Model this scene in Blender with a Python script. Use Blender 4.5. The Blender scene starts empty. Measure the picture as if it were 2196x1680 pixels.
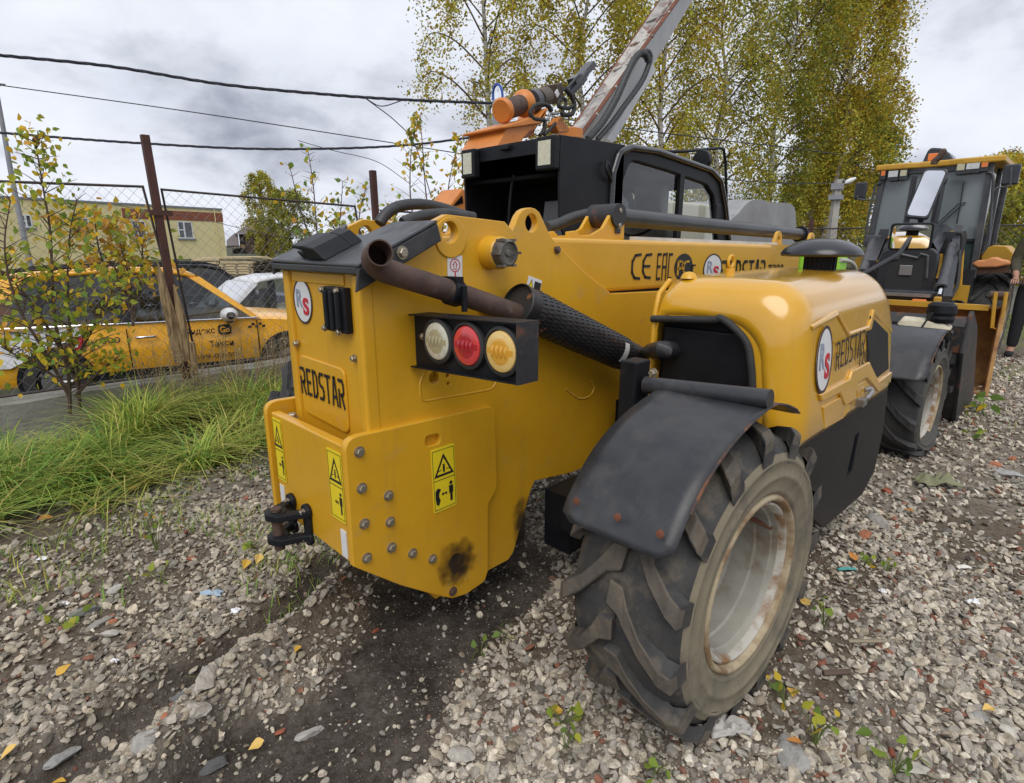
import bpy, bmesh, math, random
import numpy as np
from mathutils import Vector, Matrix, noise as mnoise
R = math.radians
random.seed(7); rng = np.random.default_rng(7)
sc = bpy.context.scene
col = sc.collection

# ------------------------------------------------------------------ camera, sky, sun, exposure
CAM_H, CAM_F, CAM_P, CAM_A = 1.35, 1215.0, R(14.5), R(44.8)
cam_d = bpy.data.cameras.new('camera'); cam = bpy.data.objects.new('camera', cam_d); col.objects.link(cam)
cam.location = (0, 0, CAM_H)
cam.rotation_euler = (math.pi/2 - CAM_P, 0, CAM_A - math.pi/2)
cam_d.sensor_width = 36; cam_d.lens = 36*CAM_F/2196; cam_d.clip_start = .05; cam_d.clip_end = 2000
sc.camera = cam
sc.render.engine = 'CYCLES'
sc.view_settings.view_transform = 'Standard'; sc.view_settings.look = 'None'
sc.view_settings.gamma = 1; sc.view_settings.use_curve_mapping = False
sc.view_settings.exposure = 0.30
sc.cycles.use_denoising = True
sc.cycles.max_bounces = 8; sc.cycles.transparent_max_bounces = 12

SUN_EL, SUN_AZ = R(54), R(232)      # azimuth measured from +Y clockwise (sky texture convention)
world = bpy.data.worlds.new('World'); sc.world = world; world.use_nodes = True
wn, wl = world.node_tree.nodes, world.node_tree.links
wn.clear()
wo = wn.new('ShaderNodeOutputWorld'); bg = wn.new('ShaderNodeBackground'); bg.inputs['Strength'].default_value = 0.11
sky = wn.new('ShaderNodeTexSky'); sky.sky_type = 'NISHITA'; sky.sun_disc = False
sky.sun_elevation = SUN_EL; sky.sun_rotation = SUN_AZ; sky.air_density = 1.0; sky.dust_density = 2.0; sky.ozone_density = 1.0
tc = wn.new('ShaderNodeTexCoord'); sep = wn.new('ShaderNodeSeparateXYZ'); wl.new(tc.outputs['Generated'], sep.inputs[0])
def wmath(op, a, b=None):
    n = wn.new('ShaderNodeMath'); n.operation = op
    for i, v in enumerate((a, b)):
        if v is None: continue
        if isinstance(v, (int, float)): n.inputs[i].default_value = v
        else: wl.new(v, n.inputs[i])
    return n.outputs[0]
zc = wmath('ADD', wmath('MAXIMUM', sep.outputs['Z'], 0.0), 0.42)
cb = wn.new('ShaderNodeCombineXYZ')
wl.new(wmath('DIVIDE', sep.outputs['X'], zc), cb.inputs[0]); wl.new(wmath('DIVIDE', sep.outputs['Y'], zc), cb.inputs[1])
def wnoise(scale, detail, rough, off):
    m = wn.new('ShaderNodeMapping'); m.inputs['Location'].default_value = off; wl.new(cb.outputs[0], m.inputs['Vector'])
    n = wn.new('ShaderNodeTexNoise'); n.inputs['Scale'].default_value = scale; n.inputs['Detail'].default_value = detail
    n.inputs['Roughness'].default_value = rough; n.inputs['Distortion'].default_value = .25; wl.new(m.outputs[0], n.inputs['Vector']); return n.outputs['Fac']
n1 = wnoise(1.7, 7, .48, (3.6, 2.3, 0)); n2 = wnoise(4.0, 8, .56, (9.0, 4.0, 2))
cl = wmath('ADD', wmath('MULTIPLY', n1, .62), wmath('MULTIPLY', n2, .38))
cr = wn.new('ShaderNodeValToRGB'); wl.new(cl, cr.inputs[0])
e = cr.color_ramp.elements
e[0].position = .42; e[0].color = (6.7, 6.95, 7.5, 1)
e[1].position = .67; e[1].color = (2.5, 2.75, 3.4, 1)
m_ = e.new(.50); m_.color = (6.1, 6.4, 7.1, 1)
cov = wn.new('ShaderNodeValToRGB'); wl.new(n2, cov.inputs[0])
cov.color_ramp.elements[0].position = .25; cov.color_ramp.elements[0].color = (.82,)*3+(1,)
cov.color_ramp.elements[1].position = .45; cov.color_ramp.elements[1].color = (1, 1, 1, 1)
mx = wn.new('ShaderNodeMix'); mx.data_type = 'RGBA'
wl.new(cov.outputs[0], mx.inputs['Factor']); wl.new(sky.outputs[0], mx.inputs['A']); wl.new(cr.outputs[0], mx.inputs['B'])
wl.new(mx.outputs['Result'], bg.inputs['Color']); wl.new(bg.outputs[0], wo.inputs[0])
sun_d = bpy.data.lights.new('sun', 'SUN'); sun_d.energy = 1.45; sun_d.angle = R(42); sun_d.color = (1, .95, .88)
sun = bpy.data.objects.new('sun', sun_d); col.objects.link(sun)
sdir = Vector((math.sin(SUN_AZ)*math.cos(SUN_EL), math.cos(SUN_AZ)*math.cos(SUN_EL), math.sin(SUN_EL)))
sun.rotation_euler = sdir.to_track_quat('Z', 'Y').to_euler(); sun.location = sdir*60

# ------------------------------------------------------------------ helpers
_fh = Vector((math.cos(CAM_A), math.sin(CAM_A), 0)); _rt = Vector((math.sin(CAM_A), -math.cos(CAM_A), 0))
_fw = _fh*math.cos(CAM_P) - Vector((0, 0, math.sin(CAM_P))); _up = _rt.cross(_fw)
def U(u, v=None, x=None, y=None, z=None, d=None):
    """survey: the point of a photograph ray that lies on a plane of the place"""
    if v is None: u, v = u
    r = _rt*((u-1098)/CAM_F) + _fw - _up*((v-840)/CAM_F)
    if x is not None: t = x/r.x
    elif y is not None: t = y/r.y
    elif z is not None: t = (z-CAM_H)/r.z
    else: t = d/(r.x*_fh.x+r.y*_fh.y)
    return Vector((0, 0, CAM_H)) + r*t
def ZM(x0, y0, s):
    return lambda a, b: ((x0+a/s)*2196/2944, (y0+b/s)*2196/2944)
Z2 = ZM(720, 500, 2.4); Z3 = ZM(720, 1100, 2.44); Z4 = ZM(1200, 500, 2.585); Z5 = ZM(1550, 1000, 1.4); Z6 = ZM(1800, 650, 2.4)
Z7 = ZM(2350, 380, 1.827); Z8 = ZM(1280, 0, 2.4); ZA = ZM(1280, 340, 2.4955); ZB = ZM(2000, 400, 2.326); ZC = ZM(2450, 780, 2.508)
ZD = ZM(0, 750, 2.5835); ZE = ZM(500, 550, 4.8); ZF = ZM(0, 350, 2.1); ZW = ZM(1600, 1150, 1.631)

def tag(o, label=None, cat=None, group=None, kind=None):
    if label: o['label'] = label
    if cat: o['category'] = cat
    if group: o['group'] = group
    if kind: o['kind'] = kind
    return o
def thing(name, label, cat, loc=(0, 0, 0), rz=0, group=None):
    o = bpy.data.objects.new(name, None); col.objects.link(o); o.empty_display_size = .2
    o.location = loc; o.rotation_euler = (0, 0, rz)
    return tag(o, label, cat, group)
def wmat(o):
    m = Matrix.Translation(o.location) @ o.rotation_euler.to_matrix().to_4x4()
    if o.parent: m = wmat(o.parent) @ o.matrix_parent_inverse @ m
    return m
def link(name, me, mat, parent=None, world_coords=True, smooth=None):
    if isinstance(me, bmesh.types.BMesh):
        bm = me; me = bpy.data.meshes.new(name)
        bmesh.ops.recalc_face_normals(bm, faces=bm.faces); bm.to_mesh(me); bm.free()
    me.name = name
    if mat is not None:
        if len(me.materials): me.materials.clear()
        for m in (mat if isinstance(mat, (list, tuple)) else [mat]): me.materials.append(m)
    o = bpy.data.objects.new(name, me); col.objects.link(o)
    if smooth is not None: shade(me, smooth)
    if parent is not None:
        o.parent = parent
        if world_coords: o.matrix_parent_inverse = wmat(parent).inverted()
    return o
def shade(me, ang):
    n = len(me.polygons)
    me.polygons.foreach_set('use_smooth', np.ones(n, bool))
    bm = bmesh.new(); bm.from_mesh(me); a = R(ang)
    for ed in bm.edges:
        if len(ed.link_faces) == 2: ed.smooth = ed.calc_face_angle(0) < a
        else: ed.smooth = True
    bm.to_mesh(me); bm.free()
def bev(o, w, seg=2, ang=35):
    m = o.modifiers.new('bevel', 'BEVEL'); m.width = w; m.segments = seg; m.limit_method = 'ANGLE'; m.angle_limit = R(ang); m.harden_normals = False
    return o
def bx(bm, x0, x1, y0, y1, z0, z1, M=None):
    vs = [Vector(p) for p in ((x0,y0,z0),(x1,y0,z0),(x1,y1,z0),(x0,y1,z0),(x0,y0,z1),(x1,y0,z1),(x1,y1,z1),(x0,y1,z1))]
    if M is not None: vs = [M @ v for v in vs]
    v = [bm.verts.new(p) for p in vs]
    for f in ((0,3,2,1),(4,5,6,7),(0,1,5,4),(1,2,6,5),(2,3,7,6),(3,0,4,7)): bm.faces.new([v[i] for i in f])
    return v
def frame_of(d):
    d = Vector(d).normalized(); a = Vector((0, 0, 1)) if abs(d.z) < .9 else Vector((1, 0, 0))
    e1 = d.cross(a).normalized(); e2 = d.cross(e1).normalized(); return e1, e2, d
def tube(bm, pts, r, n=8, cap=True, closed=False):
    pts = [Vector(p) for p in pts]; N = len(pts)
    rs = r if isinstance(r, (list, tuple)) else [r]*N
    e1 = None; rings = []
    for i, p in enumerate(pts):
        a = pts[i-1] if (i > 0 or closed) else p; b = pts[(i+1) % N] if (i < N-1 or closed) else p
        d = (b-a)
        if d.length < 1e-9: d = Vector((0, 0, 1))
        d.normalize()
        if e1 is None: e1 = frame_of(d)[0]
        else:
            e1 = e1 - d*e1.dot(d)
            if e1.length < 1e-6: e1 = frame_of(d)[0]
            e1.normalize()
        e2 = d.cross(e1)
        rings.append([bm.verts.new(p + (e1*math.cos(t)+e2*math.sin(t))*rs[i]) for t in (2*math.pi*k/n for k in range(n))])
    for i in range(N if closed else N-1):
        A, B_ = rings[i], rings[(i+1) % N]
        for k in range(n): bm.faces.new((A[k], A[(k+1) % n], B_[(k+1) % n], B_[k]))
    if cap and not closed:
        bm.faces.new(list(reversed(rings[0]))); bm.faces.new(rings[-1])
    return rings
def cyl(bm, a, b, r, n=16, r2=None, cap=True): return tube(bm, [a, b], [r, r if r2 is None else r2], n, cap)
def spline(pts, k=8):
    pts = [Vector(p) for p in pts]; out = []
    P_ = [pts[0]*2-pts[1]] + pts + [pts[-1]*2-pts[-2]]
    for i in range(1, len(P_)-2):
        p0, p1, p2, p3 = P_[i-1:i+3]
        for j in range(k):
            t = j/k
            out.append(.5*((2*p1)+(p2-p0)*t+(2*p0-5*p1+4*p2-p3)*t*t+(3*p1-p0-3*p2+p3)*t**3))
    out.append(pts[-1]); return out
def lathe(bm, prof, o, d, n=32, e1=None, close=False, a0=0, a1=2*math.pi):
    """prof: (radius, along) pairs"""
    o = Vector(o); E1, E2, D = frame_of(d); full = abs(a1-a0-2*math.pi) < 1e-6
    K = n if full else n+1; rings = []
    for (r, h) in prof:
        if r < 1e-6: rings.append([bm.verts.new(o+D*h)]); continue
        rings.append([bm.verts.new(o+D*h+(E1*math.cos(t)+E2*math.sin(t))*r) for t in (a0+(a1-a0)*k/n for k in range(K))])
    m = len(rings)
    for i in range(m if close else m-1):
        A, B_ = rings[i], rings[(i+1) % m]
        for k in range(n):
            k2 = (k+1) % K
            if len(A) == 1 and len(B_) == 1: continue
            if len(A) == 1: bm.faces.new((A[0], B_[k2], B_[k]))
            elif len(B_) == 1: bm.faces.new((A[k], A[k2], B_[0]))
            else: bm.faces.new((A[k], A[k2], B_[k2], B_[k]))
def prism(bm, poly, off):
    """poly: 3-D points in a plane, extruded by vector off"""
    off = Vector(off); a = [bm.verts.new(Vector(p)) for p in poly]; b = [bm.verts.new(Vector(p)+off) for p in poly]; n = len(a)
    bm.faces.new(a); bm.faces.new(list(reversed(b)))
    for i in range(n): bm.faces.new((a[i], b[i], b[(i+1) % n], a[(i+1) % n]))
def rnd(poly, r, k=4):
    """round the corners of a 2-D polygon; r one radius or one per corner"""
    out = []; n = len(poly)
    for i in range(n):
        p = Vector(poly[i]); a = Vector(poly[i-1]); b = Vector(poly[(i+1) % n]); q = r[i] if isinstance(r, (list, tuple)) else r
        if q <= 0: out.append(p); continue
        da = (a-p); db = (b-p); ang = da.angle(db, 0)
        if ang > 3.0 or ang < .05: out.append(p); continue
        t = min(q/math.tan(ang/2), da.length*.49, db.length*.49); s = p+da.normalized()*t; e_ = p+db.normalized()*t
        for j in range(k+1):
            u = j/k; out.append((1-u)**2*s+2*u*(1-u)*p+u*u*e_)
    return out
def circ2(c, r, n=20, ry=None): return [Vector((c[0]+r*math.cos(2*math.pi*i/n), c[1]+(ry or r)*math.sin(2*math.pi*i/n))) for i in range(n)]
def plate_me(name, outer, holes, t, M, bevel=0.0):
    """flat plate with holes from 2-D outlines; t thick, its face at local z=0 growing to -z"""
    cu = bpy.data.curves.new(name, 'CURVE'); cu.dimensions = '2D'; cu.fill_mode = 'BOTH'
    cu.extrude = max(t/2-bevel, 0); cu.bevel_depth = bevel; cu.bevel_resolution = 1; cu.offset = -bevel
    for pl in [outer]+list(holes):
        s = cu.splines.new('POLY'); s.points.add(len(pl)-1); s.use_cyclic_u = True
        for i, p in enumerate(pl): s.points[i].co = (p[0], p[1], 0, 1)
    o = bpy.data.objects.new(name, cu); me = bpy.data.meshes.new_from_object(o)
    bpy.data.objects.remove(o); bpy.data.curves.remove(cu)
    me.transform(M @ Matrix.Translation((0, 0, -t/2)))
    if (M.to_3x3()).determinant() < 0: me.flip_normals()
    return me
def basis(o, ex, ey, ez=None):
    ex = Vector(ex); ey = Vector(ey); ez = Vector(ez) if ez else ex.cross(ey)
    m = Matrix.Identity(4)
    for i in range(3): m[i][0], m[i][1], m[i][2], m[i][3] = ex[i], ey[i], ez[i], o[i]
    return m
def ysurf(y): return basis((0, y, 0), (1, 0, 0), (0, 0, 1))            # faces -Y; 2-D = (x, z)
def xsurf(x): return basis((x, 0, 0), (0, -1, 0), (0, 0, 1))           # faces -X; 2-D = (-y, z)
def yp(pts, y): return [Vector((q.x, q.z)) for q in (U(p, y=y) for p in pts)]
def xp(pts, x): return [Vector((-q.y, q.z)) for q in (U(p, x=x) for p in pts)]
def text_me(body, size, t=.001, font=None, bold=0.0):
    cu = bpy.data.curves.new('lettering', 'FONT'); cu.body = body; cu.size = size; cu.extrude = t/2; cu.align_x = 'CENTER'; cu.align_y = 'CENTER'; cu.offset = bold
    o = bpy.data.objects.new('lettering', cu); me = bpy.data.meshes.new_from_object(o)
    bpy.data.objects.remove(o); bpy.data.curves.remove(cu); return me
def fit_text(body, M, w, h, bold=0.0, t=.0015, shear=0):
    me = text_me(body, 1.0, t, bold=bold)
    co = np.empty(len(me.vertices)*3); me.vertices.foreach_get('co', co); co = co.reshape(-1, 3)
    lo, hi = co.min(0), co.max(0); c = (lo+hi)/2
    co[:, 0] = (co[:, 0]-c[0])*w/max(hi[0]-lo[0], 1e-6); co[:, 1] = (co[:, 1]-c[1])*h/max(hi[1]-lo[1], 1e-6)
    co[:, 0] += co[:, 1]*shear
    me.vertices.foreach_set('co', co.ravel()); me.transform(M); return me
def join_me(name, mes):
    bm = bmesh.new()
    for m in mes: bm.from_mesh(m); bpy.data.meshes.remove(m)
    me = bpy.data.meshes.new(name); bm.to_mesh(me); bm.free(); return me
# a condensed stencil-like stroke alphabet for the maker's lettering (unit box per letter, width .62)
STROKES = {
 'R': [[(0, 0), (0, .62)], [(-.03, .95), (.38, .95), (.5, .82), (.5, .55), (.38, .45), (.2, .45)], [(.26, .42), (.52, 0)]],
 'E': [[(.5, .95), (.05, .95), (.05, .05), (.5, .05)], [(.05, .5), (.44, .5)]],
 'D': [[(.05, .0), (.05, 1.)], [(.05, .95), (.34, .95), (.5, .78), (.5, .22), (.34, .05), (.05, .05)]],
 'S': [[(.5, .95), (.16, .95), (.04, .82), (.04, .64), (.14, .53), (.4, .47), (.5, .36), (.5, .17), (.38, .05), (.02, .05)]],
 'T': [[(-.04, .95), (.56, .95)], [(.26, .95), (.26, 0)]],
 'A': [[(.0, 0), (.22, .98), (.32, .98), (.54, 0)], [(.14, .3), (.42, .3)]],
 'C': [[(.52, .95), (.2, .92), (.03, .7), (.03, .3), (.2, .08), (.52, .05)]],
 'e': [[(.52, .95), (.2, .92), (.03, .7), (.03, .3), (.2, .08), (.52, .05)], [(.03, .5), (.44, .5)]],
 'H': [[(.0, 0), (.0, .9), (.05, .95), (.5, .95)], [(.5, 1.), (.5, 0)], [(.0, .48), (.5, .48)]],
 'K': [[(.5, .95), (.05, .95), (.05, .05), (.5, .05)]],
 '2': [[(.04, .95), (.38, .95), (.5, .82), (.5, .6), (.05, .05), (.52, .05)]],
 '0': [[(.05, .2), (.05, .8), (.18, .95), (.36, .95), (.49, .8), (.49, .2), (.36, .05), (.18, .05), (.05, .2)]],
 'P': [[(.05, 0), (.05, .95), (.36, .95), (.5, .8), (.5, .58), (.36, .45), (.05, .45)]],
}
def stroke_me(text, M, w, h, wt=.11, gap=.24, t=.0015):
    bm = bmesh.new(); x = 0
    adv = .54+gap; total = adv*len(text)-gap
    for ch in text:
        if ch == ' ': x += adv*.6; continue
        for st in STROKES[ch]:
            pts = [Vector((x+a, b, 0)) for a, b in st]
            for a, b in zip(pts, pts[1:]):
                d = (b-a).normalized(); n = Vector((-d.y, d.x, 0))*wt/2; ext = d*wt*.28
                q = [a-n-ext, b-n+ext, b+n+ext, a+n-ext]
                q = [Vector((p.x/total*w-w/2, (p.y-.5)*h, 0)) for p in q]
                prism(bm, q, (0, 0, t))
        x += adv
    bmesh.ops.recalc_face_normals(bm, faces=bm.faces)
    me = bpy.data.meshes.new('lettering'); bm.to_mesh(me); bm.free(); me.transform(M)
    return me
def surf_at(c, ex, ey, lift=.002):
    """local frame on a surface: ex reads right, ey up"""
    ex = Vector(ex).normalized(); ez = ex.cross(Vector(ey)).normalized(); ey = ez.cross(ex)
    return basis(Vector(c)+ez*lift, ex, ey, ez)

# ------------------------------------------------------------------ materials
def mat(name, c, c2=None, f=(.35, .65), sc_=6, rough=.5, r2=None, metal=0, bump=0, bscale=40, coat=0, dirt=None, alpha=None, trans=0, ior=1.45, detail=6, emis=None, spec=.5, stretch=None, attr=None, streak=None):
    m = bpy.data.materials.new(name); m.use_nodes = True; nt = m.node_tree; N = nt.nodes; L = nt.links; p = N['Principled BSDF']
    p.inputs['Base Color'].default_value = (*c, 1); p.inputs['Roughness'].default_value = rough; p.inputs['Metallic'].default_value = metal
    p.inputs['Coat Weight'].default_value = coat; p.inputs['Coat Roughness'].default_value = .12; p.inputs['Specular IOR Level'].default_value = spec
    if trans: p.inputs['Transmission Weight'].default_value = trans; p.inputs['IOR'].default_value = ior
    if alpha is not None: p.inputs['Alpha'].default_value = alpha
    tcn = N.new('ShaderNodeTexCoord'); vec = tcn.outputs['Object']
    if stretch:
        mp = N.new('ShaderNodeMapping'); mp.inputs['Scale'].default_value = stretch; L.new(vec, mp.inputs[0]); vec2 = mp.outputs[0]
    else: vec2 = vec
    def nz(scale, lo, hi, v=vec, det=detail):
        n = N.new('ShaderNodeTexNoise'); n.inputs['Scale'].default_value = scale; n.inputs['Detail'].default_value = det; n.inputs['Roughness'].default_value = .62; L.new(v, n.inputs['Vector'])
        r = N.new('ShaderNodeMapRange'); r.inputs['From Min'].default_value = lo; r.inputs['From Max'].default_value = hi; L.new(n.outputs['Fac'], r.inputs['Value']); return r.outputs[0]
    colr = None
    def mixc(fac, a, b):
        x = N.new('ShaderNodeMix'); x.data_type = 'RGBA'; L.new(fac, x.inputs['Factor'])
        if isinstance(a, tuple): x.inputs['A'].default_value = (*a, 1)
        else: L.new(a, x.inputs['A'])
        if isinstance(b, tuple): x.inputs['B'].default_value = (*b, 1)
        else: L.new(b, x.inputs['B'])
        return x.outputs['Result']
    colr = c
    if attr:
        at = N.new('ShaderNodeAttribute'); at.attribute_name = attr; colr = at.outputs['Color']
        if c2 is not None:
            x = N.new('ShaderNodeMix'); x.data_type = 'RGBA'; x.blend_type = 'MULTIPLY'; x.inputs['Factor'].default_value = 1
            L.new(colr, x.inputs['A']); L.new(mixc(nz(sc_, *f, v=vec2), (1., 1., 1.), c2), x.inputs['B']); colr = x.outputs['Result']
    elif c2 is not None: colr = mixc(nz(sc_, *f, v=vec2), c, c2)
    if streak:
        mp2 = N.new('ShaderNodeMapping'); mp2.inputs['Scale'].default_value = streak[3]; L.new(vec, mp2.inputs[0])
        colr = mixc(nz(1.0, streak[1], streak[2], v=mp2.outputs[0], det=7), colr, streak[0])
    if dirt:
        dc, ds, dlo, dhi = dirt[:4]
        df = nz(ds, dlo, dhi, det=10)
        colr = mixc(df, colr, dc)
        rr = N.new('ShaderNodeMapRange'); rr.inputs['To Min'].default_value = rough; rr.inputs['To Max'].default_value = .85; L.new(df, rr.inputs['Value']); L.new(rr.outputs[0], p.inputs['Roughness'])
    elif r2 is not None:
        rr = N.new('ShaderNodeMapRange'); rr.inputs['To Min'].default_value = rough; rr.inputs['To Max'].default_value = r2; L.new(nz(sc_*1.7, .35, .65), rr.inputs['Value']); L.new(rr.outputs[0], p.inputs['Roughness'])
    if not isinstance(colr, tuple): L.new(colr, p.inputs['Base Color'])
    if bump:
        n = N.new('ShaderNodeTexNoise'); n.inputs['Scale'].default_value = bscale; n.inputs['Detail'].default_value = 8; L.new(vec2, n.inputs['Vector'])
        b = N.new('ShaderNodeBump'); b.inputs['Strength'].default_value = bump; b.inputs['Distance'].default_value = .01; L.new(n.outputs['Fac'], b.inputs['Height']); L.new(b.outputs[0], p.inputs['Normal'])
    if emis: p.inputs['Emission Color'].default_value = (*emis[0], 1); p.inputs['Emission Strength'].default_value = emis[1]
    return m
M_ = {}
M_['yellow'] = mat('yellow_paint', (.67, .358, .016), (.615, .322, .016), sc_=4, rough=.36, coat=.2, streak=((.42, .24, .05), .60, 1.05, (16, 16, 1.1)), dirt=((.40, .28, .12), 9, .60, .96), bump=.05, bscale=70)
M_['yellow_gloss'] = mat('yellow_gloss_paint', (.68, .36, .014), (.64, .335, .014), sc_=3, rough=.2, coat=.9, streak=((.46, .28, .07), .60, 1.0, (14, 14, 1.3)), dirt=((.46, .33, .14), 9, .60, 1.0))
M_['black'] = mat('black_paint', (.008, .009, .012), (.013, .014, .017), sc_=8, rough=.45, spec=.22, dirt=((.040, .037, .034), 6, .60, .95), bump=.04, bscale=120)
M_['black_dust'] = mat('black_paint_dusty', (.022, .023, .027), (.036, .037, .041), sc_=14, rough=.38, dirt=((.075, .072, .07), 9, .5, .85), bump=.05, bscale=100)
M_['black_scuff'] = mat('black_paint_rusty', (.020, .020, .023), (.03, .03, .033), sc_=9, rough=.5, dirt=((.13, .055, .03), 9, .55, .66), bump=.12, bscale=60)
M_['rubber'] = mat('black_rubber', (.022, .022, .023), (.035, .034, .033), sc_=20, rough=.7, bump=.1, bscale=80)
M_['tread'] = mat('tread_rubber', (.030, .030, .031), (.055, .053, .05), sc_=12, rough=.72, dirt=((.19, .155, .11), 7, .50, .72), bump=.25, bscale=55)
M_['sidewall'] = mat('dusty_sidewall', (.235, .20, .135), (.18, .155, .108), sc_=6, rough=.85, dirt=((.085, .078, .066), 9, .47, .72), bump=.12, bscale=45)
M_['tread_dark'] = mat('dark_tread_rubber', (.024, .024, .025), (.04, .039, .038), sc_=12, rough=.7, bump=.2, bscale=55)
M_['rim'] = mat('grey_rim_paint', (.36, .345, .30), (.25, .24, .21), sc_=5, rough=.45, dirt=((.15, .10, .055), 6, .54, .74), bump=.06, bscale=60)
M_['rim_rust'] = mat('rusty_rim_flange', (.42, .35, .23), (.21, .13, .065), f=(.42, .64), sc_=11, rough=.7, bump=.2, bscale=70)
M_['rust'] = mat('rust', (.16, .055, .025), (.10, .035, .02), sc_=20, rough=.85, bump=.25, bscale=80)
M_['exhaust'] = mat('rusted_pipe', (.062, .038, .031), (.11, .065, .048), sc_=14, rough=.7, dirt=((.15, .11, .085), 25, .6, .8), bump=.12, bscale=90)
M_['muffler'] = mat('black_muffler', (.018, .018, .02), (.03, .03, .032), sc_=12, rough=.45, dirt=((.24, .10, .045), 17, .63, .68), bump=.1, bscale=70)
M_['bolt'] = mat('zinc_bolt', (.42, .37, .28), (.30, .27, .22), sc_=60, rough=.42, metal=.75)
M_['steel'] = mat('worn_steel', (.36, .36, .36), (.28, .27, .26), sc_=20, rough=.38, metal=.8)
M_['chrome'] = mat('chrome', (.85, .85, .86), rough=.08, metal=1)
M_['mirror'] = mat('mirror_glass', (.9, .9, .92), rough=.01, metal=1)
M_['white'] = mat('white_sticker', (.72, .73, .75), (.66, .66, .66), sc_=20, rough=.4)
M_['whitepaint'] = mat('white_paint', (.66, .67, .69), (.60, .61, .62), sc_=4, rough=.3, coat=.4, dirt=((.4, .38, .34), 5, .6, .95))
M_['ink'] = mat('black_print', (.012, .012, .013), rough=.55)
M_['red'] = mat('red_print', (.52, .018, .035), rough=.45)
M_['greyblue'] = mat('grey_blue_print', (.27, .31, .41), rough=.45)
M_['stkyellow'] = mat('yellow_sticker', (.80, .62, .02), rough=.4, dirt=((.5, .36, .1), 14, .62, .9))
M_['dark'] = mat('dark_void', (.006, .006, .007), rough=.9, spec=.1)
M_['glass'] = mat('window_glass', (.72, .78, .78), rough=.02, trans=1, ior=1.1)
M_['orange'] = mat('orange_paint', (.62, .19, .03), (.52, .15, .025), sc_=5, rough=.45, dirt=((.22, .08, .03), 9, .60, .75))
M_['orange_lens'] = mat('orange_lens', (.75, .19, .02), rough=.2, coat=.5)
M_['hose'] = mat('ribbed_hose', (.03, .032, .035), (.05, .05, .052), sc_=30, rough=.5)
def glass(name, tint, rough=.03, alpha=.35):
    m = bpy.data.materials.new(name); m.use_nodes = True; nt = m.node_tree; N = nt.nodes; L = nt.links
    N.clear(); out = N.new('ShaderNodeOutputMaterial'); mx = N.new('ShaderNodeMixShader'); tr = N.new('ShaderNodeBsdfTransparent'); gl = N.new('ShaderNodeBsdfGlossy'); fr = N.new('ShaderNodeFresnel')
    fr.inputs['IOR'].default_value = 1.75; tr.inputs['Color'].default_value = (*tint, 1); gl.inputs['Roughness'].default_value = rough
    L.new(fr.outputs[0], mx.inputs['Fac']); L.new(tr.outputs[0], mx.inputs[1]); L.new(gl.outputs[0], mx.inputs[2]); L.new(mx.outputs[0], out.inputs[0]); return m
M_['glass'] = glass('window_glass', (.80, .84, .83)); M_['glass_dark'] = glass('tinted_glass', (.30, .34, .35))
# ------------------------------------------------------------------ ground
_perm = rng.random((64, 64)).astype(np.float64)
def vnoise(x, y, s=1.0, o=0):
    x = np.asarray(x, float)/s+o*17.31; y = np.asarray(y, float)/s+o*9.77
    xi = np.floor(x).astype(int); yi = np.floor(y).astype(int); fx = x-xi; fy = y-yi
    fx = fx*fx*(3-2*fx); fy = fy*fy*(3-2*fy); g = lambda a, b: _perm[a % 64, b % 64]
    return (g(xi, yi)*(1-fx)+g(xi+1, yi)*fx)*(1-fy)+(g(xi, yi+1)*(1-fx)+g(xi+1, yi+1)*fx)*fy
def fbm(x, y, s, o=0, n=4):
    t = 0; a = .5
    for k in range(n): t = t+a*vnoise(x, y, s/2**k, o+k*3); a *= .5
    return t/.94
def sst(a, b, x): t = np.clip((np.asarray(x, float)-a)/(b-a), 0, 1); return t*t*(3-2*t)
def seg_dist(x, y, pts):
    d = np.full(np.shape(x), 1e9)
    for (ax, ay), (bx_, by_) in zip(pts, pts[1:]):
        vx, vy = bx_-ax, by_-ay; t = np.clip(((x-ax)*vx+(y-ay)*vy)/(vx*vx+vy*vy), 0, 1)
        d = np.minimum(d, np.hypot(x-ax-t*vx, y-ay-t*vy))
    return d
RIDGE = [(1.12, 2.02), (.834, 1.86), (.706, 1.80), (.55, 1.74), (.343, 1.65), (.2, 1.53), (-.1, 1.36)]
TRENCH = [(1.02, 2.12), (.921, 2.03), (.705, 1.92), (.528, 1.875), (.381, 1.86), (.209, 1.82), (.036, 1.77), (-.3, 1.68)]
PIT = [(1.03, 1.95), (1.0, 1.6), (.85, 1.35), (.62, 1.28), (.42, 1.42), (.3, 1.35)]
def pit_mask(x, y):
    # dark earth dug out behind the machine
    d = seg_dist(x, y, [(1.55, 1.62), (1.15, 1.55), (.92, 1.42), (.68, 1.27), (.42, 1.34), (.2, 1.24)])
    w = .14+.12*fbm(x, y, .25, 5)+.06*sst(.6, 1.3, x)
    return 1-sst(w-.05, w+.07, d)
def trench_mask(x, y):
    d = seg_dist(x, y, TRENCH); w = .06+.06*fbm(x, y, .2, 8)
    return 1-sst(w-.03, w+.05, d)
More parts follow.
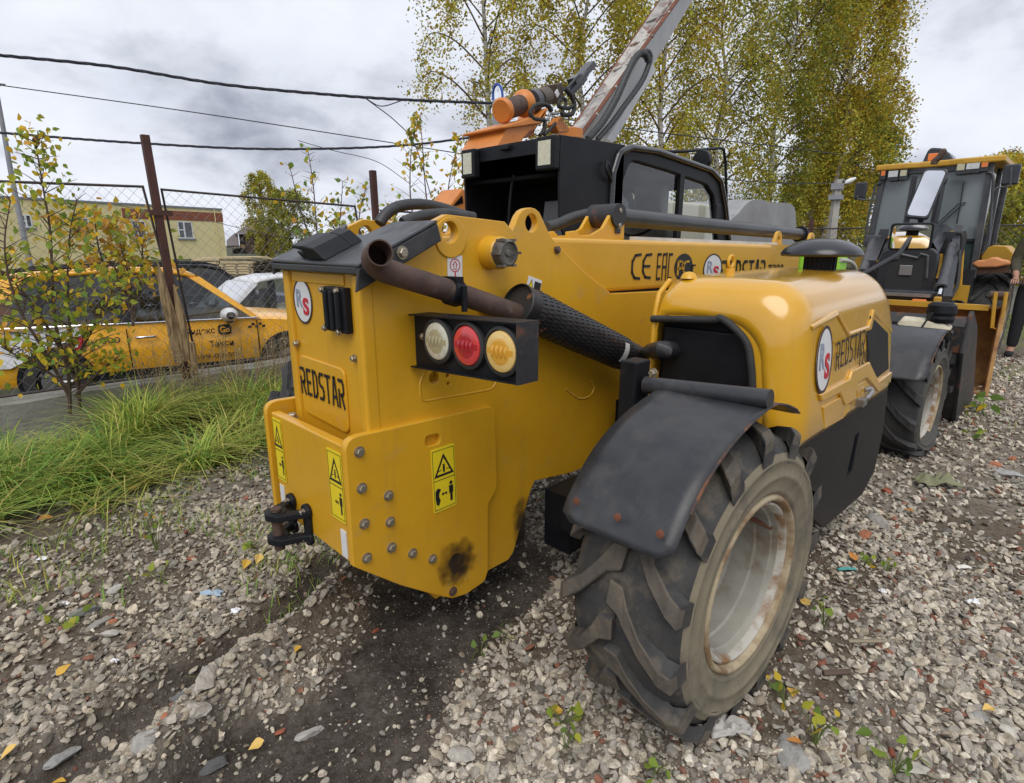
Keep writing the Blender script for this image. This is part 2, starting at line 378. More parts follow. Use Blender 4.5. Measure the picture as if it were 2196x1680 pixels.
def ground_h(x, y):
    x = np.asarray(x, float); y = np.asarray(y, float)
    h = .05*(fbm(x, y, 1.3, 1)-.5)+.018*(fbm(x, y, .25, 2)-.5)
    h = h*np.clip(1.2-.05*np.hypot(x, y), .3, 1)
    h += .085*np.exp(-(seg_dist(x, y, RIDGE)/.075)**2)*(.7+.6*fbm(x, y, .15, 3))
    h += .03*np.exp(-((x-.93)**2+(y-1.98)**2)/.028)
    h -= .05*np.exp(-(seg_dist(x, y, TRENCH)/.07)**2)
    pm_ = np.maximum(pit_mask(x, y), trench_mask(x, y)); h -= .045*pm_-pm_*(.050*(fbm(x, y, .16, 71)-.5)+.022*(fbm(x, y, .06, 73)-.5))
    # the wheels have sunk in a little, the lot behind the fence lies lower
    h += .03*(np.exp(-((x-1.95)**2/.03+(y-.68)**2/.06)))
    h -= (.24*sst(5.12, 5.5, y)+.42*sst(7.4, 8.6, y))*(1-sst(7.5, 9, x))
    return h
def axis(lo, hi, st, far, g=1.22):
    a = list(np.arange(lo, hi, st)); s = st; v = a[-1]
    while v < far: s *= g; v += s; a.append(v)
    s = st; v = a[0]; b = []
    while v > -far: s *= g; v -= s; b.append(v)
    return np.array(b[::-1]+a)
gx = axis(-.5, 6.0, .020, 900, 1.2); gy = axis(-.6, 5.3, .020, 900, 1.2)
GX, GY = np.meshgrid(gx, gy, indexing='ij'); GZ = ground_h(GX, GY); nx, ny = GX.shape
co = np.stack([GX, GY, GZ], -1).reshape(-1, 3)
idx = np.arange(nx*ny).reshape(nx, ny)
quads = np.stack([idx[:-1, :-1], idx[1:, :-1], idx[1:, 1:], idx[:-1, 1:]], -1).reshape(-1, 4)
def np_mesh(name, co, faces, smooth=False, colors=None):
    me = bpy.data.meshes.new(name); k = faces.shape[1]
    me.vertices.add(len(co)); me.vertices.foreach_set('co', co.astype(np.float32).ravel())
    me.loops.add(faces.size); me.loops.foreach_set('vertex_index', faces.astype(np.int32).ravel())
    me.polygons.add(len(faces)); me.polygons.foreach_set('loop_start', np.arange(0, faces.size, k, dtype=np.int32))
    me.polygons.foreach_set('use_smooth', np.full(len(faces), smooth))
    me.update(calc_edges=True)
    if colors is not None:
        at = me.color_attributes.new('tint', 'FLOAT_COLOR', 'POINT'); c4 = np.ones((len(co), 4), np.float32); c4[:, :3] = colors; at.data.foreach_set('color', c4.ravel())
    return me
X_, Y_ = co[:, 0], co[:, 1]
def soil(x, y):
    n = fbm(x, y, .5, 11)[:, None]; n2 = fbm(x, y, .09, 14)[:, None]
    c = np.array([.235, .205, .168])*(.65+.7*n)*(.6+.8*n2)
    brown = np.array([.12, .092, .066]); w = sst(.52, .66, fbm(x, y, .7, 21))[:, None]*.7
    c = c*(1-w)+brown*w
    pm = np.maximum(pit_mask(x, y), trench_mask(x, y)*.9)[:, None]
    dark = np.array([.085, .072, .062])*(.4+1.2*n2)
    c = c*(1-pm)+dark*pm
    gr = (sst(3.3, 3.9, y)*sst(5.2, 5.0, y) if False else sst(3.35, 3.9, y)*(1-sst(2.2, 3.0, x)))[:, None]
    c = c*(1-gr)+np.array([.045, .050, .022])*gr
    far = sst(9, 14, np.hypot(x, y))[:, None]; c = c*(1-far)+np.array([.09, .095, .06])*far
    return np.clip(c, .006, 1)
M_['soil'] = mat('soil', (.1, .1, .1), (.62, .6, .56), f=(.42, .6), sc_=38, rough=.95, bump=.9, bscale=95, attr='tint', spec=.15)
ground = link('ground', np_mesh('ground', co, quads, True, soil(X_, Y_)), M_['soil']); tag(ground, 'stony earth of the yard', None, None, 'structure')

# ------------------------------------------------------------------ gravel (crushed stone, one mass)
def ico(sub):
    bm = bmesh.new(); bmesh.ops.create_icosphere(bm, subdivisions=sub, radius=1); bm.verts.ensure_lookup_table()
    v = np.array([p.co[:] for p in bm.verts]); f = np.array([[q.index for q in p.verts] for p in bm.faces]); bm.free(); return v, f
def stone_shape(sub, seed):
    v, f = ico(sub); r = np.random.default_rng(seed)
    # cut by random planes so that it reads as crushed stone
    for _ in range(9):
        n = r.normal(size=3); n /= np.linalg.norm(n); d = r.uniform(.45, .85); s = v@n; v = v-np.maximum(s-d, 0)[:, None]*n
    v = v*(1+.12*r.normal(size=(len(v), 1))) if sub == 1 else v*(1+.05*r.normal(size=(len(v), 1)))
    return v*np.array([r.uniform(.85, 1.25), r.uniform(.75, 1.05), r.uniform(.5, .78)]), f
def proj_np(p):
    q = p-np.array([0, 0, CAM_H]); r_, u_, f_ = np.array(_rt), np.array(_up), np.array(_fw); z = q@f_
    return 1098+CAM_F*(q@r_)/z, 840-CAM_F*(q@u_)/z, z
def scatter(n, dmin, dmax, xr=(-1.2, 12), yr=(-2.6, 5.0)):
    w_ = R(75) if dmin < 2 else R(60); a = rng.uniform(CAM_A-w_, CAM_A+w_, n); d = np.sqrt(rng.uniform(dmin**2, dmax**2, n))
    x, y = d*np.cos(a), d*np.sin(a); z = ground_h(x, y); u, v, zz = proj_np(np.stack([x, y, z], 1))
    k = (zz > .05) & (u > -900) & (u < 3100) & (v < 3300) & (y > yr[0]) & (y < yr[1]) & (x > xr[0]) & (x < xr[1])
    return x[k], y[k], z[k]
PAL = 1.5*np.array([1.05, 1., .925])*np.array([[.40, .38, .345], [.33, .32, .30], [.27, .262, .25], [.45, .425, .375], [.21, .205, .20], [.36, .335, .285], [.24, .21, .175], [.52, .50, .46], [.11, .105, .10], [.16, .15, .14]])
PALW = np.array([.19, .17, .14, .14, .10, .11, .06, .03, .03, .03])
def build_stones(name, n, dmin, dmax, r0, r1, sub, nvar, dens=1.0, sink=.25):
    x, y, z = scatter(n, dmin, dmax)
    pm = np.maximum(pit_mask(x, y), trench_mask(x, y)*.85); gr = sst(3.35, 3.75, y-.25*(fbm(x, y, .4, 31)-.5))*(1-sst(2.0, 2.8, x))
    bare = sst(.54, .68, fbm(x, y, .7, 21))
    keep = rng.random(len(x)) < (1-(.86 if r0 > .005 else .35)*pm)*(1-.93*gr)*(1-.60*bare)*(1-.35*sst(.5, .68, fbm(x, y, .33, 41)))
    x, y, z = x[keep], y[keep], z[keep]; N = len(x); pm = pm[keep]
    r = r0+(r1-r0)*rng.beta(1.3, 3.2, N); r = r*(1-.3*pm)
    vs, fs, cs = [], [], []; base = 0
    pick = rng.integers(0, nvar, N)
    lid = rng.choice(len(PAL), N, p=PALW/PALW.sum()); c = PAL[lid]*rng.uniform(.72, 1.22, (N, 1))
    left = sst(.0, 1.0, (y-x)/2.0)[:, None]; c = c*(1-.18*left)*(1-left*np.array([0, .02, .06]))
    brick = rng.random(N) < .022+.02*(x > y); c[brick] = np.array([.27, .105, .065])*rng.uniform(.7, 1.25, (brick.sum(), 1))
    dusty = rng.random(N)[:, None]*.35; c = c*(1-dusty)+np.array([.25, .22, .18])*dusty
    if r0 < .004: c = c*(1-.55*pm)[:, None]
    for k in range(nvar):
        m = pick == k; K = m.sum()
        if not K: continue
        V, F = stone_shape(sub, 100+k+sub*50)
        a = rng.uniform(0, 2*np.pi, K); ca, sa = np.cos(a), np.sin(a)
        t = rng.normal(0, .35, (K, 2))
        P = V[None]*r[m][:, None, None]
        # small tilt, then yaw
        xx = P[..., 0]; yy = P[..., 1]; zz = P[..., 2]+xx*t[:, :1]+yy*t[:, 1:]
        X2 = xx*ca[:, None]-yy*sa[:, None]+x[m][:, None]; Y2 = xx*sa[:, None]+yy*ca[:, None]+y[m][:, None]; Z2_ = zz+(z[m]+r[m]*.62*(1-sink*2*rng.random(K)))[:, None]
        vs.append(np.stack([X2, Y2, Z2_], -1).reshape(-1, 3)); nv = len(V)
        fs.append((F[None]+(base+np.arange(K)*nv)[:, None, None]).reshape(-1, 3)); base += K*nv
        vv = 1+.10*rng.normal(size=(K, nv, 1)); cs.append((c[m][:, None]*vv).reshape(-1, 3))
    o = link(name, np_mesh(name, np.concatenate(vs), np.concatenate(fs), False, np.clip(np.concatenate(cs), .01, .9)), M_['stone'])
    return o, N
M_['stone'] = mat('crushed_stone', (.3, .3, .3), (.72, .70, .66), f=(.4, .62), sc_=60, rough=.85, bump=.35, bscale=160, attr='tint', spec=.25)
g1, n1_ = build_stones('gravel', 66000, .45, 3.3, .0055, .0245, 2, 14)
g2, n2_ = build_stones('gravel_beyond', 70000, 3.25, 9.5, .011, .031, 1, 12)
g3, n3_ = build_stones('grit', 70000, .55, 3.0, .0028, .0075, 1, 6)
print('stones', n1_, n2_, n3_)
tag(g1, 'loose crushed grey stone in front of the machine', None, None, 'stuff'); tag(g2, 'loose crushed stone further along the yard', None, None, 'stuff'); tag(g3, 'fine grit between the stones', None, None, 'stuff')
# ------------------------------------------------------------------ the telehandler
TH = thing('telehandler', 'big yellow telehandler with its tail, round silencer and rear wheel nearest the camera', 'telehandler', (2.6, 1.66, 0))
def part(name, me, m, parent=None, **k): return link(name, me, M_[m] if isinstance(m, str) else m, parent or TH, **k)
YR, YL = 1.42, 1.90
# frame side plates
lug = [(1850, 290), (1875, 255), (1905, 238), (1935, 233), (1965, 240), (1995, 265), (2020, 320), (2060, 410)]
top2 = [(1230, 345), (1355, 280), (1755, 330), (1810, 390)] + lug
outer = [Vector((.84, .45)), Vector((.84, 1.285)), Vector((1.02, 1.375))] + yp([Z2(*p) for p in top2], YR) + \
        [Vector((1.640, 1.375)), Vector((1.70, 1.335)), Vector((1.86, 1.235)), Vector((2.03, 1.15)), Vector((2.7, 1.13)), Vector((2.7, .41)), Vector((1.80, .40)), Vector((1.56, .435)), Vector((1.535, .40)), Vector((1.44, .17)), Vector((1.41, .145)), Vector((1.05, .145))]
holes = [circ2((1.153, 1.388), .030), circ2((1.528, 1.425), .031), circ2(yp([Z2(1270, 1408)], YR)[0], .020), circ2(yp([Z2(1362, 1393)], YR)[0], .007), circ2(yp([Z2(1367, 1448)], YR)[0], .006)]
o = part('side_plate', plate_me('side_plate', outer, holes, .030, ysurf(YR), .003), 'yellow', smooth=30)
o = part('side_plate', plate_me('side_plate', outer, holes[:2], .030, ysurf(YL), .003), 'yellow', smooth=30)
# raised ring round the first lifting eye and the stiffening plate along the top
part('lifting_eye_boss', plate_me('boss', circ2((1.158, 1.372), .062, 28), [circ2((1.153, 1.388), .032)], .012, ysurf(YR-.006), .003), 'yellow', smooth=30)
# swaged pocket outline on the flank
sw = rnd(yp([(905, 870), (905, 800), (1000, 790), (1085, 800), (1060, 830), (1030, 850), (990, 862), (940, 872)], YR), .03)
bm = bmesh.new(); tube(bm, [Vector((p.x, YR+.0022, p.y)) for p in rnd([(1.02, .87), (1.02, .93), (1.05, .985), (1.40, .965), (1.40, .93), (1.33, .855)], .05, 6)], .005, 6, closed=True)
part('pressed_rib', bm, 'yellow', smooth=60)
bm = bmesh.new(); tube(bm, spline([U(Z4(*p), y=YR+.0025) for p in [(1290, 1540), (1310, 1590), (1280, 1650), (1200, 1670), (1100, 1600)]], 5), .006, 6)
part('pressed_rib', bm, 'yellow', smooth=60)
bm = bmesh.new(); bx(bm, .90, 2.5, YR+.035, YL-.035, .5, .53); bx(bm, .885, .92, YR+.035, YL-.035, .45, 1.25); bx(bm, 1.50, 1.54, YR+.035, YL-.035, .17, .42); bx(bm, 1.60, 2.7, 1.27, 1.40, .15, .395); bx(bm, 1.0, 1.5, YR+.03, YL-.03, .17, .2)  # the low outer box is a black panel added for the cavity's shade
part('frame_crossmember_dark_panel', bm, 'black')
# rear panel between the two flanges
me = plate_me('rear_panel', [Vector((-p[0], p[1])) for p in [(1.452, .46), (1.868, .46), (1.868, 1.278), (1.452, 1.278)]], [], .012, xsurf(.840), .003)
part('rear_panel', me, 'yellow', smooth=30)
for ya, yb in ((YR-.002, YR+.038), (YL-.038, YL+.002)):
    bm = bmesh.new(); prism(bm, [Vector((.826, y, z)) for y, z in ((ya, .46), (yb, .46), (yb, 1.272), (ya, 1.272))], (.05, 0, 0))
    bev(part('corner_post', bm, 'yellow'), .010, 3)
bm = bmesh.new(); prism(bm, [Vector((.841, -p.x, p.y)) for p in rnd([Vector(q) for q in ((-1.848, .79), (-1.545, .775), (-1.545, .985), (-1.848, .992))], .03)], (-.009, 0, 0)); 
o = part('raised_panel', bm, 'yellow'); bev(o, .008, 3)
bm = bmesh.new(); bx(bm, .835, .841, 1.515, 1.85, 1.235, 1.268)
bev(part('raised_panel', bm, 'yellow'), .006, 2)
def rear_stroke(txt, c, w, h, wt): return stroke_me(txt, surf_at(c, (0, -1, 0), (0, 0, 1), .0015), w, h, wt)
part('lettering', rear_stroke('REDSTAR', (.8315, 1.695, .905), .288, .092, .115), 'ink')
def logo(M, r=.06, ry=.083, parent=None):
    """round badge with a grey R and a red S"""
    b = part('badge', plate_me('badge', circ2((0, 0), r, 40, ry), [], .002, M, 0), 'white', parent)
    lk = M @ Matrix.Translation((0, 0, .0004))
    me = plate_me('badge_rim', circ2((0, 0), r*1.05, 40, ry*1.05), [circ2((0, 0), r*.94, 40, ry*.955)], .001, lk @ Matrix.Translation((0, 0, .0007)), 0)
    part('badge_rim', me, mat('badge_rim', (.045, .022, .022), rough=.5), b)
    part('letter', fit_text('R', lk @ Matrix.Translation((-r*.33, ry*.13, .0009)), r*.66, ry*.82, .02), 'greyblue', b)
    part('letter', fit_text('S', lk @ Matrix.Translation((r*.36, -ry*.22, .0013)), r*.62, ry*.80, .035), 'red', b)
logo(surf_at((.840, 1.790, 1.173), (0, -1, 0), (0, 0, 1), .0025), .062, .070)
# rubber buffer on the rear panel
bm = bmesh.new(); bx(bm, .815, .839, 1.482, 1.602, 1.10, 1.232)
for k in range(3): bx(bm, .802, .816, 1.500+.034*k, 1.519+.034*k, 1.11, 1.222)
b = part('socket_cover', bm, 'black'); bev(b, .004)
def hexbolt(c, d, r=.012, h=.008, parent=None, washer=True, m='bolt'):
    bm = bmesh.new(); c = Vector(c); d = Vector(d).normalized()
    if washer: cyl(bm, c, c+d*.003, r*1.35, 14)
    tube(bm, [c+d*.003, c+d*(.003+h*.8), c+d*(.003+h)], [r, r, r*.85], 6)
    return link('bolt', bm, M_[m], parent or TH)
for y, z in ((1.600, 1.222), (1.512, 1.222), (1.600, 1.108), (1.515, 1.104)): hexbolt((.812, y, z), (-1, 0, 0), .008, .007)
for y, z in ((1.868, 1.028), (1.478, 1.028)): hexbolt((.834, y if y < 1.6 else 1.852, z), (-1, 0, 0), .009, .010)
# ---- counterweight: three plates
YC = 1.397
cwo = [Vector((.738, .418)), Vector((.738, .822)), Vector((1.322, .803))] + [Vector(p) for p in ((1.330, .50), (1.322, .475), (1.285, .435), (1.280, .165))]+yp([(1040, 1247), (1000, 1275), (970, 1284), (935, 1277), (860, 1256)], YC)
cwo = rnd(cwo, [.0, .045, .03, 0, .03, .02, .02, .02, .03, .03, .02, .0])
slot = rnd([Vector((a, b)) for a, b in ((1.015, .762), (1.075, .758), (1.075, .722), (1.015, .726))], .017, 5)
part('counterweight_plate', plate_me('cw', cwo, [slot, circ2(yp([Z3(1440, 1245)], YC)[0], .023)], .028, ysurf(YC), .003), 'yellow', smooth=30)
part('counterweight_plate', plate_me('cw', cwo, [], .028, ysurf(1.938), .003), 'yellow', smooth=30)
me = plate_me('cw_rear', [Vector((-1.909, .425)), Vector((-1.909, .792)), Vector((-1.426, .792)), Vector((-1.426, .415))], [], .032, xsurf(.744), .004)
part('counterweight_rear_plate', me, 'yellow', smooth=30)
bm = bmesh.new(); prism(bm, [(.80, 1.43, .44), (1.24, 1.43, .44), (1.24, 1.43, .14), (1.08, 1.43, .14), (.80, 1.43, .40)], (0, .475, 0))
part('counterweight_block', bm, 'yellow')
for p in [(762, 487), (780, 742), (967, 792), (797, 990), (978, 977), (988, 1157), (815, 1230), (1135, 1197), (1275, 1237)]:
    q = U(Z3(*p), y=YC); hexbolt(q, (0, -1, 0), .0125, .010)
q = U(Z3(1420, 1465), y=YC); hexbolt(q, (0, -1, 0), .013, .006, m='exhaust')
hexbolt((.79, 1.85, .775), (0, 0, 1), .016, .012)
# soot round the lower hole: a thin stain plate
M_['soot'] = mat('soot_stain', (.035, .025, .02), rough=.85)
def stain(c, r, M, seed, colr=(.04, .028, .02), soft=.9):
    m = bpy.data.materials.new('soot_stain'); m.use_nodes = True; N = m.node_tree.nodes; L = m.node_tree.links; p = N['Principled BSDF']
    p.inputs['Base Color'].default_value = (*colr, 1); p.inputs['Roughness'].default_value = .9; p.inputs['Specular IOR Level'].default_value = .1
    at = N.new('ShaderNodeAttribute'); at.attribute_name = 'fade'; n = N.new('ShaderNodeTexNoise'); n.inputs['Scale'].default_value = 25; n.inputs['Detail'].default_value = 8
    tcn = N.new('ShaderNodeTexCoord'); L.new(tcn.outputs['Object'], n.inputs['Vector'])
    a = N.new('ShaderNodeMath'); a.operation = 'MULTIPLY_ADD'; L.new(n.outputs['Fac'], a.inputs[0]); a.inputs[1].default_value = 1.1; L.new(at.outputs['Fac'], a.inputs[2])
    r_ = N.new('ShaderNodeMapRange'); r_.inputs['From Min'].default_value = .72; r_.inputs['From Max'].default_value = 1.35; r_.inputs['To Max'].default_value = soft; L.new(a.outputs[0], r_.inputs['Value']); L.new(r_.outputs[0], p.inputs['Alpha'])
    bm = bmesh.new(); n_ = 24; rings = []
    lay = bm.verts.layers.float.new('fade')
    cv = bm.verts.new((0, 0, 0)); cv[lay] = 1
    for k in range(1, 6):
        ring = []
        for j in range(n_):
            v = bm.verts.new((r*k/5*math.cos(2*math.pi*j/n_), r*k/5*math.sin(2*math.pi*j/n_), 0)); v[lay] = 1-k/5; ring.append(v)
        rings.append(ring)
    for j in range(n_): bm.faces.new((cv, rings[0][j], rings[0][(j+1) % n_]))
    for a_, b_ in zip(rings, rings[1:]):
        for j in range(n_): bm.faces.new((a_[j], b_[j], b_[(j+1) % n_], a_[(j+1) % n_]))
    me = bpy.data.meshes.new('stain'); bm.to_mesh(me); bm.free(); me.transform(M)
    o = link('soot_stain', me, m, TH); return o
# (the ring leaves the hole itself open behind it: a black disc stands in for the shade inside)
part('hole_shade_disc', plate_me('shade_disc', circ2(yp([Z3(1440, 1245)], YC)[0], .024), [], .004, ysurf(YC+.012), 0), 'dark')
stain(None, .115, surf_at(tuple(U(Z3(1448, 1265), y=YC)), (1, 0, 0), (0, 0, 1), .0022), 1)
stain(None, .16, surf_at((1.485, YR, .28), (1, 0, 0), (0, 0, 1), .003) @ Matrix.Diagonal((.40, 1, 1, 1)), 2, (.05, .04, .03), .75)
# warning stickers
def sticker(M, w, h, kind):
    s = part('warning_sticker', plate_me('sticker', rnd([Vector((-w/2, -h/2)), Vector((w/2, -h/2)), Vector((w/2, h/2)), Vector((-w/2, h/2))], w*.08), [], .0015, M, 0), 'stkyellow')
    L_ = M @ Matrix.Translation((0, 0, .0008)); mes = []
    def pl(pts, holes=()): mes.append(plate_me('i', [Vector(p) for p in pts], [[Vector(q) for q in h_] for h_ in holes], .0006, L_, 0))
    t = w*.42
    pl([(-t, h*.05), (t, h*.05), (0, h*.40)], [[(-t*.72, h*.085), (t*.72, h*.085), (0, h*.335)]])
    pl([(-w*.46, -.001), (w*.46, -.001), (w*.46, .001), (-w*.46, .001)])
    e_ = w*.46; g = h*.465
    pl([(-e_, -g), (e_, -g), (e_, g), (-e_, g)], [[(-e_+.0015, -g+.0015), (e_-.0015, -g+.0015), (e_-.0015, g-.0015), (-e_+.0015, g-.0015)]])
    # standing figure
    fx = w*.27; pl(circ2((fx, -h*.10), w*.07, 10)); pl([(fx-w*.09, -h*.14), (fx+w*.09, -h*.14), (fx+w*.09, -h*.26), (fx+w*.05, -h*.26), (fx+w*.05, -h*.39), (fx-w*.05, -h*.39), (fx-w*.05, -h*.26), (fx-w*.09, -h*.26)])
    # double arrow
    ax = -w*.02; pl([(ax-w*.13, -h*.235), (ax-w*.05, -h*.205), (ax-w*.05, -h*.226), (ax+w*.05, -h*.226), (ax+w*.05, -h*.205), (ax+w*.13, -h*.235), (ax+w*.05, -h*.265), (ax+w*.05, -h*.244), (ax-w*.05, -h*.244), (ax-w*.05, -h*.265)])
    if kind: pl([(-w*.40, -h*.16), (-w*.30, -h*.12), (-w*.16, -h*.15), (-w*.24, -h*.20), (-w*.26, -h*.26), (-w*.20, -h*.32), (-w*.28, -h*.40), (-w*.38, -h*.37), (-w*.41, -h*.27)])
    # little figure in the triangle
    pl(circ2((0, h*.215), w*.045, 8)); pl([(-w*.05, h*.195), (w*.05, h*.195), (w*.03, h*.105), (-w*.03, h*.105)])
    pl([(-w*.24, h*.13), (-w*.10, h*.145), (-w*.10, h*.155), (-w*.24, h*.14)]); pl([(w*.24, h*.13), (w*.10, h*.145), (w*.10, h*.155), (w*.24, h*.14)])
    part('pictogram', join_me('pictogram', mes), 'ink', s)
sticker(surf_at((1.085, YC, .598), (1, 0, .02), (-.02, 0, 1), .002), .098, .225, 1)
sticker(surf_at((.744, 1.475, .655), (0, -1, 0), (0, 0, 1), .003), .085, .225, 0)
sticker(surf_at((.744, 1.868, .665), (0, -1, 0), (0, 0, 1), .003), .07, .225, 0)
for y in (1.455, 1.88):
    bm = bmesh.new(); bx(bm, .7405, .7435, y-.016, y+.016, .425 if y < 1.6 else .44, .515 if y < 1.6 else .53); 
    o = part('reflective_strip', bm, 'white')
bm = bmesh.new(); bx(bm, .7408, .7435, 1.437, 1.471, .425, .427); bm.free()
# tow hitch
bm = bmesh.new(); HX, HY = .744, 1.742
for dy in (-.058, .058):
    lathe(bm, [(0, 0), (.027, 0), (.027, .018), (0, .018)], (HX, HY+dy, .50), (-1, 0, 0), 14); lathe(bm, [(0, 0), (.027, 0), (.027, .018), (0, .018)], (HX, HY+dy, .405), (-1, 0, 0), 14)
    bx(bm, HX-.017, HX, HY+dy-.020, HY+dy+.020, .405, .50)
for z in (.398, .482):
    pts = [(HX-.01, HY-.078), (HX-.05, HY-.058), (HX-.10, HY-.040), (HX-.122, HY), (HX-.10, HY+.040), (HX-.05, HY+.058), (HX-.01, HY+.078), (HX-.01, HY+.045), (HX-.05, HY+.020), (HX-.05, HY-.020), (HX-.01, HY-.045)]
    prism(bm, [Vector((x, y, z)) for x, y in pts], (0, 0, .024))
    lathe(bm, [(0, 0), (.036, 0), (.036, .026), (0, .026)], (HX-.085, HY, z+.001), (0, 0, 1), 18)
h = part('tow_hitch', bm, 'black'); bev(h, .005, 2)
bm = bmesh.new(); cyl(bm, (HX-.085, HY, .372), (HX-.085, HY, .518), .017, 14); part('hitch_pin', bm, 'exhaust', h)
for dy in (-.058, .058):
    for z in (.5, .405): hexbolt((HX-.018, HY+dy, z), (-1, 0, 0), .010, .013, h)
# ---- black sloping cover on the tail
bm = bmesh.new()
A0, A1, A2, A3 = [Vector(p) for p in ((.805, 1.374, 1.300), (1.075, 1.374, 1.422), (1.075, 1.90, 1.425), (.805, 1.93, 1.304))]
prism(bm, [A0, A1, (1.075, 1.60, 1.423), (.985, 1.63, 1.383), (.985, 1.80, 1.383), (1.06, 1.865, 1.418), A2, A3], (0, 0, -.010))
prism(bm, [A0+Vector((0, 0, -.010)), A1+Vector((0, 0, -.010)), A1+Vector((.014, 0, -.060)), A0+Vector((-.012, 0, -.075))], (0, .010, 0))
prism(bm, [A3+Vector((0, -.002, -.010)), A2+Vector((0, .028, -.010)), A2+Vector((0, .028, -.05)), A3+Vector((0, -.002, -.05))], (0, -.010, 0))
bx(bm, .806, .816, 1.386, 1.925, 1.272, 1.293)
cv = part('tail_cover', bm, 'black_dust'); bev(cv, .004)
q = U(Z2(1047, 545), y=1.372); hexbolt(q, (0, -1, 0), .014, .010, cv)
# camera housing on the cover
bm = bmesh.new()
sl = Vector((1.06-.80, 0, .115)).normalized(); nr = Vector((-sl.z, 0, sl.x)); o0 = Vector((.815, 1.645, 1.303))
def cvp(a, b, c): return o0+sl*a+Vector((0, -b, 0))+nr*c
prism(bm, [cvp(.0, .075, .004), cvp(.0, .03, .040), cvp(.0, -.03, .048), cvp(0, -.10, .050), cvp(0, -.10, .040), cvp(0, -.05, .034), cvp(0, -.03, .004)], sl*.10)
prism(bm, [cvp(.1, .075, .004), cvp(.1, .03, .040), cvp(.1, -.03, .048), cvp(.1, -.06, .004)], sl*.04)
bev(part('camera_hood', bm, 'black', cv), .004)
bm = bmesh.new(); prism(bm, [cvp(.01, -.09, .004), cvp(.01, -.11, .026), cvp(.01, -.045, .020), cvp(.01, -.04, .004)], sl*.05)
bev(part('reversing_camera', bm, 'black', cv), .004)
# hoses over the cover
for a, k in (([(890, 345), (930, 285), (1000, 235), (1100, 212), (1220, 215), (1350, 245), (1480, 288), (1540, 300)], 1.74), ([(1050, 340), (1120, 310), (1230, 285), (1380, 280), (1480, 300)], 1.62)):
    bm = bmesh.new(); pts = spline([U(Z2(*p), y=k) for p in a], 14)
    tube(bm, pts, [.019+.0012*(i % 2) for i in range(len(pts))], 10); part('hydraulic_hose', bm, 'hose', smooth=60)
# pivot pin through the tail
bm = bmesh.new(); lathe(bm, [(0, 0), (.055, 0), (.052, .055), (.047, .06)], (1.325, YR, 1.325), (0, -1, 0), 28); part('pin_boss', bm, 'yellow', smooth=40)
bm = bmesh.new(); lathe(bm, [(.046, .058), (.043, .09), (.036, .094), (.034, .086), (.012, .085), (.010, .092), (0, .092)], (1.325, YR, 1.325), (0, -1, 0), 24)
for k in range(6):
    a = k*1.05; bx(bm, 1.325+math.cos(a)*.046-.006, 1.325+math.cos(a)*.046+.006, YR-.096, YR-.06, 1.325+math.sin(a)*.046-.004, 1.325+math.sin(a)*.046+.004)
part('pivot_pin', bm, mat('greasy_pin', (.16, .15, .13), (.05, .045, .04), sc_=30, rough=.5, bump=.2), smooth=40)
# hook sticker and small warning sticker
M = surf_at((1.172, YR, 1.262), (1, 0, -.02), (.02, 0, 1), .002)
s = part('hook_sticker', plate_me('st', rnd([Vector(p) for p in ((-.030, -.056), (.030, -.056), (.030, .056), (-.030, .056))], .004), [], .0015, M, 0), 'white')
L_ = M @ Matrix.Translation((0, 0, .0008))
mes = [plate_me('i', circ2((0, .026), .021, 24), [circ2((0, .026), .018, 24)], .0006, L_), plate_me('i', [Vector(p) for p in ((-.006, .013), (.006, .013), (.006, .027), (.011, .027), (0, .040), (-.011, .027), (-.006, .027))], [[Vector(p) for p in ((-.004, .015), (.004, .015), (.004, .029), (.006, .029), (0, .036), (-.006, .029), (-.004, .029))]], .0006, L_)]
bm = bmesh.new(); tube(bm, [L_ @ Vector(p) for p in ((0, .005, 0), (0, -.008, 0), (.008, -.016, 0), (.014, -.028, 0), (.012, -.04, 0), (.002, -.046, 0), (-.010, -.042, 0), (-.014, -.032, 0))], .0022, 6)
me = bpy.data.meshes.new('h'); bm.to_mesh(me); bm.free(); mes.append(me)
part('hook_symbol', join_me('hook_symbol', mes), 'red', s)
c_ = U(Z4(865, 828), y=YR); M = surf_at(c_, (1, 0, -.30), (.30, 0, 1), .002)
s = part('caution_sticker', plate_me('st', rnd([Vector(p) for p in ((-.037, -.026), (.037, -.026), (.037, .026), (-.037, .026))], .003), [], .0015, M, 0), 'white'); L_ = M @ Matrix.Translation((0, 0, .0008))
part('sticker_panel', plate_me('i', [Vector(p) for p in ((.0, -.024), (.035, -.024), (.035, .015), (.0, .015))], [], .0006, L_), 'ink', s)
part('sticker_triangle', plate_me('i', [Vector(p) for p in ((-.033, -.016), (-.004, -.016), (-.0185, .018))], [], .0006, L_), 'stkyellow', s)
part('sticker_symbol', plate_me('i', [Vector(p) for p in ((-.033, -.016), (-.004, -.016), (-.0185, .018))], [[Vector(p) for p in ((-.029, -.013), (-.008, -.013), (-.0185, .012))]], .0006, L_ @ Matrix.Translation((0, 0, .0005))), 'ink', s)
hexbolt(U(Z4(1035, 565), y=YR), (0, -1, .3), .012, .010, m='exhaust')
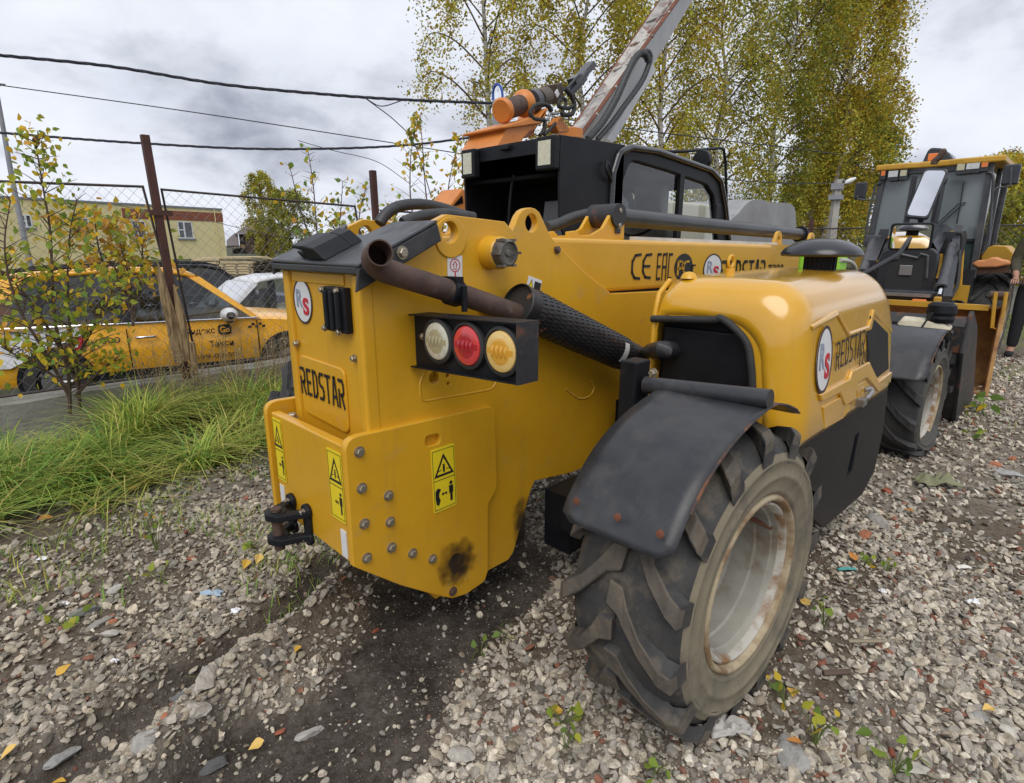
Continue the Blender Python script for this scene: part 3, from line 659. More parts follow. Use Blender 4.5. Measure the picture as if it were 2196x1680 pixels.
# ---- lamp box
LX = .985
lb = thing('lamp_box', None, None); lb.parent = TH; lb.matrix_parent_inverse = wmat(TH).inverted()
y0, y1, z0, z1 = .965, 1.415, 1.000, 1.160
bm = bmesh.new(); prism(bm, [(LX+.022, y0, z0+.010), (LX+.022, y1, z0-.012), (LX+.022, y1, z1-.010), (LX+.022, y0, z1+.006)], (.004, 0, 0))
prism(bm, [(LX, y0, z1+.006), (LX, y1, z1-.010), (LX, y1, z1-.014), (LX, y0, z1+.002)], (.078, 0, 0)); prism(bm, [(LX, y0, z0+.010), (LX, y1, z0-.012), (LX, y1, z0-.008), (LX, y0, z0+.014)], (.078, 0, 0))
part('lamp_case', bm, 'black', lb)
bm = bmesh.new(); bx(bm, LX, LX+.078, y0-.005, y0-.001, z0+.009, z1+.007); part('lamp_case_end', bm, 'black_scuff', lb)
bm = bmesh.new(); bx(bm, LX+.026, LX+.05, 1.395, 1.42, z0+.02, z1-.02); part('mounting_bracket', bm, 'black', lb)
def lens(name, c, colr, col2, inner):
    ring = bmesh.new(); lathe(ring, [(.060, 0), (.066, .004), (.066, .016), (.058, .020), (.056, .012)], (LX+.024, c[0], c[1]), (-1, 0, 0), 32)
    r_ = part('lamp_ring', ring, 'rubber', lb, smooth=40)
    bm = bmesh.new(); lathe(bm, [(.057, .010), (.053, .019), (.046, .022), (.0, .020)], (LX+.024, c[0], c[1]), (-1, 0, 0), 32)
    part(name, bm, mat(name, colr, col2, sc_=60, rough=.22, coat=.6), r_, smooth=40)
    bm = bmesh.new()
    for k in range(4):
        yy = c[0]+(-.024+.016*k); tube(bm, [(LX+.004, yy, c[1]-.014), (LX-.001, yy, c[1]-.006), (LX-.001, yy, c[1]+.006), (LX+.004, yy, c[1]+.014)], .0042, 6)
    bx(bm, LX+.002, LX+.006, c[0]-.047, c[0]+.047, c[1]-.008, c[1]+.008)
    lathe(bm, [(.035, .0), (.035, .0215), (.027, .0235), (.0, .021)], (LX+.024, c[0], c[1]), (-1, 0, 0), 28)
    part('lens_core', bm, mat(name+'_core', inner, rough=.2, coat=.6), r_, smooth=50)
cz_ = 1.082
lens('clear_lens', (1.290, cz_), (.66, .64, .52), (.50, .48, .38), (.40, .36, .22)); lens('red_lens', (1.158, cz_+.003), (.66, .055, .055), (.60, .045, .045), (.42, .02, .03)); lens('amber_lens', (1.025, cz_+.004), (.80, .56, .20), (.76, .50, .15), (.70, .36, .04))
hexbolt((LX+.022, 1.375, 1.085), (-1, 0, 0), .008, .006, lb)
# ---- exhaust: tail pipe, silencer, inlet
pe = [U(Z2(905, 548), y=1.335), U(Z2(870, 570), y=1.335), U(Z2(850, 610), y=1.335), U(Z2(880, 650), y=1.335), U(Z2(990, 690), y=1.335), U(Z2(1400, 820), y=1.335), U(Z2(1830, 965), y=1.335)]
pe = [U(Z2(896, 545), y=1.262), U(Z2(880, 552), y=1.285), U(Z2(858, 575), y=1.31), U(Z2(858, 612), y=1.328), U(Z2(905, 655), y=1.335), U(Z2(1000, 692), y=1.335)] + [U(Z2(1400, 818), y=1.335), U(Z2(1840, 965), y=1.335)]
ex = thing('exhaust', None, None); ex.parent = TH; ex.matrix_parent_inverse = wmat(TH).inverted()
bm = bmesh.new(); pp = spline(pe, 8); rings = tube(bm, pp, .0335, 20, cap=False); rings2 = tube(bm, pp[:16], .030, 20, cap=False)
for k in range(20): bm.faces.new((rings[0][k], rings[0][(k+1) % 20], rings2[0][(k+1) % 20], rings2[0][k]))
part('tail_pipe', bm, 'exhaust', ex, smooth=50)
m0, m1 = U(Z4(745, 968), y=1.33), U(Z4(1640, 1395), y=1.32)
md = (m1-m0).normalized(); ML = (m1-m0).length; MR = .070
bm = bmesh.new(); lathe(bm, [(MR*.98, -.004), (MR+.002, 0), (MR, .006), (MR*.97, ML*.5), (MR*.93, ML-.02), (MR*.80, ML), (.03, ML+.01), (0, ML+.01)], m0, md, 48); lathe(bm, [(MR*.97, -.003), (MR*.95, .01), (0, .012)], m0, md, 32)
mu = part('silencer', bm, 'muffler', ex, smooth=40)
E1, E2, D = frame_of(md); bm = bmesh.new(); bm2 = bmesh.new()
for i in range(17):
    for k in range(30):
        t = .06+.036*i; a = 2*math.pi*(k+.5*(i % 2))/30
        if t > ML-.05: continue
        rr = (MR*(1-.07*t/ML)); c = m0+D*t; e_ = E1*math.cos(a)+E2*math.sin(a); tg = D.cross(e_)
        # each louvre: a lifted tab with its dark opening
        w_, l_ = .0052, .012
        p = [c+e_*rr+D*(-l_)+tg*(-w_), c+e_*rr+D*(-l_)+tg*w_, c+e_*(rr+.0045)+D*(l_)+tg*w_*.8, c+e_*(rr+.0045)+D*(l_)+tg*(-w_*.8)]
        v = [bm.verts.new(q) for q in p]; bm.faces.new(v)
        q_ = [bm.verts.new(c+e_*rr+D*(l_+.001)+tg*s_*w_*.8) for s_ in (1, -1)]
        bm.faces.new((v[0], v[3], q_[1])); bm.faces.new((v[1], q_[0], v[2])); f = bm.faces.new((v[3], v[2], q_[0], q_[1]))
lo = part('louvre', bm, 'muffler', mu); lo['kind'] = 'stuff'
# label on the silencer
bm = bmesh.new(); lab0 = ML*.73
lathe(bm, [(MR*.955, lab0-.017), (MR*.952, lab0+.017)], m0, md, 10, a0=R(30), a1=R(95)); 
bm.free()
tow = (Vector((0, 0, CAM_H))-(m0+md*lab0)); tow -= md*tow.dot(md); tow.normalize(); side_ = md.cross(tow)
bm = bmesh.new(); prev = None
for j in range(9):
    a = R(-25+8*j); e_ = tow*math.cos(a)+side_*math.sin(a)*(1 if side_.z > 0 else -1)
    r_ = MR*.953+.009; v = (bm.verts.new(m0+md*(lab0-.016)+e_*r_), bm.verts.new(m0+md*(lab0+.016)+e_*r_))
    if prev: bm.faces.new((prev[0], prev[1], v[1], v[0]))
    prev = v
part('silencer_label', bm, 'white', mu, smooth=60)
bm = bmesh.new(); tube(bm, spline([m1-md*.02, m1+md*.03, U(Z4(1720, 1330), y=1.22), U(Z4(1800, 1312), x=1.72), U(Z4(1880, 1312), x=1.80), U(Z4(1900, 1316), x=1.845)], 6), .032, 16); part('inlet_pipe', bm, 'muffler', ex, smooth=50)
kq = U(Z2(1425, 828), y=1.335); ki = min(range(2, len(pp)-2), key=lambda i: (pp[i]-kq).length); ck = pp[ki]; bm = bmesh.new(); dpp = (pp[ki+1]-pp[ki-1]).normalized(); lathe(bm, [(.034, -.02), (.041, -.018), (.041, .018), (.034, .02)], ck, dpp, 20); bx(bm, ck.x-.012, ck.x+.016, ck.y-.03, ck.y+.04, ck.z+.02, ck.z+.046); bx(bm, ck.x-.004, ck.x+.012, ck.y-.05, ck.y-.040, ck.z-.055, ck.z+.02)
part('pipe_clamp', bm, 'black', ex)
bm = bmesh.new(); bx(bm, 1.26, 1.40, 1.36, YR, 1.16, 1.165); part('silencer_bracket', bm, 'black_scuff', ex)
# ---- boom
bm = bmesh.new(); BZ = lambda x: 1.384-.0135*(x-1.6)
def boxbeam(bm, xa, xb, ya, yb, hz0, dz0):
    prism(bm, [(xa, ya, BZ(xa)-dz0), (xb, ya, BZ(xb)-dz0), (xb, ya, BZ(xb)-hz0), (xa, ya, BZ(xa)-hz0)], (0, yb-ya, 0))
boxbeam(bm, 1.36, 3.80, 1.442, 1.90, .225, .004); b = part('boom', bm, 'yellow'); bev(b, .018, 3)
bm = bmesh.new(); boxbeam(bm, 3.76, 4.55, 1.458, 1.884, .19, .0); part('inner_boom', bm, 'yellow_gloss', b); 
bm = bmesh.new(); boxbeam(bm, 2.27, 3.95, 1.470, 1.50, .010, -.012); part('boom_top_strip', bm, mat('pale_strip', (.70, .69, .66), (.5, .48, .44), sc_=6, rough=.3), b)  # thin pale strip along the top edge of the boom
# boom head and stay below it going down in front
bm = bmesh.new(); prism(bm, [(4.25, 1.47, 1.33), (5.0, 1.47, 1.28), (5.15, 1.47, .75), (4.95, 1.47, .45), (4.7, 1.47, .5), (4.55, 1.47, 1.12)], (0, .40, 0)); part('boom_head', bm, 'yellow', b)
# cylinder on the boom
y_ = 1.60
br = [(-.36, -.105), (-.36, -.075), (-.31, -.07), (-.28, -.09), (-.20, -.085), (-.12, -.055), (-.05, .025), (-.02, .045), (.02, .045), (.04, .025), (.045, -.105)]
for yy in (1.54, 1.66):
    bm = bmesh.new(); prism(bm, [(2.24+a, yy, 1.478+c) for a, c in br], (0, .018, 0)); bev(part('cylinder_bracket', bm, 'yellow'), .003)
bm = bmesh.new(); lathe(bm, [(0, -.01), (.052, -.01), (.052, .14), (0, .14)], (2.22, 1.535, 1.478), (0, 1, 0), 20); part('cylinder_eye', bm, 'black_scuff', smooth=40)
bm = bmesh.new(); bx(bm, 2.205, 2.245, 1.532, 1.541, 1.40, 1.53); bev(part('lock_plate', bm, 'black_scuff'), .012, 3)
for z in (1.435, 1.50): hexbolt((2.225, 1.532, z), (0, -1, 0), .011, .008)
bm = bmesh.new(); cyl(bm, (2.25, 1.60, 1.478), (4.75, 1.60, 1.428), .042, 24); b2 = part('lift_cylinder', bm, mat('cylinder_black', (.028, .029, .032), (.05, .05, .053), sc_=5, rough=.4, coat=.1), smooth=40)
bm = bmesh.new(); lathe(bm, [(0, 0), (.060, 0), (.062, .02), (.055, .035), (0, .035)], (4.72, 1.60, 1.428), (1, 0, -.02), 22); part('cylinder_cap', bm, 'black', b2, smooth=40)
for xx in (4.05, 4.70):
    bm = bmesh.new(); me = plate_me('lg', [Vector((xx-.10, 1.33))]+[Vector((xx+.055*math.cos(a), 1.385+.055*math.sin(a))) for a in np.linspace(math.pi*.9, 0, 9)]+[Vector((xx+.08, 1.33))], [circ2((xx, 1.388), .02)], .02, ysurf(1.50), .002); bm.free()
    part('boom_lug', me, 'yellow', smooth=30)
bm = bmesh.new(); tube(bm, spline([U(Z4(960, 400), y=1.75), U(Z4(1060, 370), y=1.75), U(Z4(1150, 330), y=1.75), U(Z4(1260, 300), y=1.75)], 12), .026, 10); part('hydraulic_hose', bm, 'hose', smooth=60)
# printed marks on the boom
def boom_mark(p0, p1, y=1.4415):
    a, b_ = U(Z6(*p0), y=y), U(Z6(*p1), y=y); return (a+b_)/2, abs(b_.x-a.x), abs(b_.z-a.z)
Mb = lambda c: surf_at(c, (1, 0, -.0135), (.0135, 0, 1), .0012)
c_, w, h = boom_mark((38, 178), (170, 375)); part('approval_mark', stroke_me('C', Mb(c_-Vector((w*.26, 0, 0))), w*.42, h*.90, .10), 'ink'); part('approval_mark', stroke_me('e', Mb(c_+Vector((w*.26, 0, 0))), w*.42, h*.90, .10), 'ink')
c_, w, h = boom_mark((197, 180), (310, 375)); part('approval_mark', stroke_me('EHK', Mb(c_+Vector((.012, 0, 0))), w*.84, h*.92, .10), 'ink')
c_, w, h = boom_mark((337, 190), (465, 375)); Mk = Mb(c_)
dsk = part('approval_mark', plate_me('disc', circ2((-.01, 0), w*.44, 32, h*.49), [], .0012, Mk), 'ink')
pbm = []
for ch, dx in (('P', -.22), ('C', .05)): pbm.append(stroke_me(ch, Mk @ Matrix.Translation((w*dx, -.002, .0008)), w*.26, h*.5, .15))
part('mark_letter', join_me('mark_letter', pbm), 'yellow', dsk)
pbm = [stroke_me('T', Mk @ Matrix.Translation((w*.37, -.008, .001)), w*.26, h*.28, .2)]
part('mark_letter', join_me('mark_letter', pbm), 'ink', dsk)
c_, w, h = boom_mark((540, 172), (650, 410)); logo(Mb(c_), w*.47, h*.40)
c_, w, h = boom_mark((668, 228), (945, 390)); part('lettering', stroke_me('REDSTAR', Mb(c_), w, h*.82, .14), 'ink')
c_, w, h = boom_mark((985, 265), (1075, 340)); part('lettering', stroke_me('T200', Mb(c_), w, h*.85, .16), 'ink')
bm = bmesh.new(); prism(bm, [(1.95, 1.447, 1.155), (2.8, 1.447, 1.140), (2.8, 1.52, 1.10), (1.95, 1.52, 1.10)], (0, 0, -.01)); bm.free()
# ---- engine hood
HD = thing('engine_hood', None, None); HD.parent = TH; HD.matrix_parent_inverse = wmat(TH).inverted()
X0, X1, HY0, HY1, HZ0 = 1.80, 3.10, .55, 1.068, .700
def hood_sec(x):
    """outer profile (y, z) at x going from the bottom of the outer face over the top to the inner face"""
    t = (x-X0)/(X1-X0)
    top = 1.238+.034*t-.026*t*t; rr = .145
    y0 = HY0; zb = HZ0+.012*(1-t)
    e_ = 0
    if x < X0+.13: u = 1-(x-X0)/.13; e_ = .13*(1-math.sqrt(max(0, 1-u*u)))
    if x > X1-.34: u = (x-(X1-.34))/.34; top -= .22*u**2.0; y0 += .03*max(0, (x-(X1-.12))/.12)**2
    top -= e_*.95; yo = y0+e_*.75
    pts = [(yo+.012, zb), (yo, zb+.03)]
    for k in range(1, 4): pts.append((yo+.006*k, zb+.03+(top-rr-zb-.03)*k/4))
    for k in range(0, 10):
        a = math.pi/2*k/9; pts.append((yo+.028+rr*(1-math.cos(a)), top-rr+rr*math.sin(a)))
    for k in range(1, 4): pts.append((yo+.028+rr+(HY1-.06-yo-.028-rr)*k/3, top+.004*math.sin(k/3*math.pi)))
    pts += [(HY1-.02, top-.012), (HY1, top-.06), (HY1, HZ0+.2)]
    return pts
bm = bmesh.new(); xs = [X0+.13*(1-math.cos(math.pi/2*k/8)) for k in range(9)] + list(np.linspace(X0+.16, X1-.36, 8)) + list(np.linspace(X1-.32, X1, 12))
rows = [[bm.verts.new((x, y, z)) for y, z in hood_sec(x)] for x in xs]
for a, b_ in zip(rows, rows[1:]):
    for i in range(len(a)-1): bm.faces.new((a[i], b_[i], b_[i+1], a[i+1]))
fr = rows[-1]; bm.faces.new(fr)
sh = link('hood_shell', bm, M_['yellow_gloss'], HD, smooth=50)
md_ = sh.modifiers.new('thick', 'SOLIDIFY'); md_.thickness = .012; md_.offset = -1
# rear face of the hood: a yellow surround with a window, seal and black baffle
sec = hood_sec(X0); RX = X0
wout = [Vector((-q.y, q.z)) for q in (U(Z6(*p), x=RX) for p in [(205, 640), (600, 648), (900, 658), (985, 715), (1010, 830), (1030, 1000), (1060, 1200), (1085, 1420)])]
win = wout[:]+[Vector((-.60, HZ0-.05)), Vector((-HY1-.02, HZ0-.05)), Vector((-HY1-.02, wout[0].y))]
edge = [(y, z) for y, z in sec]
def edge_y(z): return float(np.interp(z, [q[1] for q in edge[:14]], [q[0] for q in edge[:14]]))
wout = [Vector((min(p.x, -edge_y(p.y)-.030), p.y)) for p in wout]
op = [Vector((-y, z)) for y, z in sec if y < HY1-.03]
op += [Vector((-HY1, sec[-3][1]-.02)), Vector((-HY1, wout[0].y))] + wout[1:]
rear = link('hood_surround', plate_me('hood_surround', op, [], .010, xsurf(RX+.001), 0), M_['yellow_gloss'], HD)
bm = bmesh.new(); sp = [Vector((RX-.004, -p.x, p.y)) for p in wout]; sp = [Vector((RX-.004, HY1-.01, wout[0].y))]+sp
tube(bm, spline(sp, 5), .0125, 8); link('rubber_seal', bm, M_['rubber'], HD, smooth=60)
bm = bmesh.new(); bx(bm, RX+.05, RX+.06, .655, HY1, .60, 1.14); bx(bm, RX+.02, RX+.05, .69, HY1-.03, .62, 1.068)
bev(link('engine_baffle', bm, M_['black'], HD), .006)
bm = bmesh.new(); bx(bm, RX+.06, X1-.08, .62, HY1-.02, .62, 1.08); link('engine_block', bm, M_['dark'], HD)
bm = bmesh.new(); tube(bm, [Vector((RX+.005, HY1+.004, .75)), Vector((RX+.005, HY1+.004, 1.10)), Vector((RX+.03, HY1+.006, 1.18)), Vector((RX+.10, HY1+.006, 1.225))], .010, 8); link('hood_edge_trim', bm, M_['yellow'], HD, smooth=60)
# raised mouldings on the outer face
def face_y(x, z):
    s_ = hood_sec(x); zz = [q[1] for q in s_[:14]]; yy = [q[0] for q in s_[:14]]
    return float(np.interp(z, zz, yy))
def pad(poly, h, name, m, par=HD, bw=.006):
    bm = bmesh.new(); a = [bm.verts.new((p.x, face_y(p.x, p.y)+.004, p.y)) for p in poly]; b_ = [bm.verts.new((p.x, face_y(p.x, p.y)-h, p.y)) for p in poly]; n = len(a)
    bm.faces.new(a); bm.faces.new(list(reversed(b_)))
    for i in range(n): bm.faces.new((a[i], b_[i], b_[(i+1) % n], a[(i+1) % n]))
    o = link(name, bm, M_[m], par); bev(o, bw, 3, 20); return o
pz = lambda pts: yp([Z6(*p) for p in pts], HY0+.01)
pad(pz([(1320, 690), (1500, 580), (1560, 735), (1690, 690), (1735, 575), (1850, 700), (1850, 740), (1735, 615), (1700, 720), (1550, 765), (1495, 625), (1322, 722)]), .007, 'hood_moulding', 'yellow_gloss')
pad(pz([(1318, 1160), (1525, 1050), (1545, 995), (1665, 935), (1715, 1070), (1820, 1005), (1822, 1080), (1712, 1140), (1640, 1045), (1580, 1075), (1540, 1200), (1480, 1235), (1450, 1150), (1325, 1210)]), .011, 'hood_moulding', 'yellow_gloss')
pad(pz([(1340, 1245), (1500, 1155), (1520, 1260), (1480, 1330), (1345, 1400)]), .006, 'hood_moulding', 'yellow_gloss')
pv = pz([(1715, 622), (1672, 755), (1662, 950), (1710, 1050), (1800, 985), (1815, 740)])
pad(pv, .004, 'vent_mesh', 'black', bw=.002)
pl_ = pz([(1575, 1100), (1640, 1065), (1650, 1175), (1582, 1215)]); pad(pl_, .004, 'latch_recess', 'yellow_gloss')
c_ = U(Z6(1605, 1200), y=HY0); c_.y = face_y(c_.x, c_.z)-.012
bm = bmesh.new(); bx(bm, c_.x-.035, c_.x+.02, c_.y-.016, c_.y+.014, c_.z-.02, c_.z+.01); tube(bm, [c_+Vector((.02, -.01, .004)), c_+Vector((.09, -.012, .02)), c_+Vector((.10, -.004, .03)), c_+Vector((.06, .01, .03))], .010, 8)
bev(link('hood_latch', bm, M_['steel'], HD), .006)
def hood_frame(p, lift=.006):
    c = U(Z6(*p), y=HY0+.012); c.y = face_y(c.x, c.z); n0 = face_y(c.x, c.z+.03)-face_y(c.x, c.z-.03)
    return surf_at(c, (1, (face_y(c.x+.05, c.z)-face_y(c.x-.05, c.z))/.1, 0), (0, n0/.06, 1), lift)
_TH = TH
logo(hood_frame((1365, 925)), .075, .108, HD)
link('lettering', stroke_me('REDSTAR', hood_frame((1550, 848)) @ Matrix.Rotation(R(1.5), 4, 'Z'), .35, .098, .085), M_['ink'], HD)
link('lettering', stroke_me('T200', hood_frame((1632, 905)) @ Matrix.Rotation(R(1.5), 4, 'Z'), .155, .047, .10), M_['ink'], HD)
bm = bmesh.new(); c_ = Vector((2.12, .95, 1.256)); tube(bm, [c_+Vector((.022*math.cos(a), 0, .034+.022*math.sin(a))) for a in np.linspace(0, 2*math.pi, 17)[:-1]], .006, 8, closed=True); lathe(bm, [(.018, -.01), (.016, .01), (0, .012)], c_, (0, 0, 1), 12)
e_ = link('lifting_eye', bm, M_['yellow'], HD, smooth=60); e_.matrix_world
bm = bmesh.new(); lathe(bm, [(.03, -.01), (.022, .006), (.012, .012), (0, .014)], (1.90, 1.0, 1.245), (0, 0, 1), 14); link('hood_bracket', bm, M_['yellow'], HD, smooth=40)
# air intake mushroom
MC = Vector((2.64, .80, 1.22))
bm = bmesh.new(); lathe(bm, [(.058, 0), (.058, .10), (.0, .10)], MC, (0, 0, 1), 24)
for k in range(18):
    a = 2*math.pi*k/18; bx(bm, MC.x+.058*math.cos(a)-.004, MC.x+.058*math.cos(a)+.004, MC.y+.058*math.sin(a)-.004, MC.y+.058*math.sin(a)+.004, MC.z+.0, MC.z+.10)
ai = part('air_intake', bm, 'black', smooth=40)
bm = bmesh.new(); lathe(bm, [(.06, .088), (.148, .084), (.156, .092), (.154, .100), (.140, .118), (.10, .142), (.05, .155), (0, .158)], MC, (0, 0, 1), 40); part('intake_cap', bm, mat('black_plastic', (.012, .013, .017), rough=.3, coat=.3), ai, smooth=40)
# lime green fittings behind the intake
M_['lime'] = mat('lime_plastic', (.28, .62, .04), rough=.4)
for p, w in (((1275, 240), .07), ((1440, 255), .10)):
    c_ = U(Z6(*p), y=1.10); bm = bmesh.new(); bx(bm, c_.x-w*.8, c_.x+w*.8, c_.y-.05, c_.y+.05, c_.z-.085, c_.z+.075)
    bev(part('hose_guard', bm, 'lime'), .02, 3)
bm = bmesh.new(); tube(bm, spline([U(Z6(*p), y=1.05) for p in [(1480, 235), (1540, 245), (1575, 275), (1590, 330)]], 6), .012, 8); part('hose', bm, mat('pale_hose', (.45, .44, .40), rough=.5), smooth=60)
# ---- black skirt below the hood
bm = bmesh.new(); sk = rnd([Vector(p) for p in ((1.93, .715), (3.18, .70), (3.24, .45), (3.20, .24), (3.02, .17), (2.42, .215), (2.12, .40))], .03)
hl = [[Vector(p) for p in ((2.66, .36), (2.74, .375), (2.76, .555), (2.70, .55))]]
bm.free(); me = plate_me('skirt', sk, hl, .02, ysurf(.585), .003); sk_ = part('side_skirt', me, 'black', smooth=30)
bm = bmesh.new(); bx(bm, 2.0, 3.2, .62, 1.35, .25, .70); part('chassis_box', bm, 'dark')
bm = bmesh.new(); bx(bm, 1.7, 4.9, 1.45, 1.88, .42, .62); bx(bm, 1.58, 1.66, .9, 1.30, .26, .36); bx(bm, 1.45, 1.55, 1.93, 2.42, .3, .38); bx(bm, 4.35, 4.6, .95, 2.42, .3, .45); part('chassis', bm, 'black')
# ---- wheels
def tyre_prof(Rt, Rr, w, n=1):
    # (radius, offset from the mid-plane); closed ring section
    f = lambda u: Rr+(Rt-Rr)*u
    half = [(Rr, .40), (f(.05), .455), (f(.10), .475), (f(.14), .492), (f(.18), .486), (f(.34), .512), (f(.38), .527), (f(.42), .513), (f(.60), .511), (f(.63), .523), (f(.67), .505), (f(.74), .49), (Rt-.032, .462), (Rt-.012, .38), (Rt, .25)]
    return [(r, -w*h) for r, h in half]+[(Rt+.004, 0)]+[(r, w*h) for r, h in reversed(half)]
def make_wheel(name, c, yaw, Rt=.445, Rr=.262, w=.395, flat=0.0, dusty=True, lug_h=.032, NL=15, parent=None, label=None, rim='rim'):
    """axle along local Y, outer face towards -Y"""
    root = bpy.data.objects.new(name, None); col.objects.link(root); root.location = c; root.rotation_euler = (0, 0, yaw)
    if parent: root.parent = parent; root.matrix_parent_inverse = wmat(parent).inverted()
    if label: root['label'] = label
    bm = bmesh.new(); prof = tyre_prof(Rt-lug_h*.75, Rr, w); NS = 72; rings = []
    def squash(v):
        z = v.z
        if flat and z < 0:
            lim = -(Rt-flat)
            k = max(0, (-z-(Rt-flat)*.55)/(Rt-(Rt-flat)*.55)); v.y *= 1+.16*min(1, k*1.5)
            if z < lim*.55: v.z = lim*.55+(z-lim*.55)*(abs(lim)*.45)/(Rt-abs(lim)*.55)
        return v
    for i in range(NS):
        a = 2*math.pi*i/NS; rings.append([bm.verts.new(squash(Vector((r*math.cos(a), h, r*math.sin(a))))) for r, h in prof])
    for i in range(NS):
        A, B_ = rings[i], rings[(i+1) % NS]
        for k in range(len(prof)-1):
            f = bm.faces.new((A[k], B_[k], B_[k+1], A[k+1])); f.material_index = 1 if (k < 11 or k > len(prof)-13) else 0; f.smooth = True
    # chevron lugs: both halves, staggered
    def P_(a, y, r): return squash(Vector((r*math.cos(a), y, r*math.sin(a))))
    for side in (-1, 1):
        for i in range(NL):
            a0 = 2*math.pi*(i+(0 if side < 0 else .5))/NL
            # centre line from the mid-plane out to the shoulder, trailing backwards
            stations = [(-.06, .00, .95), (.012, .03, 1.15), (.04, .14, .92), (.09, .30, .80), (.155, .44, .82), (.196, .50, .85), (.205, .515, .70)]
            pr = None
            for j, (ya, da, wd) in enumerate(stations):
                y = side*(-1)*0 + side*(ya+.02)*w/.395 if ya > -.05 else side*(-.012)
                a = a0 + da*.78; hw = wd*.082
                rt = Rt if j < 5 else (Rt-.014 if j == 5 else Rt-.046)
                rb_ = Rt-lug_h-.01 if j < 5 else (Rt-lug_h-.03 if j == 5 else Rt-.098)
                yy = side*min(abs(y), w*.5+.004) if j >= 5 else y
                ring = [P_(a-hw*1.2, yy, rb_), P_(a-hw*.88, yy, rt), P_(a+hw*.88, yy, rt), P_(a+hw*1.2, yy, rb_)]
                ring = [bm.verts.new(q) for q in ring]
                if pr:
                    for k in range(3):
                        f = bm.faces.new((pr[k], pr[k+1], ring[k+1], ring[k])); f.material_index = 2 if k == 1 else 0
                else: bm.faces.new(ring)
                pr = ring
            bm.faces.new(list(reversed(pr)))
    ty = link('tyre', bm, [M_['tread'] if dusty else M_['tread_dark'], M_['sidewall'] if dusty else M_['sidewall_dark'], M_['tread_top'] if dusty else M_['tread_dark']], root, world_coords=False)
    bmod = ty.modifiers.new('bevel', 'BEVEL'); bmod.width = .0035; bmod.segments = 1; bmod.limit_method = 'ANGLE'; bmod.angle_limit = R(40)
    # rim: flange, bead seat, drop, dish
    bm = bmesh.new(); yo = -w*.5
    lathe(bm, [(Rr+.010, -yo-.024), (Rr+.012, -yo-.012), (Rr+.006, -yo-.004), (Rr-.002, -yo-.004), (Rr-.007, -yo-.012), (Rr-.010, -yo-.032), (Rr-.018, -yo-.036), (Rr-.030, -yo-.040)], (0, 0, 0), (0, -1, 0), 64)
    fl = link('rim_flange', bm, M_['rim_rust'], root, world_coords=False, smooth=60)
    bm = bmesh.new(); lathe(bm, [(Rr-.012, -yo-.030), (Rr-.014, -yo-.020), (Rr-.020, -yo-.018), (Rr-.026, -yo-.024), (Rr-.031, -yo-.046)], (0, 0, 0), (0, -1, 0), 64)
    link('lock_ring', bm, M_['lock_ring'], fl, world_coords=False, smooth=60)
    bm = bmesh.new(); lathe(bm, [(Rr-.030, -yo-.040), (Rr-.033, -yo-.055), (Rr-.040, -yo-.058), (Rr-.041, -yo-.10), (Rr-.049, -yo-.105), (Rr-.050, -yo-.17), (Rr-.060, -yo-.18), (Rr-.062, -yo-.285), (Rr-.075, -yo-.30), (.14, -yo-.305), (.09, -yo-.295), (.085, -yo-.25), (.0, -yo-.245)], (0, 0, 0), (0, -1, 0), 64)
    rm = link('rim', bm, M_[rim], root, world_coords=False, smooth=40)
    for k in range(8):
        a = 2*math.pi*k/8; b_ = hexbolt((.115*math.cos(a), yo+.298, .115*math.sin(a)), (0, -1, 0), .014, .014, rm); b_.matrix_parent_inverse = Matrix.Identity(4)
    bm = bmesh.new(); cyl(bm, (Rr*.55, yo+.16, .13), (Rr*.80, yo+.055, .085), .008, 8); link('valve_stem', bm, M_['rust'], rm, world_coords=False)
    return root
M_['lock_ring'] = mat('pale_lock_ring', (.46, .44, .39), (.22, .12, .05), f=(.46, .60), sc_=9, rough=.6, bump=.1)
M_['tread_top'] = mat('tread_top_rubber', (.125, .105, .080), (.065, .057, .048), sc_=9, rough=.8, dirt=((.17, .14, .10), 14, .52, .75), bump=.35, bscale=50)
M_['sidewall_dark'] = mat('dark_sidewall', (.055, .053, .048), (.085, .078, .065), sc_=7, rough=.8, bump=.15, bscale=50)
make_wheel('wheel', (1.475, .664, .432), -.052, parent=TH, label='dusty rear wheel with open grey rim and rusty flange', Rt=.452, Rr=.248, w=.335)
make_wheel('wheel', (4.52, .765, .33), -.03, parent=TH, Rt=.445, Rr=.252, flat=.10, dusty=False, label='front wheel with a slack dark tyre')
for x, z in ((1.50, .45), (4.5, .42)): make_wheel('wheel', (x, 2.62, z), math.pi, parent=TH, dusty=False)
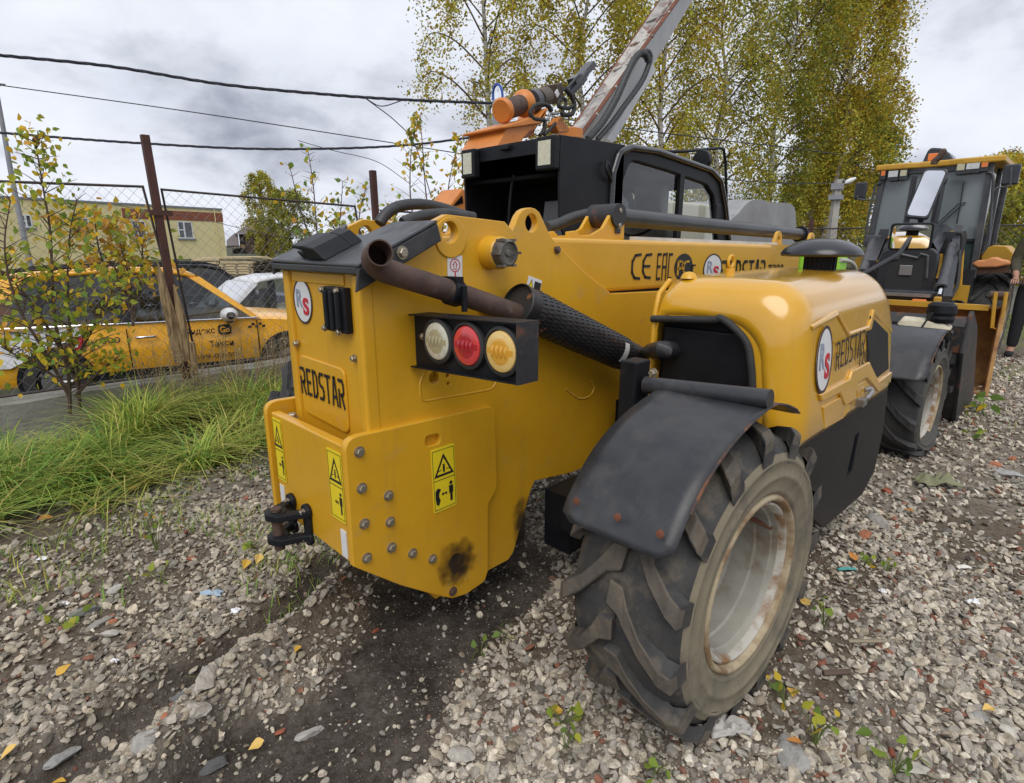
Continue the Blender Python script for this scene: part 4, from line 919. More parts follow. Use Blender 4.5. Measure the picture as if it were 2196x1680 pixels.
# ---- fenders
def fender(c, prof, y0, y1, lower_r=.035):
    """curved sheet: prof is a list of (x, z) from the low rear edge over the top; y0 outer, y1 inner"""
    pts = spline([Vector((x, 0, z)) for x, z in prof], 6); N = len(pts); bm = bmesh.new(); rows = []; NY = 8
    L_ = [0]
    for a, b_ in zip(pts, pts[1:]): L_.append(L_[-1]+(b_-a).length)
    for i, p in enumerate(pts):
        ins = 0; s = L_[i]
        if s < lower_r: ins = lower_r-math.sqrt(max(0, lower_r**2-(lower_r-s)**2))
        e = L_[-1]-s
        if e < .03: ins = max(ins, .03-math.sqrt(max(0, .03**2-(.03-e)**2)))
        ya, yb = y0+ins, y1-ins
        rows.append([bm.verts.new((p.x+c[0], ya+(yb-ya)*k/NY+c[1], p.z+c[2])) for k in range(NY+1)])
    for a, b_ in zip(rows, rows[1:]):
        for k in range(NY): bm.faces.new((a[k], b_[k], b_[k+1], a[k+1]))
    f = part('fender', bm, 'black_dust', smooth=60)
    s = f.modifiers.new('t', 'SOLIDIFY'); s.thickness = .004; s.offset = 0
    # worn rusty outer edge
    bm = bmesh.new(); tube(bm, [r[0].copy() if False else Vector((p.x+c[0], y0+c[1]-.0015, p.z+c[2])) for r, p in zip(rows, pts)][5:], .0042, 6) if False else None
    bm = bmesh.new(); edge_ = [Vector((p.x+c[0], y0+c[1]-.001, p.z+c[2])) for p in pts if True][6:-3]; tube(bm, edge_, .0038, 6); part('fender_edge', bm, mat('worn_edge', (.035, .03, .03), (.17, .07, .03), f=(.48, .6), sc_=14, rough=.7), f)
    return f
FO = [U(p, y=.52) for p in [(1440, 1200), (1480, 1105), (1520, 1025), (1570, 953), (1622, 898), (1662, 869), (1695, 872), (1722, 890)]]
FO[0].z -= .012; FO[0].x -= .004; FP = [(q.x-1.46, q.z-.43) for q in FO]
f1 = fender((1.46, 0, .43), FP, .52, .83)
for y in (.555, .665, .785):
    bm = bmesh.new(); q = Vector((FO[0].x+.012, y, FO[0].z+.055)); lathe(bm, [(.0, .005), (.009, .003), (.010, 0)], q, (-1, 0, .25), 12); part('rivet', bm, 'rust', f1)
bm = bmesh.new(); cyl(bm, U(1385, 826, x=1.47), U(1652, 857, x=1.47), .0265, 20); part('fender_bar', bm, 'black_dust', smooth=40)
pb = U(Z4(1705, 1400), x=1.47); bm = bmesh.new(); bx(bm, 1.44, 1.52, .905, .965, .70, pb.z); bev(part('fender_post', bm, 'black'), .006); hexbolt(U(Z4(1755, 1478), x=1.437), (-1, 0, 0), .010, .012)
dx = U(ZC(520, 830), y=.55); f2 = fender((1.46+dx.x-FO[0].x, .03, .43+dx.z-FO[0].z+.02), FP, .52, .95)
q0 = U(ZC(725, 455), y=.57); bm = bmesh.new(); cyl(bm, q0, q0+Vector((-.06, .62, .02)), .027, 16); part('fender_bar', bm, 'black_dust', smooth=40)
bm = bmesh.new(); bx(bm, 4.30, 4.50, 1.05, 1.45, .62, .70); part('fender_arm', bm, 'black')
# ---- cab
CY, CX, CB = 2.0, 2.355, 1.28
cab = thing('cab', None, None); cab.parent = TH; cab.matrix_parent_inverse = wmat(TH).inverted()
CL = 2.752
bm = bmesh.new()
prism(bm, [(CX, CY, 1.888), (2.93, CY, 1.905), (2.93, CY, 1.3), (2.46, CY, 1.3), (CX+.012, CY, 1.47)], (0, .014, 0))       # right cheek
prism(bm, [(CX, CL, 1.888), (2.93, CL, 1.905), (2.93, CL, 1.3), (2.46, CL, 1.3), (CX+.012, CL, 1.47)], (0, -.014, 0))
prism(bm, [(CX, CY+.014, 1.888), (2.93, CY+.014, 1.905), (2.93, CY+.014, 1.893), (CX, CY+.014, 1.876)], (0, CL-CY-.028, 0))
prism(bm, [(CX-.002, CY, 1.888), (CX-.002, CL, 1.888), (CX-.002, CL, 1.812), (CX-.002, CY, 1.812)], (.012, 0, 0))
bev(link('cab_hood', bm, M_['black'], cab), .003)
bm = bmesh.new(); bx(bm, 2.68, 2.70, CY+.02, CL-.02, 1.2, 1.88); bx(bm, CX+.05, 2.68, CY+.02, CL-.02, 1.70, 1.72); link('cab_rear_wall', bm, M_['dark'], cab)
bm = bmesh.new(); prism(bm, [(2.655, 2.02, 1.60), (2.655, 2.36, 1.60), (2.60, 2.36, 1.2), (2.60, 2.02, 1.2)], (.01, 0, 0)); link('rear_window', bm, mat('dusty_glass', (.075, .07, .075), (.10, .095, .10), sc_=9, rough=.25, coat=.3), cab)
bm = bmesh.new(); tube(bm, [U(ZA(497, 410), x=2.42), U(ZA(478, 480), x=2.42), U(ZA(465, 600), x=2.42), U(ZA(455, 760), x=2.42)], .009, 8); link('grab_rail', bm, M_['black'], cab, smooth=60)
for p, w, h in (((748, 255), .098, .132), ((196, 332), .085, .128)):
    q = U(ZA(*p), x=CX-.012); bm = bmesh.new(); bx(bm, CX-.052, CX-.004, q.y-w/2-.014, q.y+w/2+.014, q.z-h/2-.014, q.z+h/2+.014)
    l_ = link('work_lamp', bm, M_['black'], cab); bev(l_, .008)
    bm = bmesh.new(); bx(bm, CX-.054, CX-.0525, q.y-w*.43, q.y+w*.43, q.z-h*.44, q.z+h*.44); link('lamp_lens', bm, mat('led_lens', (.62, .61, .47), (.52, .51, .39), f=(.4, .65), sc_=50, rough=.25, coat=.4), l_)
q = U(ZA(440, 215), x=CX-.004); bm = bmesh.new(); bx(bm, CX-.03, CX-.002, q.y-.035, q.y+.035, q.z-.012, q.z+.012); bev(link('hinge', bm, M_['black'], cab), .004)
# side frame with one big rounded window opening
so = rnd([Vector(p) for p in ((2.79, 1.30), (2.83, 1.80), (2.93, 1.905), (3.30, 1.905), (3.70, 1.885), (4.10, 1.845), (4.22, 1.73), (4.31, 1.52), (4.38, 1.30))], [0, .12, .10, .3, .5, .14, .1, .3, 0], 6)
wi = rnd(yp([ZA(*p) for p in [(1265, 900), (1280, 450), (1330, 300), (1600, 380), (1880, 480), (1930, 560), (1960, 900)]], CY), [0, .05, .10, .3, .14, .06, 0], 6)
ou = rnd(yp([ZA(*p) for p in [(1168, 900), (1195, 400), (1240, 250), (1330, 213), (1520, 240), (1900, 375), (1970, 450), (2005, 640), (2030, 900)]], CY), [0, .06, .08, .06, .3, .10, .1, .3, 0], 6)
wi = [Vector((min(max(p.x, ou[0].x+.04), 4.30), max(p.y, 1.335))) for p in wi]
for yy, nm in ((CY, 'door_frame'), (CL, 'door_frame')):
    o = link(nm, plate_me(nm, ou, [wi], .05, ysurf(yy if yy == CY else CL), .010), M_['black'], cab, smooth=40)
bm = bmesh.new(); ow = [Vector((p.x, CY-.006, p.y)) for p in ou]; tube(bm, ow, .020, 10); link('cab_pillar', bm, mat('gloss_black', (.012, .013, .016), rough=.2, coat=.5), cab, smooth=60)
gv = bmesh.new(); gv.faces.new([gv.verts.new((p.x, CY+.02, p.y)) for p in wi]); g_ = link('side_glass', gv, M_['glass'], cab)
gv = bmesh.new(); gv.faces.new([gv.verts.new((p.x, CL-.02, p.y)) for p in wi]); link('side_glass', gv, M_['glass'], cab)
q0, q1 = U(ZA(1692, 440), y=CY+.01), U(ZA(1683, 760), y=CY+.01); bm = bmesh.new(); bx(bm, q0.x-.028, q0.x+.028, CY-.002, CY+.025, 1.30, q0.z+.03); link('window_bar', bm, M_['black'], cab)
rp = [p for p in ou if p.y > 1.72]; bm = bmesh.new(); rr = [[bm.verts.new((p.x, y, p.y-.004)) for y in (CY+.01, CL-.01)] for p in rp]
for a, b_ in zip(rr, rr[1:]): bm.faces.new((a[0], b_[0], b_[1], a[1]))
o = link('cab_roof', bm, M_['black'], cab, smooth=40); s = o.modifiers.new('t', 'SOLIDIFY'); s.thickness = .02; s.offset = -1
bm = bmesh.new(); prism(bm, [(2.72, CY+.04, 1.86), (3.5, CY+.04, 1.86), (3.5, CY+.04, 1.78), (2.72, CY+.04, 1.62)], (0, .03, 0)); bm.free()
# seat with head rest
q = U(ZA(1470, 590), y=2.38); bm = bmesh.new(); bx(bm, q.x-.06, q.x+.05, 2.24, 2.50, q.z-.20, q.z+.12); bx(bm, q.x-.09, q.x+.10, 2.17, 2.58, .9, q.z-.16)
bev(link('seat', bm, mat('grey_seat', (.36, .37, .38), rough=.7), cab), .04, 4)
bm = bmesh.new(); bx(bm, 2.8, 4.2, CY+.05, CL-.05, .75, 1.15); link('cab_tub', bm, M_['black'], cab)
bm = bmesh.new(); lathe(bm, [(.14, -.012), (.158, 0), (.14, .012)], (3.72, 2.37, 1.52), (-1, 0, .9), 24, close=True); link('steering_wheel', bm, M_['black'], cab, smooth=60)
q = U(ZA(1940, 690), y=CY-.03); bm = bmesh.new(); bx(bm, q.x-.035, q.x+.035, CY-.05, CY-.02, q.z-.07, q.z+.07); bev(link('door_handle', bm, M_['black'], cab), .008)
bm = bmesh.new(); tube(bm, spline([U(ZA(1160, 310), y=CY-.02), U(ZA(1158, 370), y=CY-.03), U(ZA(1175, 410), y=CY-.03), U(ZA(1190, 450), y=CY-.02)], 5), .010, 8); tube(bm, spline([U(ZA(1160, 310), y=CY-.02), U(ZA(1185, 350), y=CY-.04), U(ZA(1190, 450), y=CY-.02)], 5), .006, 6); link('cab_hose', bm, M_['black'], cab, smooth=60)
# fuel or hydraulic tubes in front of the cab: lamp and rail on the roof front
pr_ = [(1330, 200), (1500, 240), (1700, 240), (1970, 215), (1998, 225), (2010, 300), (2020, 660)]
bm = bmesh.new(); tube(bm, [U(ZA(*p), y=2.72) for p in pr_], .014, 8); link('roof_rail', bm, M_['black'], cab, smooth=60)
q = U(ZA(1845, 300), y=2.62); bm = bmesh.new(); lathe(bm, [(0, -.06), (.075, -.05), (.085, .0), (.07, .06), (0, .07)], q, (1, .2, 0), 16); bx(bm, q.x-.02, q.x+.02, q.y-.02, q.y+.02, q.z-.15, q.z); b_ = link('roof_lamp', bm, M_['black'], cab, smooth=40)
# ---- mirror on its arm in front
mc = U(Z7(490, 550), y=1.02); bm = bmesh.new(); aim = (Vector((0, 0, CAM_H))-mc).normalized(); hood_pt = Vector((2.5, .8, 1.22)); ref = (hood_pt-mc).normalized()
nrm = (aim+ref).normalized(); ex_ = Vector((0, 0, 1)).cross(nrm).normalized(); ey_ = nrm.cross(ex_)
Mm = basis(mc, ex_, ey_, nrm)
dpx = (mc-Vector((0, 0, CAM_H))).dot(_fw)/CAM_F; sw_, sh_ = 190/1.827*.7459*dpx*1.0, 140/1.827*.7459*dpx
mr = part('rear_mirror', plate_me('mirror_case', rnd([Vector((a*sw_/2, b_*sh_/2)) for a, b_ in ((-1, -1), (1, -1), (1, 1), (-1, 1))], .03), [], .03, Mm, .006), 'black', smooth=40)
part('mirror_glass', plate_me('mirror_glass', rnd([Vector((a*sw_/2*.88, b_*sh_/2*.84)) for a, b_ in ((-1, -1), (1, -1), (1, 1), (-1, 1))], .02), [], .002, Mm @ Matrix.Translation((0, 0, .003)), 0), 'mirror', mr)
bm = bmesh.new(); tube(bm, [U(Z7(215, 760), y=1.05), U(Z7(430, 640), y=1.02), mc+nrm*-.03], .016, 10); part('mirror_arm', bm, 'black', mr, smooth=60)
# ---- front bucket
bk = thing('front_bucket', None, None); bk.parent = TH; bk.matrix_parent_inverse = wmat(TH).inverted()
so_ = [Vector(p) for p in ((5.17, .86), (5.22, .89), (5.62, .74), (6.36, .06), (6.30, .0), (5.55, -.02), (5.46, .0), (5.10, .60))]
for y in (.52, 2.76): link('side_cutter', plate_me('bs', so_, [], .026, ysurf(y), .003), M_['black_scuff'], bk, smooth=30)
bm = bmesh.new(); bp = [(5.20, .84), (5.13, .78), (5.14, .60), (5.28, .30), (5.48, .03), (6.28, .02)]
rr = [[bm.verts.new((x, y, z)) for y in (.546, 2.734)] for x, z in bp]
for a, b_ in zip(rr, rr[1:]): bm.faces.new((a[0], b_[0], b_[1], a[1]))
o = link('bucket_shell', bm, M_['black_scuff'], bk); s = o.modifiers.new('t', 'SOLIDIFY'); s.thickness = .03; s.offset = 0
bm = bmesh.new(); bx(bm, 5.06, 5.16, .56, 2.7, .52, .58); bx(bm, 5.10, 5.20, .55, 2.7, .30, .34); link('bucket_rib', bm, M_['black_dust'], bk)
for y in (1.3, 1.5, 1.85, 2.0):
    bm = bmesh.new(); prism(bm, [(4.9, y, .75), (5.16, y, .80), (5.2, y, .3), (4.95, y, .25)], (0, .03, 0)); link('bucket_bracket', bm, M_['black'], bk)
# things lying on the front carriage
bm = bmesh.new(); lathe(bm, [(0, 0), (.075, 0), (.085, .03), (.08, .05), (.09, .07), (.085, .12), (.06, .14), (0, .14)], U(ZC(630, 370), x=4.95), (0, 0, 1), 18); part('filler_cap', bm, 'black', smooth=30)
q = U(ZC(490, 400), x=4.85); bm = bmesh.new(); prism(bm, [q+Vector(p) for p in ((-.02, .16, -.03), (0, -.10, -.045), (.05, -.17, -.02), (.03, -.12, .03), (0, .12, .04))], (.10, 0, .02)); bev(part('work_light', bm, mat('cream_plastic', (.62, .58, .44), (.5, .45, .33), sc_=12, rough=.5)), .01)
bm = bmesh.new(); tube(bm, spline([U(ZC(*p), x=4.8) for p in [(580, 300), (540, 350), (490, 420), (450, 440), (380, 430), (320, 380)]], 6), .007, 6); part('cable', bm, 'rubber', smooth=60)
# ------------------------------------------------------------------ fence, footing, buildings, cars behind it
def UP(p, q, n):
    """survey: photograph ray against the plane through q with normal n"""
    r = U(*p, d=1.0)-Vector((0, 0, CAM_H)); n = Vector(n); t = (Vector(q)-Vector((0, 0, CAM_H))).dot(n)/r.dot(n); return Vector((0, 0, CAM_H))+r*t
def mesh_thing(name, me, m, label, cat, group=None, smooth=None):
    return tag(link(name, me, M_[m] if isinstance(m, str) else m, smooth=smooth), label, cat, group)
FY = 5.05
M_['concrete'] = mat('old_concrete', (.30, .29, .26), (.20, .19, .165), sc_=3.5, rough=.9, dirt=((.10, .11, .06), 4, .52, .75), bump=.5, bscale=30, detail=10)
M_['brown_steel'] = mat('brown_primer', (.085, .030, .022), (.055, .022, .017), sc_=9, rough=.7, dirt=((.14, .075, .05), 15, .58, .8), bump=.12, bscale=50)
M_['dark_steel'] = mat('dark_rail', (.035, .030, .032), (.06, .04, .035), sc_=20, rough=.6)
M_['wire'] = mat('galvanised_wire', (.30, .29, .28), (.20, .15, .12), sc_=3, rough=.5, metal=.4)
ft = thing('concrete_footing', 'low weathered concrete footing under the mesh fence behind the grass', 'footing', (1, FY+.06, 0))
x = -3.2; k = 0
for ln in (2.1, 2.45, 1.9, 2.3, 2.4, 2.2):
    bm = bmesh.new(); bx(bm, x, x+ln-.006, FY-.06, FY+.20, -.3, .325-.008*(k % 2)-.004*x)
    bmesh.ops.subdivide_edges(bm, edges=bm.edges, cuts=6, use_grid_fill=True)
    for v in bm.verts: v.co += Vector((random.gauss(0, .006), random.gauss(0, .006), random.gauss(0, .008)))
    link('block', bm, M_['concrete'], ft, smooth=40); x += ln; k += 1
fence = thing('mesh_fence', 'wire mesh fence panels on brown posts between the yard and the taxis', 'fence', (1, FY, .3))
posts = []
for i, (ub, ut) in enumerate((((401, 818), (310, 290)), ((815, 560), (799, 366)))):
    b_ = U(*ub, y=FY-.02); t_ = U(*ut, y=FY-.02)
    if i == 1: b_ = Vector((t_.x+.02, t_.y, .30))
    posts.append((b_, t_))
for kx in (-.52, 4.98, 6.8, 8.6): posts.append((Vector((kx, FY-.02, .25)), Vector((kx, FY-.02, 2.02))))
for b_, t_ in posts:
    bm = bmesh.new(); ax = (t_-b_); n_ = ax.normalized(); sx = Vector((1, 0, 0)); w_ = .026
    prism(bm, [b_+Vector((-w_, -w_, 0)), b_+Vector((w_, -w_, 0)), b_+Vector((w_, w_, 0)), b_+Vector((-w_, w_, 0))], ax); link('post', bm, M_['brown_steel'], fence)
def panel(c0, c1, c2, c3, pitch=.058):
    """c0 low left, c1 low right, c2 top right, c3 top left"""
    c = [Vector(p) for p in (c0, c1, c2, c3)]; pf = bmesh.new()
    tube(pf, c, .0125, 6, closed=True); fr_ = link('panel_frame', pf, M_['dark_steel'], fence)
    ex = (c[1]-c[0]); W_ = ex.length; H_ = (c[3]-c[0]).length; bm = bmesh.new()
    def at(u, v): return (c[0]*(1-u)+c[1]*u)*(1-v)+(c[3]*(1-u)+c[2]*u)*v
    for sgn in (1, -1):
        n = int((W_+H_)/(pitch*1.414))+1
        for i in range(-n, 2*n):
            s = i*pitch*1.414
            # line u*W = s + sgn * v*H
            v0, v1 = 0.0, 1.0
            xa, xb = s, s+sgn*H_
            lo_, hi_ = (0-s)/(sgn*H_), (W_-s)/(sgn*H_); lo_, hi_ = min(lo_, hi_), max(lo_, hi_); v0, v1 = max(0, lo_), min(1, hi_)
            if v1-v0 < .02: continue
            pa, pb = at((s+sgn*v0*H_)/W_, v0), at((s+sgn*v1*H_)/W_, v1)
            tube(bm, [pa+Vector((0, .002*sgn, 0)), pb+Vector((0, .002*sgn, 0))], .0011, 3, cap=False)
    me_ = link('wire_mesh', bm, M_['wire'], fence)
q = lambda p: U(*p, y=FY)
panel(Vector((-.50, FY, .36)), q(ZF(1165, 1475)) if False else q((414, 795)), q(ZF(862, 393)), Vector((-.50, FY, 1.72)))
panel(q((424, 790)), Vector((posts[1][0].x-.06, FY, .40)), q(ZF(1890, 490)) + Vector((.42, 0, -.012)), q(ZF(975, 410)))
panel(Vector((posts[1][0].x+.06, FY, .40)), Vector((4.93, FY, .4)), Vector((4.93, FY, 1.66)), Vector((posts[1][0].x+.06, FY, 1.68)))
panel(Vector((5.03, FY, .40)), Vector((6.75, FY, .4)), Vector((6.75, FY, 1.66)), Vector((5.03, FY, 1.66)))
panel(Vector((6.85, FY, .40)), Vector((8.55, FY, .4)), Vector((8.55, FY, 1.66)), Vector((6.85, FY, 1.66)))
a_, b_ = q(ZF(890, 550)), q(ZF(1030, 562)); bm = bmesh.new(); bx(bm, a_.x, b_.x, FY-.055, FY-.03, a_.z-.02, a_.z+.016); link('tie_bar', bm, M_['brown_steel'], fence)
# split rotten board leaning on the post
M_['rotten'] = mat('splintered_wood', (.42, .30, .165), (.16, .10, .055), f=(.42, .6), sc_=9, rough=.9, bump=.8, bscale=14, stretch=(6, 6, .8))
def ribbon_board(pts, wd, y, th):
    bm = bmesh.new(); P = [U(*p, y=y) for p in pts]; prev = None
    for p, w in zip(P, wd):
        vs = [bm.verts.new(p+Vector((sx*w/2, sy*th, random.gauss(0, .004)))) for sx, sy in ((-1, 0), (-.3, -1.2), (.4, -1.0), (1, 0), (.2, .6), (-.6, .6))]
        if prev:
            for k in range(6): bm.faces.new((prev[k], prev[(k+1) % 6], vs[(k+1) % 6], vs[k]))
        else: bm.faces.new(vs)
        prev = vs
    bm.faces.new(list(reversed(prev))); return bm
sb = thing('split_board', 'splintered rotten board standing against the leaning brown fence post', 'board', tuple(U(410, 815, y=FY-.06)))
for pts, wd in (([ZD(1175, 20), ZD(1200, 150), ZD(1235, 300), ZD(1275, 450), ZD(1300, 600), ZD(1330, 760)], [.012, .05, .075, .085, .08, .07]), ([ZD(1290, 180), ZD(1320, 300), ZD(1345, 430), ZD(1365, 560), ZD(1390, 740)], [.01, .045, .07, .075, .06]), ([ZD(1395, 600), ZD(1420, 610), ZD(1440, 760), ZD(1450, 850)], [.01, .055, .06, .05])):
    link('splinter', ribbon_board(pts, wd, FY-.075, .016), M_['rotten'], sb)
# ---- yellow building
BD = 62; C0 = U(475, 451, d=BD); bdir = (U(1820, 525, d=1)-Vector((0, 0, CAM_H))); bdir.z = 0; bdir.normalize(); bn = Vector((bdir.y, -bdir.x, 0)); bn = bn if bn.dot(C0) < 0 else -bn
M_['cream'] = mat('cream_render', (.74, .65, .35), (.69, .60, .31), sc_=.5, rough=.9, bump=.1)
M_['brick_red'] = mat('red_brown_paint', (.27, .085, .045), (.23, .075, .04), sc_=.7, rough=.85)
M_['window_dark'] = mat('window_pane', (.035, .04, .05), (.11, .12, .14), sc_=.8, rough=.08, coat=.5)
M_['upvc'] = mat('white_frame', (.72, .73, .74), rough=.4)
M_['sheet'] = mat('grey_sheet_metal', (.22, .24, .27), rough=.45, metal=.3)
bld = thing('yellow_building', 'two storey cream yellow building with red brown bands beyond the taxis', 'building', (C0.x, C0.y, -.3))
def bpt(s, z, o=0): return Vector((C0.x, C0.y, 0))+bdir*s+bn*o+Vector((0, 0, z))
ZTOP = C0.z; BL = 46
bm = bmesh.new(); prism(bm, [bpt(0, -1), bpt(-BL, -1), bpt(-BL, ZTOP), bpt(0, ZTOP)], -bn*12); link('wall', bm, M_['cream'], bld)
def wuv(p): 
    r = UP(p, C0, bn); return (r-Vector((C0.x, C0.y, 0))).dot(bdir), r.z
def band(p0, p1, z0, z1, name, m, o=.04):
    s0, s1 = p0, p1; bm = bmesh.new(); prism(bm, [bpt(s0, z0, o), bpt(s1, z0, o), bpt(s1, z1, o), bpt(s0, z1, o)], -bn*(o+.05)); return link(name, bm, M_[m], bld)
s0, _ = wuv(ZF(730, 510)); _, zt = wuv(ZF(1335, 553)); _, zb = wuv(ZF(1338, 605))
band(s0, .03, zb, zt, 'painted_band', 'brick_red')
band(-BL, .05, ZTOP, ZTOP+.16, 'roof_coping', 'sheet', .10)
sA, zA = wuv(ZF(435, 855)); sB, zB = wuv(ZF(755, 925)); band(sA, sB, zB, zA, 'painted_band', 'brick_red')
for (a, b_, mull) in ((ZF(1068, 602), ZF(1170, 706), .42), (ZF(790, 597), ZF(890, 702), .4), (ZF(430, 577), ZF(545, 662), .5), (ZF(110, 560), ZF(200, 640), .5)):
    (sa, za), (sb_, zb_) = wuv(a), wuv(b_); f = None
    bm = bmesh.new(); fw = .09
    for (q0, q1, q2, q3) in ((sa, sb_, za-fw, za), (sa, sb_, zb_, zb_+fw), (sa, sa+fw, zb_+fw+.004, za-fw-.004), (sb_-fw, sb_, zb_+fw+.004, za-fw-.004), (sa+(sb_-sa)*mull-.07, sa+(sb_-sa)*mull+.07, zb_+fw+.004, za-fw-.004), (sa+fw+.004, sa+(sb_-sa)*mull-.074, zb_+(za-zb_)*.5-.05, zb_+(za-zb_)*.5+.05)):
        prism(bm, [bpt(q0, q2, .05), bpt(q1, q2, .05), bpt(q1, q3, .05), bpt(q0, q3, .05)], -bn*.06)
    f = link('window', bm, M_['upvc'], bld)
    bm = bmesh.new(); prism(bm, [bpt(sa, zb_, .012), bpt(sb_, zb_, .012), bpt(sb_, za, .012), bpt(sa, za, .012)], -bn*.02); link('pane', bm, M_['window_dark'], f)
    bm = bmesh.new(); prism(bm, [bpt(sa-.15, zb_-.14, .14), bpt(sb_+.2, zb_-.14, .14), bpt(sb_+.2, zb_-.02, .14), bpt(sa-.15, zb_-.02, .14)], -bn*.16); link('sill', bm, M_['sheet'], f)
s1, _ = wuv(ZF(1310, 700)); bm = bmesh.new(); cyl(bm, bpt(s1, -.5, .09), bpt(s1, ZTOP, .09), .045, 6); link('downpipe', bm, M_['cream'], bld)
s1, z1_ = wuv(ZF(775, 850)); band(s1-.25, s1+.25, -.5, z1_, 'downpipe_box', 'upvc', .15)
# ---- brown house far away
HDs = 95; M_['log'] = mat('dark_timber', (.085, .058, .045), (.06, .042, .034), sc_=1.5, rough=.8, stretch=(1, 1, 8)); M_['roofbrown'] = mat('brown_roof', (.14, .115, .11), (.11, .09, .088), sc_=2, rough=.6)
hs = thing('brown_house', 'brown timber house with a steep grey brown roof behind the yellow tree', 'house', tuple(U(530, 560, d=HDs)))
def hp(a, b_, d=HDs): return U(*ZE(a, b_), d=d)
def hbox(name, p0, p1, m, dd=8, d=HDs):
    a, b_ = hp(*p0, d=d), hp(*p1, d=d); bm = bmesh.new(); prism(bm, [a, Vector((b_.x, b_.y, a.z)), b_, Vector((a.x, a.y, b_.z))], _fh*dd); return link(name, bm, M_[m], hs)
hbox('wall', (890, 560), (1400, 960), 'log'); hbox('porch_wall', (800, 790), (840, 960), 'log', 3); hbox('balcony', (905, 735), (970, 785), 'stkwood' if 'stkwood' in M_ else 'rotten', .3, HDs-1)
bm = bmesh.new(); r0 = [hp(830, 595, HDs-1), hp(1460, 595, HDs-1)]; r1 = [q_+_fh*11 for q_ in r0]; ap = [hp(1070, 415, HDs+5), hp(1250, 415, HDs+5)]
v = [bm.verts.new(p) for p in (r0[0], r0[1], r1[1], r1[0], ap[0], ap[1])]
for f in ((0, 1, 5, 4), (1, 2, 5), (2, 3, 4, 5), (3, 0, 4), (0, 3, 2, 1)): bm.faces.new([v[i] for i in f])
link('roof', bm, M_['roofbrown'], hs)
bm = bmesh.new(); v = [bm.verts.new(p) for p in (hp(740, 780, HDs-3), hp(900, 770, HDs-3), hp(885, 610, HDs), hp(850, 600, HDs), hp(740, 700, HDs-1))]; bm.faces.new(v); o = link('porch_roof', bm, M_['roofbrown'], hs); s_ = o.modifiers.new('t', 'SOLIDIFY'); s_.thickness = .3
for a, b_ in (((925, 650), (965, 720)), ((925, 800), (975, 880))): hbox('window', a, b_, 'window_dark', .1, HDs-.3)
# ---- stacked timber
M_['board'] = mat('fresh_boards', (.62, .50, .30), (.42, .33, .19), sc_=1.3, rough=.75, stretch=(1, 1, 6)); M_['board_grey'] = mat('weathered_boards', (.33, .28, .20), (.2, .165, .12), sc_=1.5, rough=.85); M_['bark'] = mat('dark_bark', (.035, .026, .020), (.075, .055, .04), sc_=5, rough=.95, bump=.6, bscale=9)
LD = 26
def stack(label, x0, x1, rows, ytop, dd=1.2, skew=0, mm=('board', 'board_grey')):
    base = U(*ZE((x0+x1)/2, rows[-1][1]), d=LD); t = thing('timber_stack', label, 'timber stack', tuple(base), group='timber stacks in the next yard')
    for i, (ya, yb) in enumerate(rows):
        j = random.uniform(-25, 25); 
        a, b_ = U(*ZE(x0+j, yb), d=LD), U(*ZE(x1+j*.6, yb-skew*(1-i/len(rows))), d=LD); h = (U(*ZE(x0, ya), d=LD).z-a.z)
        bm = bmesh.new(); prism(bm, [a, b_, b_+Vector((0, 0, h)), a+Vector((0, 0, h))], _fh*dd); link('plank', bm, M_[mm[0] if random.random() < .72 else mm[1]], t)
        if i < len(rows)-1:
            yy = U(*ZE(x0, yb), d=LD).z
            for u in (.12, .5, .9):
                c = a.lerp(b_, u); bm = bmesh.new(); bx(bm, c.x-.05, c.x+.05, c.y-.05, c.y+.05, c.z-.05, c.z-.002); link('spacer', bm, M_['board_grey'], t)
    return t
stack('sawn board stack with brown planks on top, left of its neighbour stack', 235, 620, [(925, 958), (975, 1005), (1020, 1050), (1058, 1085), (1092, 1120), (1168, 1195), (1205, 1235)], 925)
stack('sawn board stack with pale planks in even layers beside the dark slab heap', 640, 1090, [(905, 930), (965, 1000), (1010, 1040), (1048, 1075), (1083, 1108), (1115, 1145), (1165, 1190)], 905)
bm = bmesh.new()
for i in range(46):
    c = U(*ZE(random.uniform(1090, 1440), random.uniform(960, 1140)), d=LD+random.uniform(0, .8)); a = random.uniform(-.5, .5); d_ = (_rt*math.cos(a)+Vector((0, 0, 1))*math.sin(a)*.5); tube(bm, [c-d_*.35, c+d_*.3], [.035, .028], 5)
mesh_thing('slab_heap', bm, 'bark', 'untidy heap of dark bark slabs right of the sawn boards', 'timber heap')
bm = bmesh.new()
for i in range(5):
    c = U(*ZE(1170+20*i, 910+9*i), d=LD); tube(bm, [c-_rt*.5+Vector((0, 0, .03*i)), c+_rt*.45], .022, 4)
mesh_thing('loose_plank', bm, 'board', 'pale planks lying on top of the dark slab heap', 'planks')
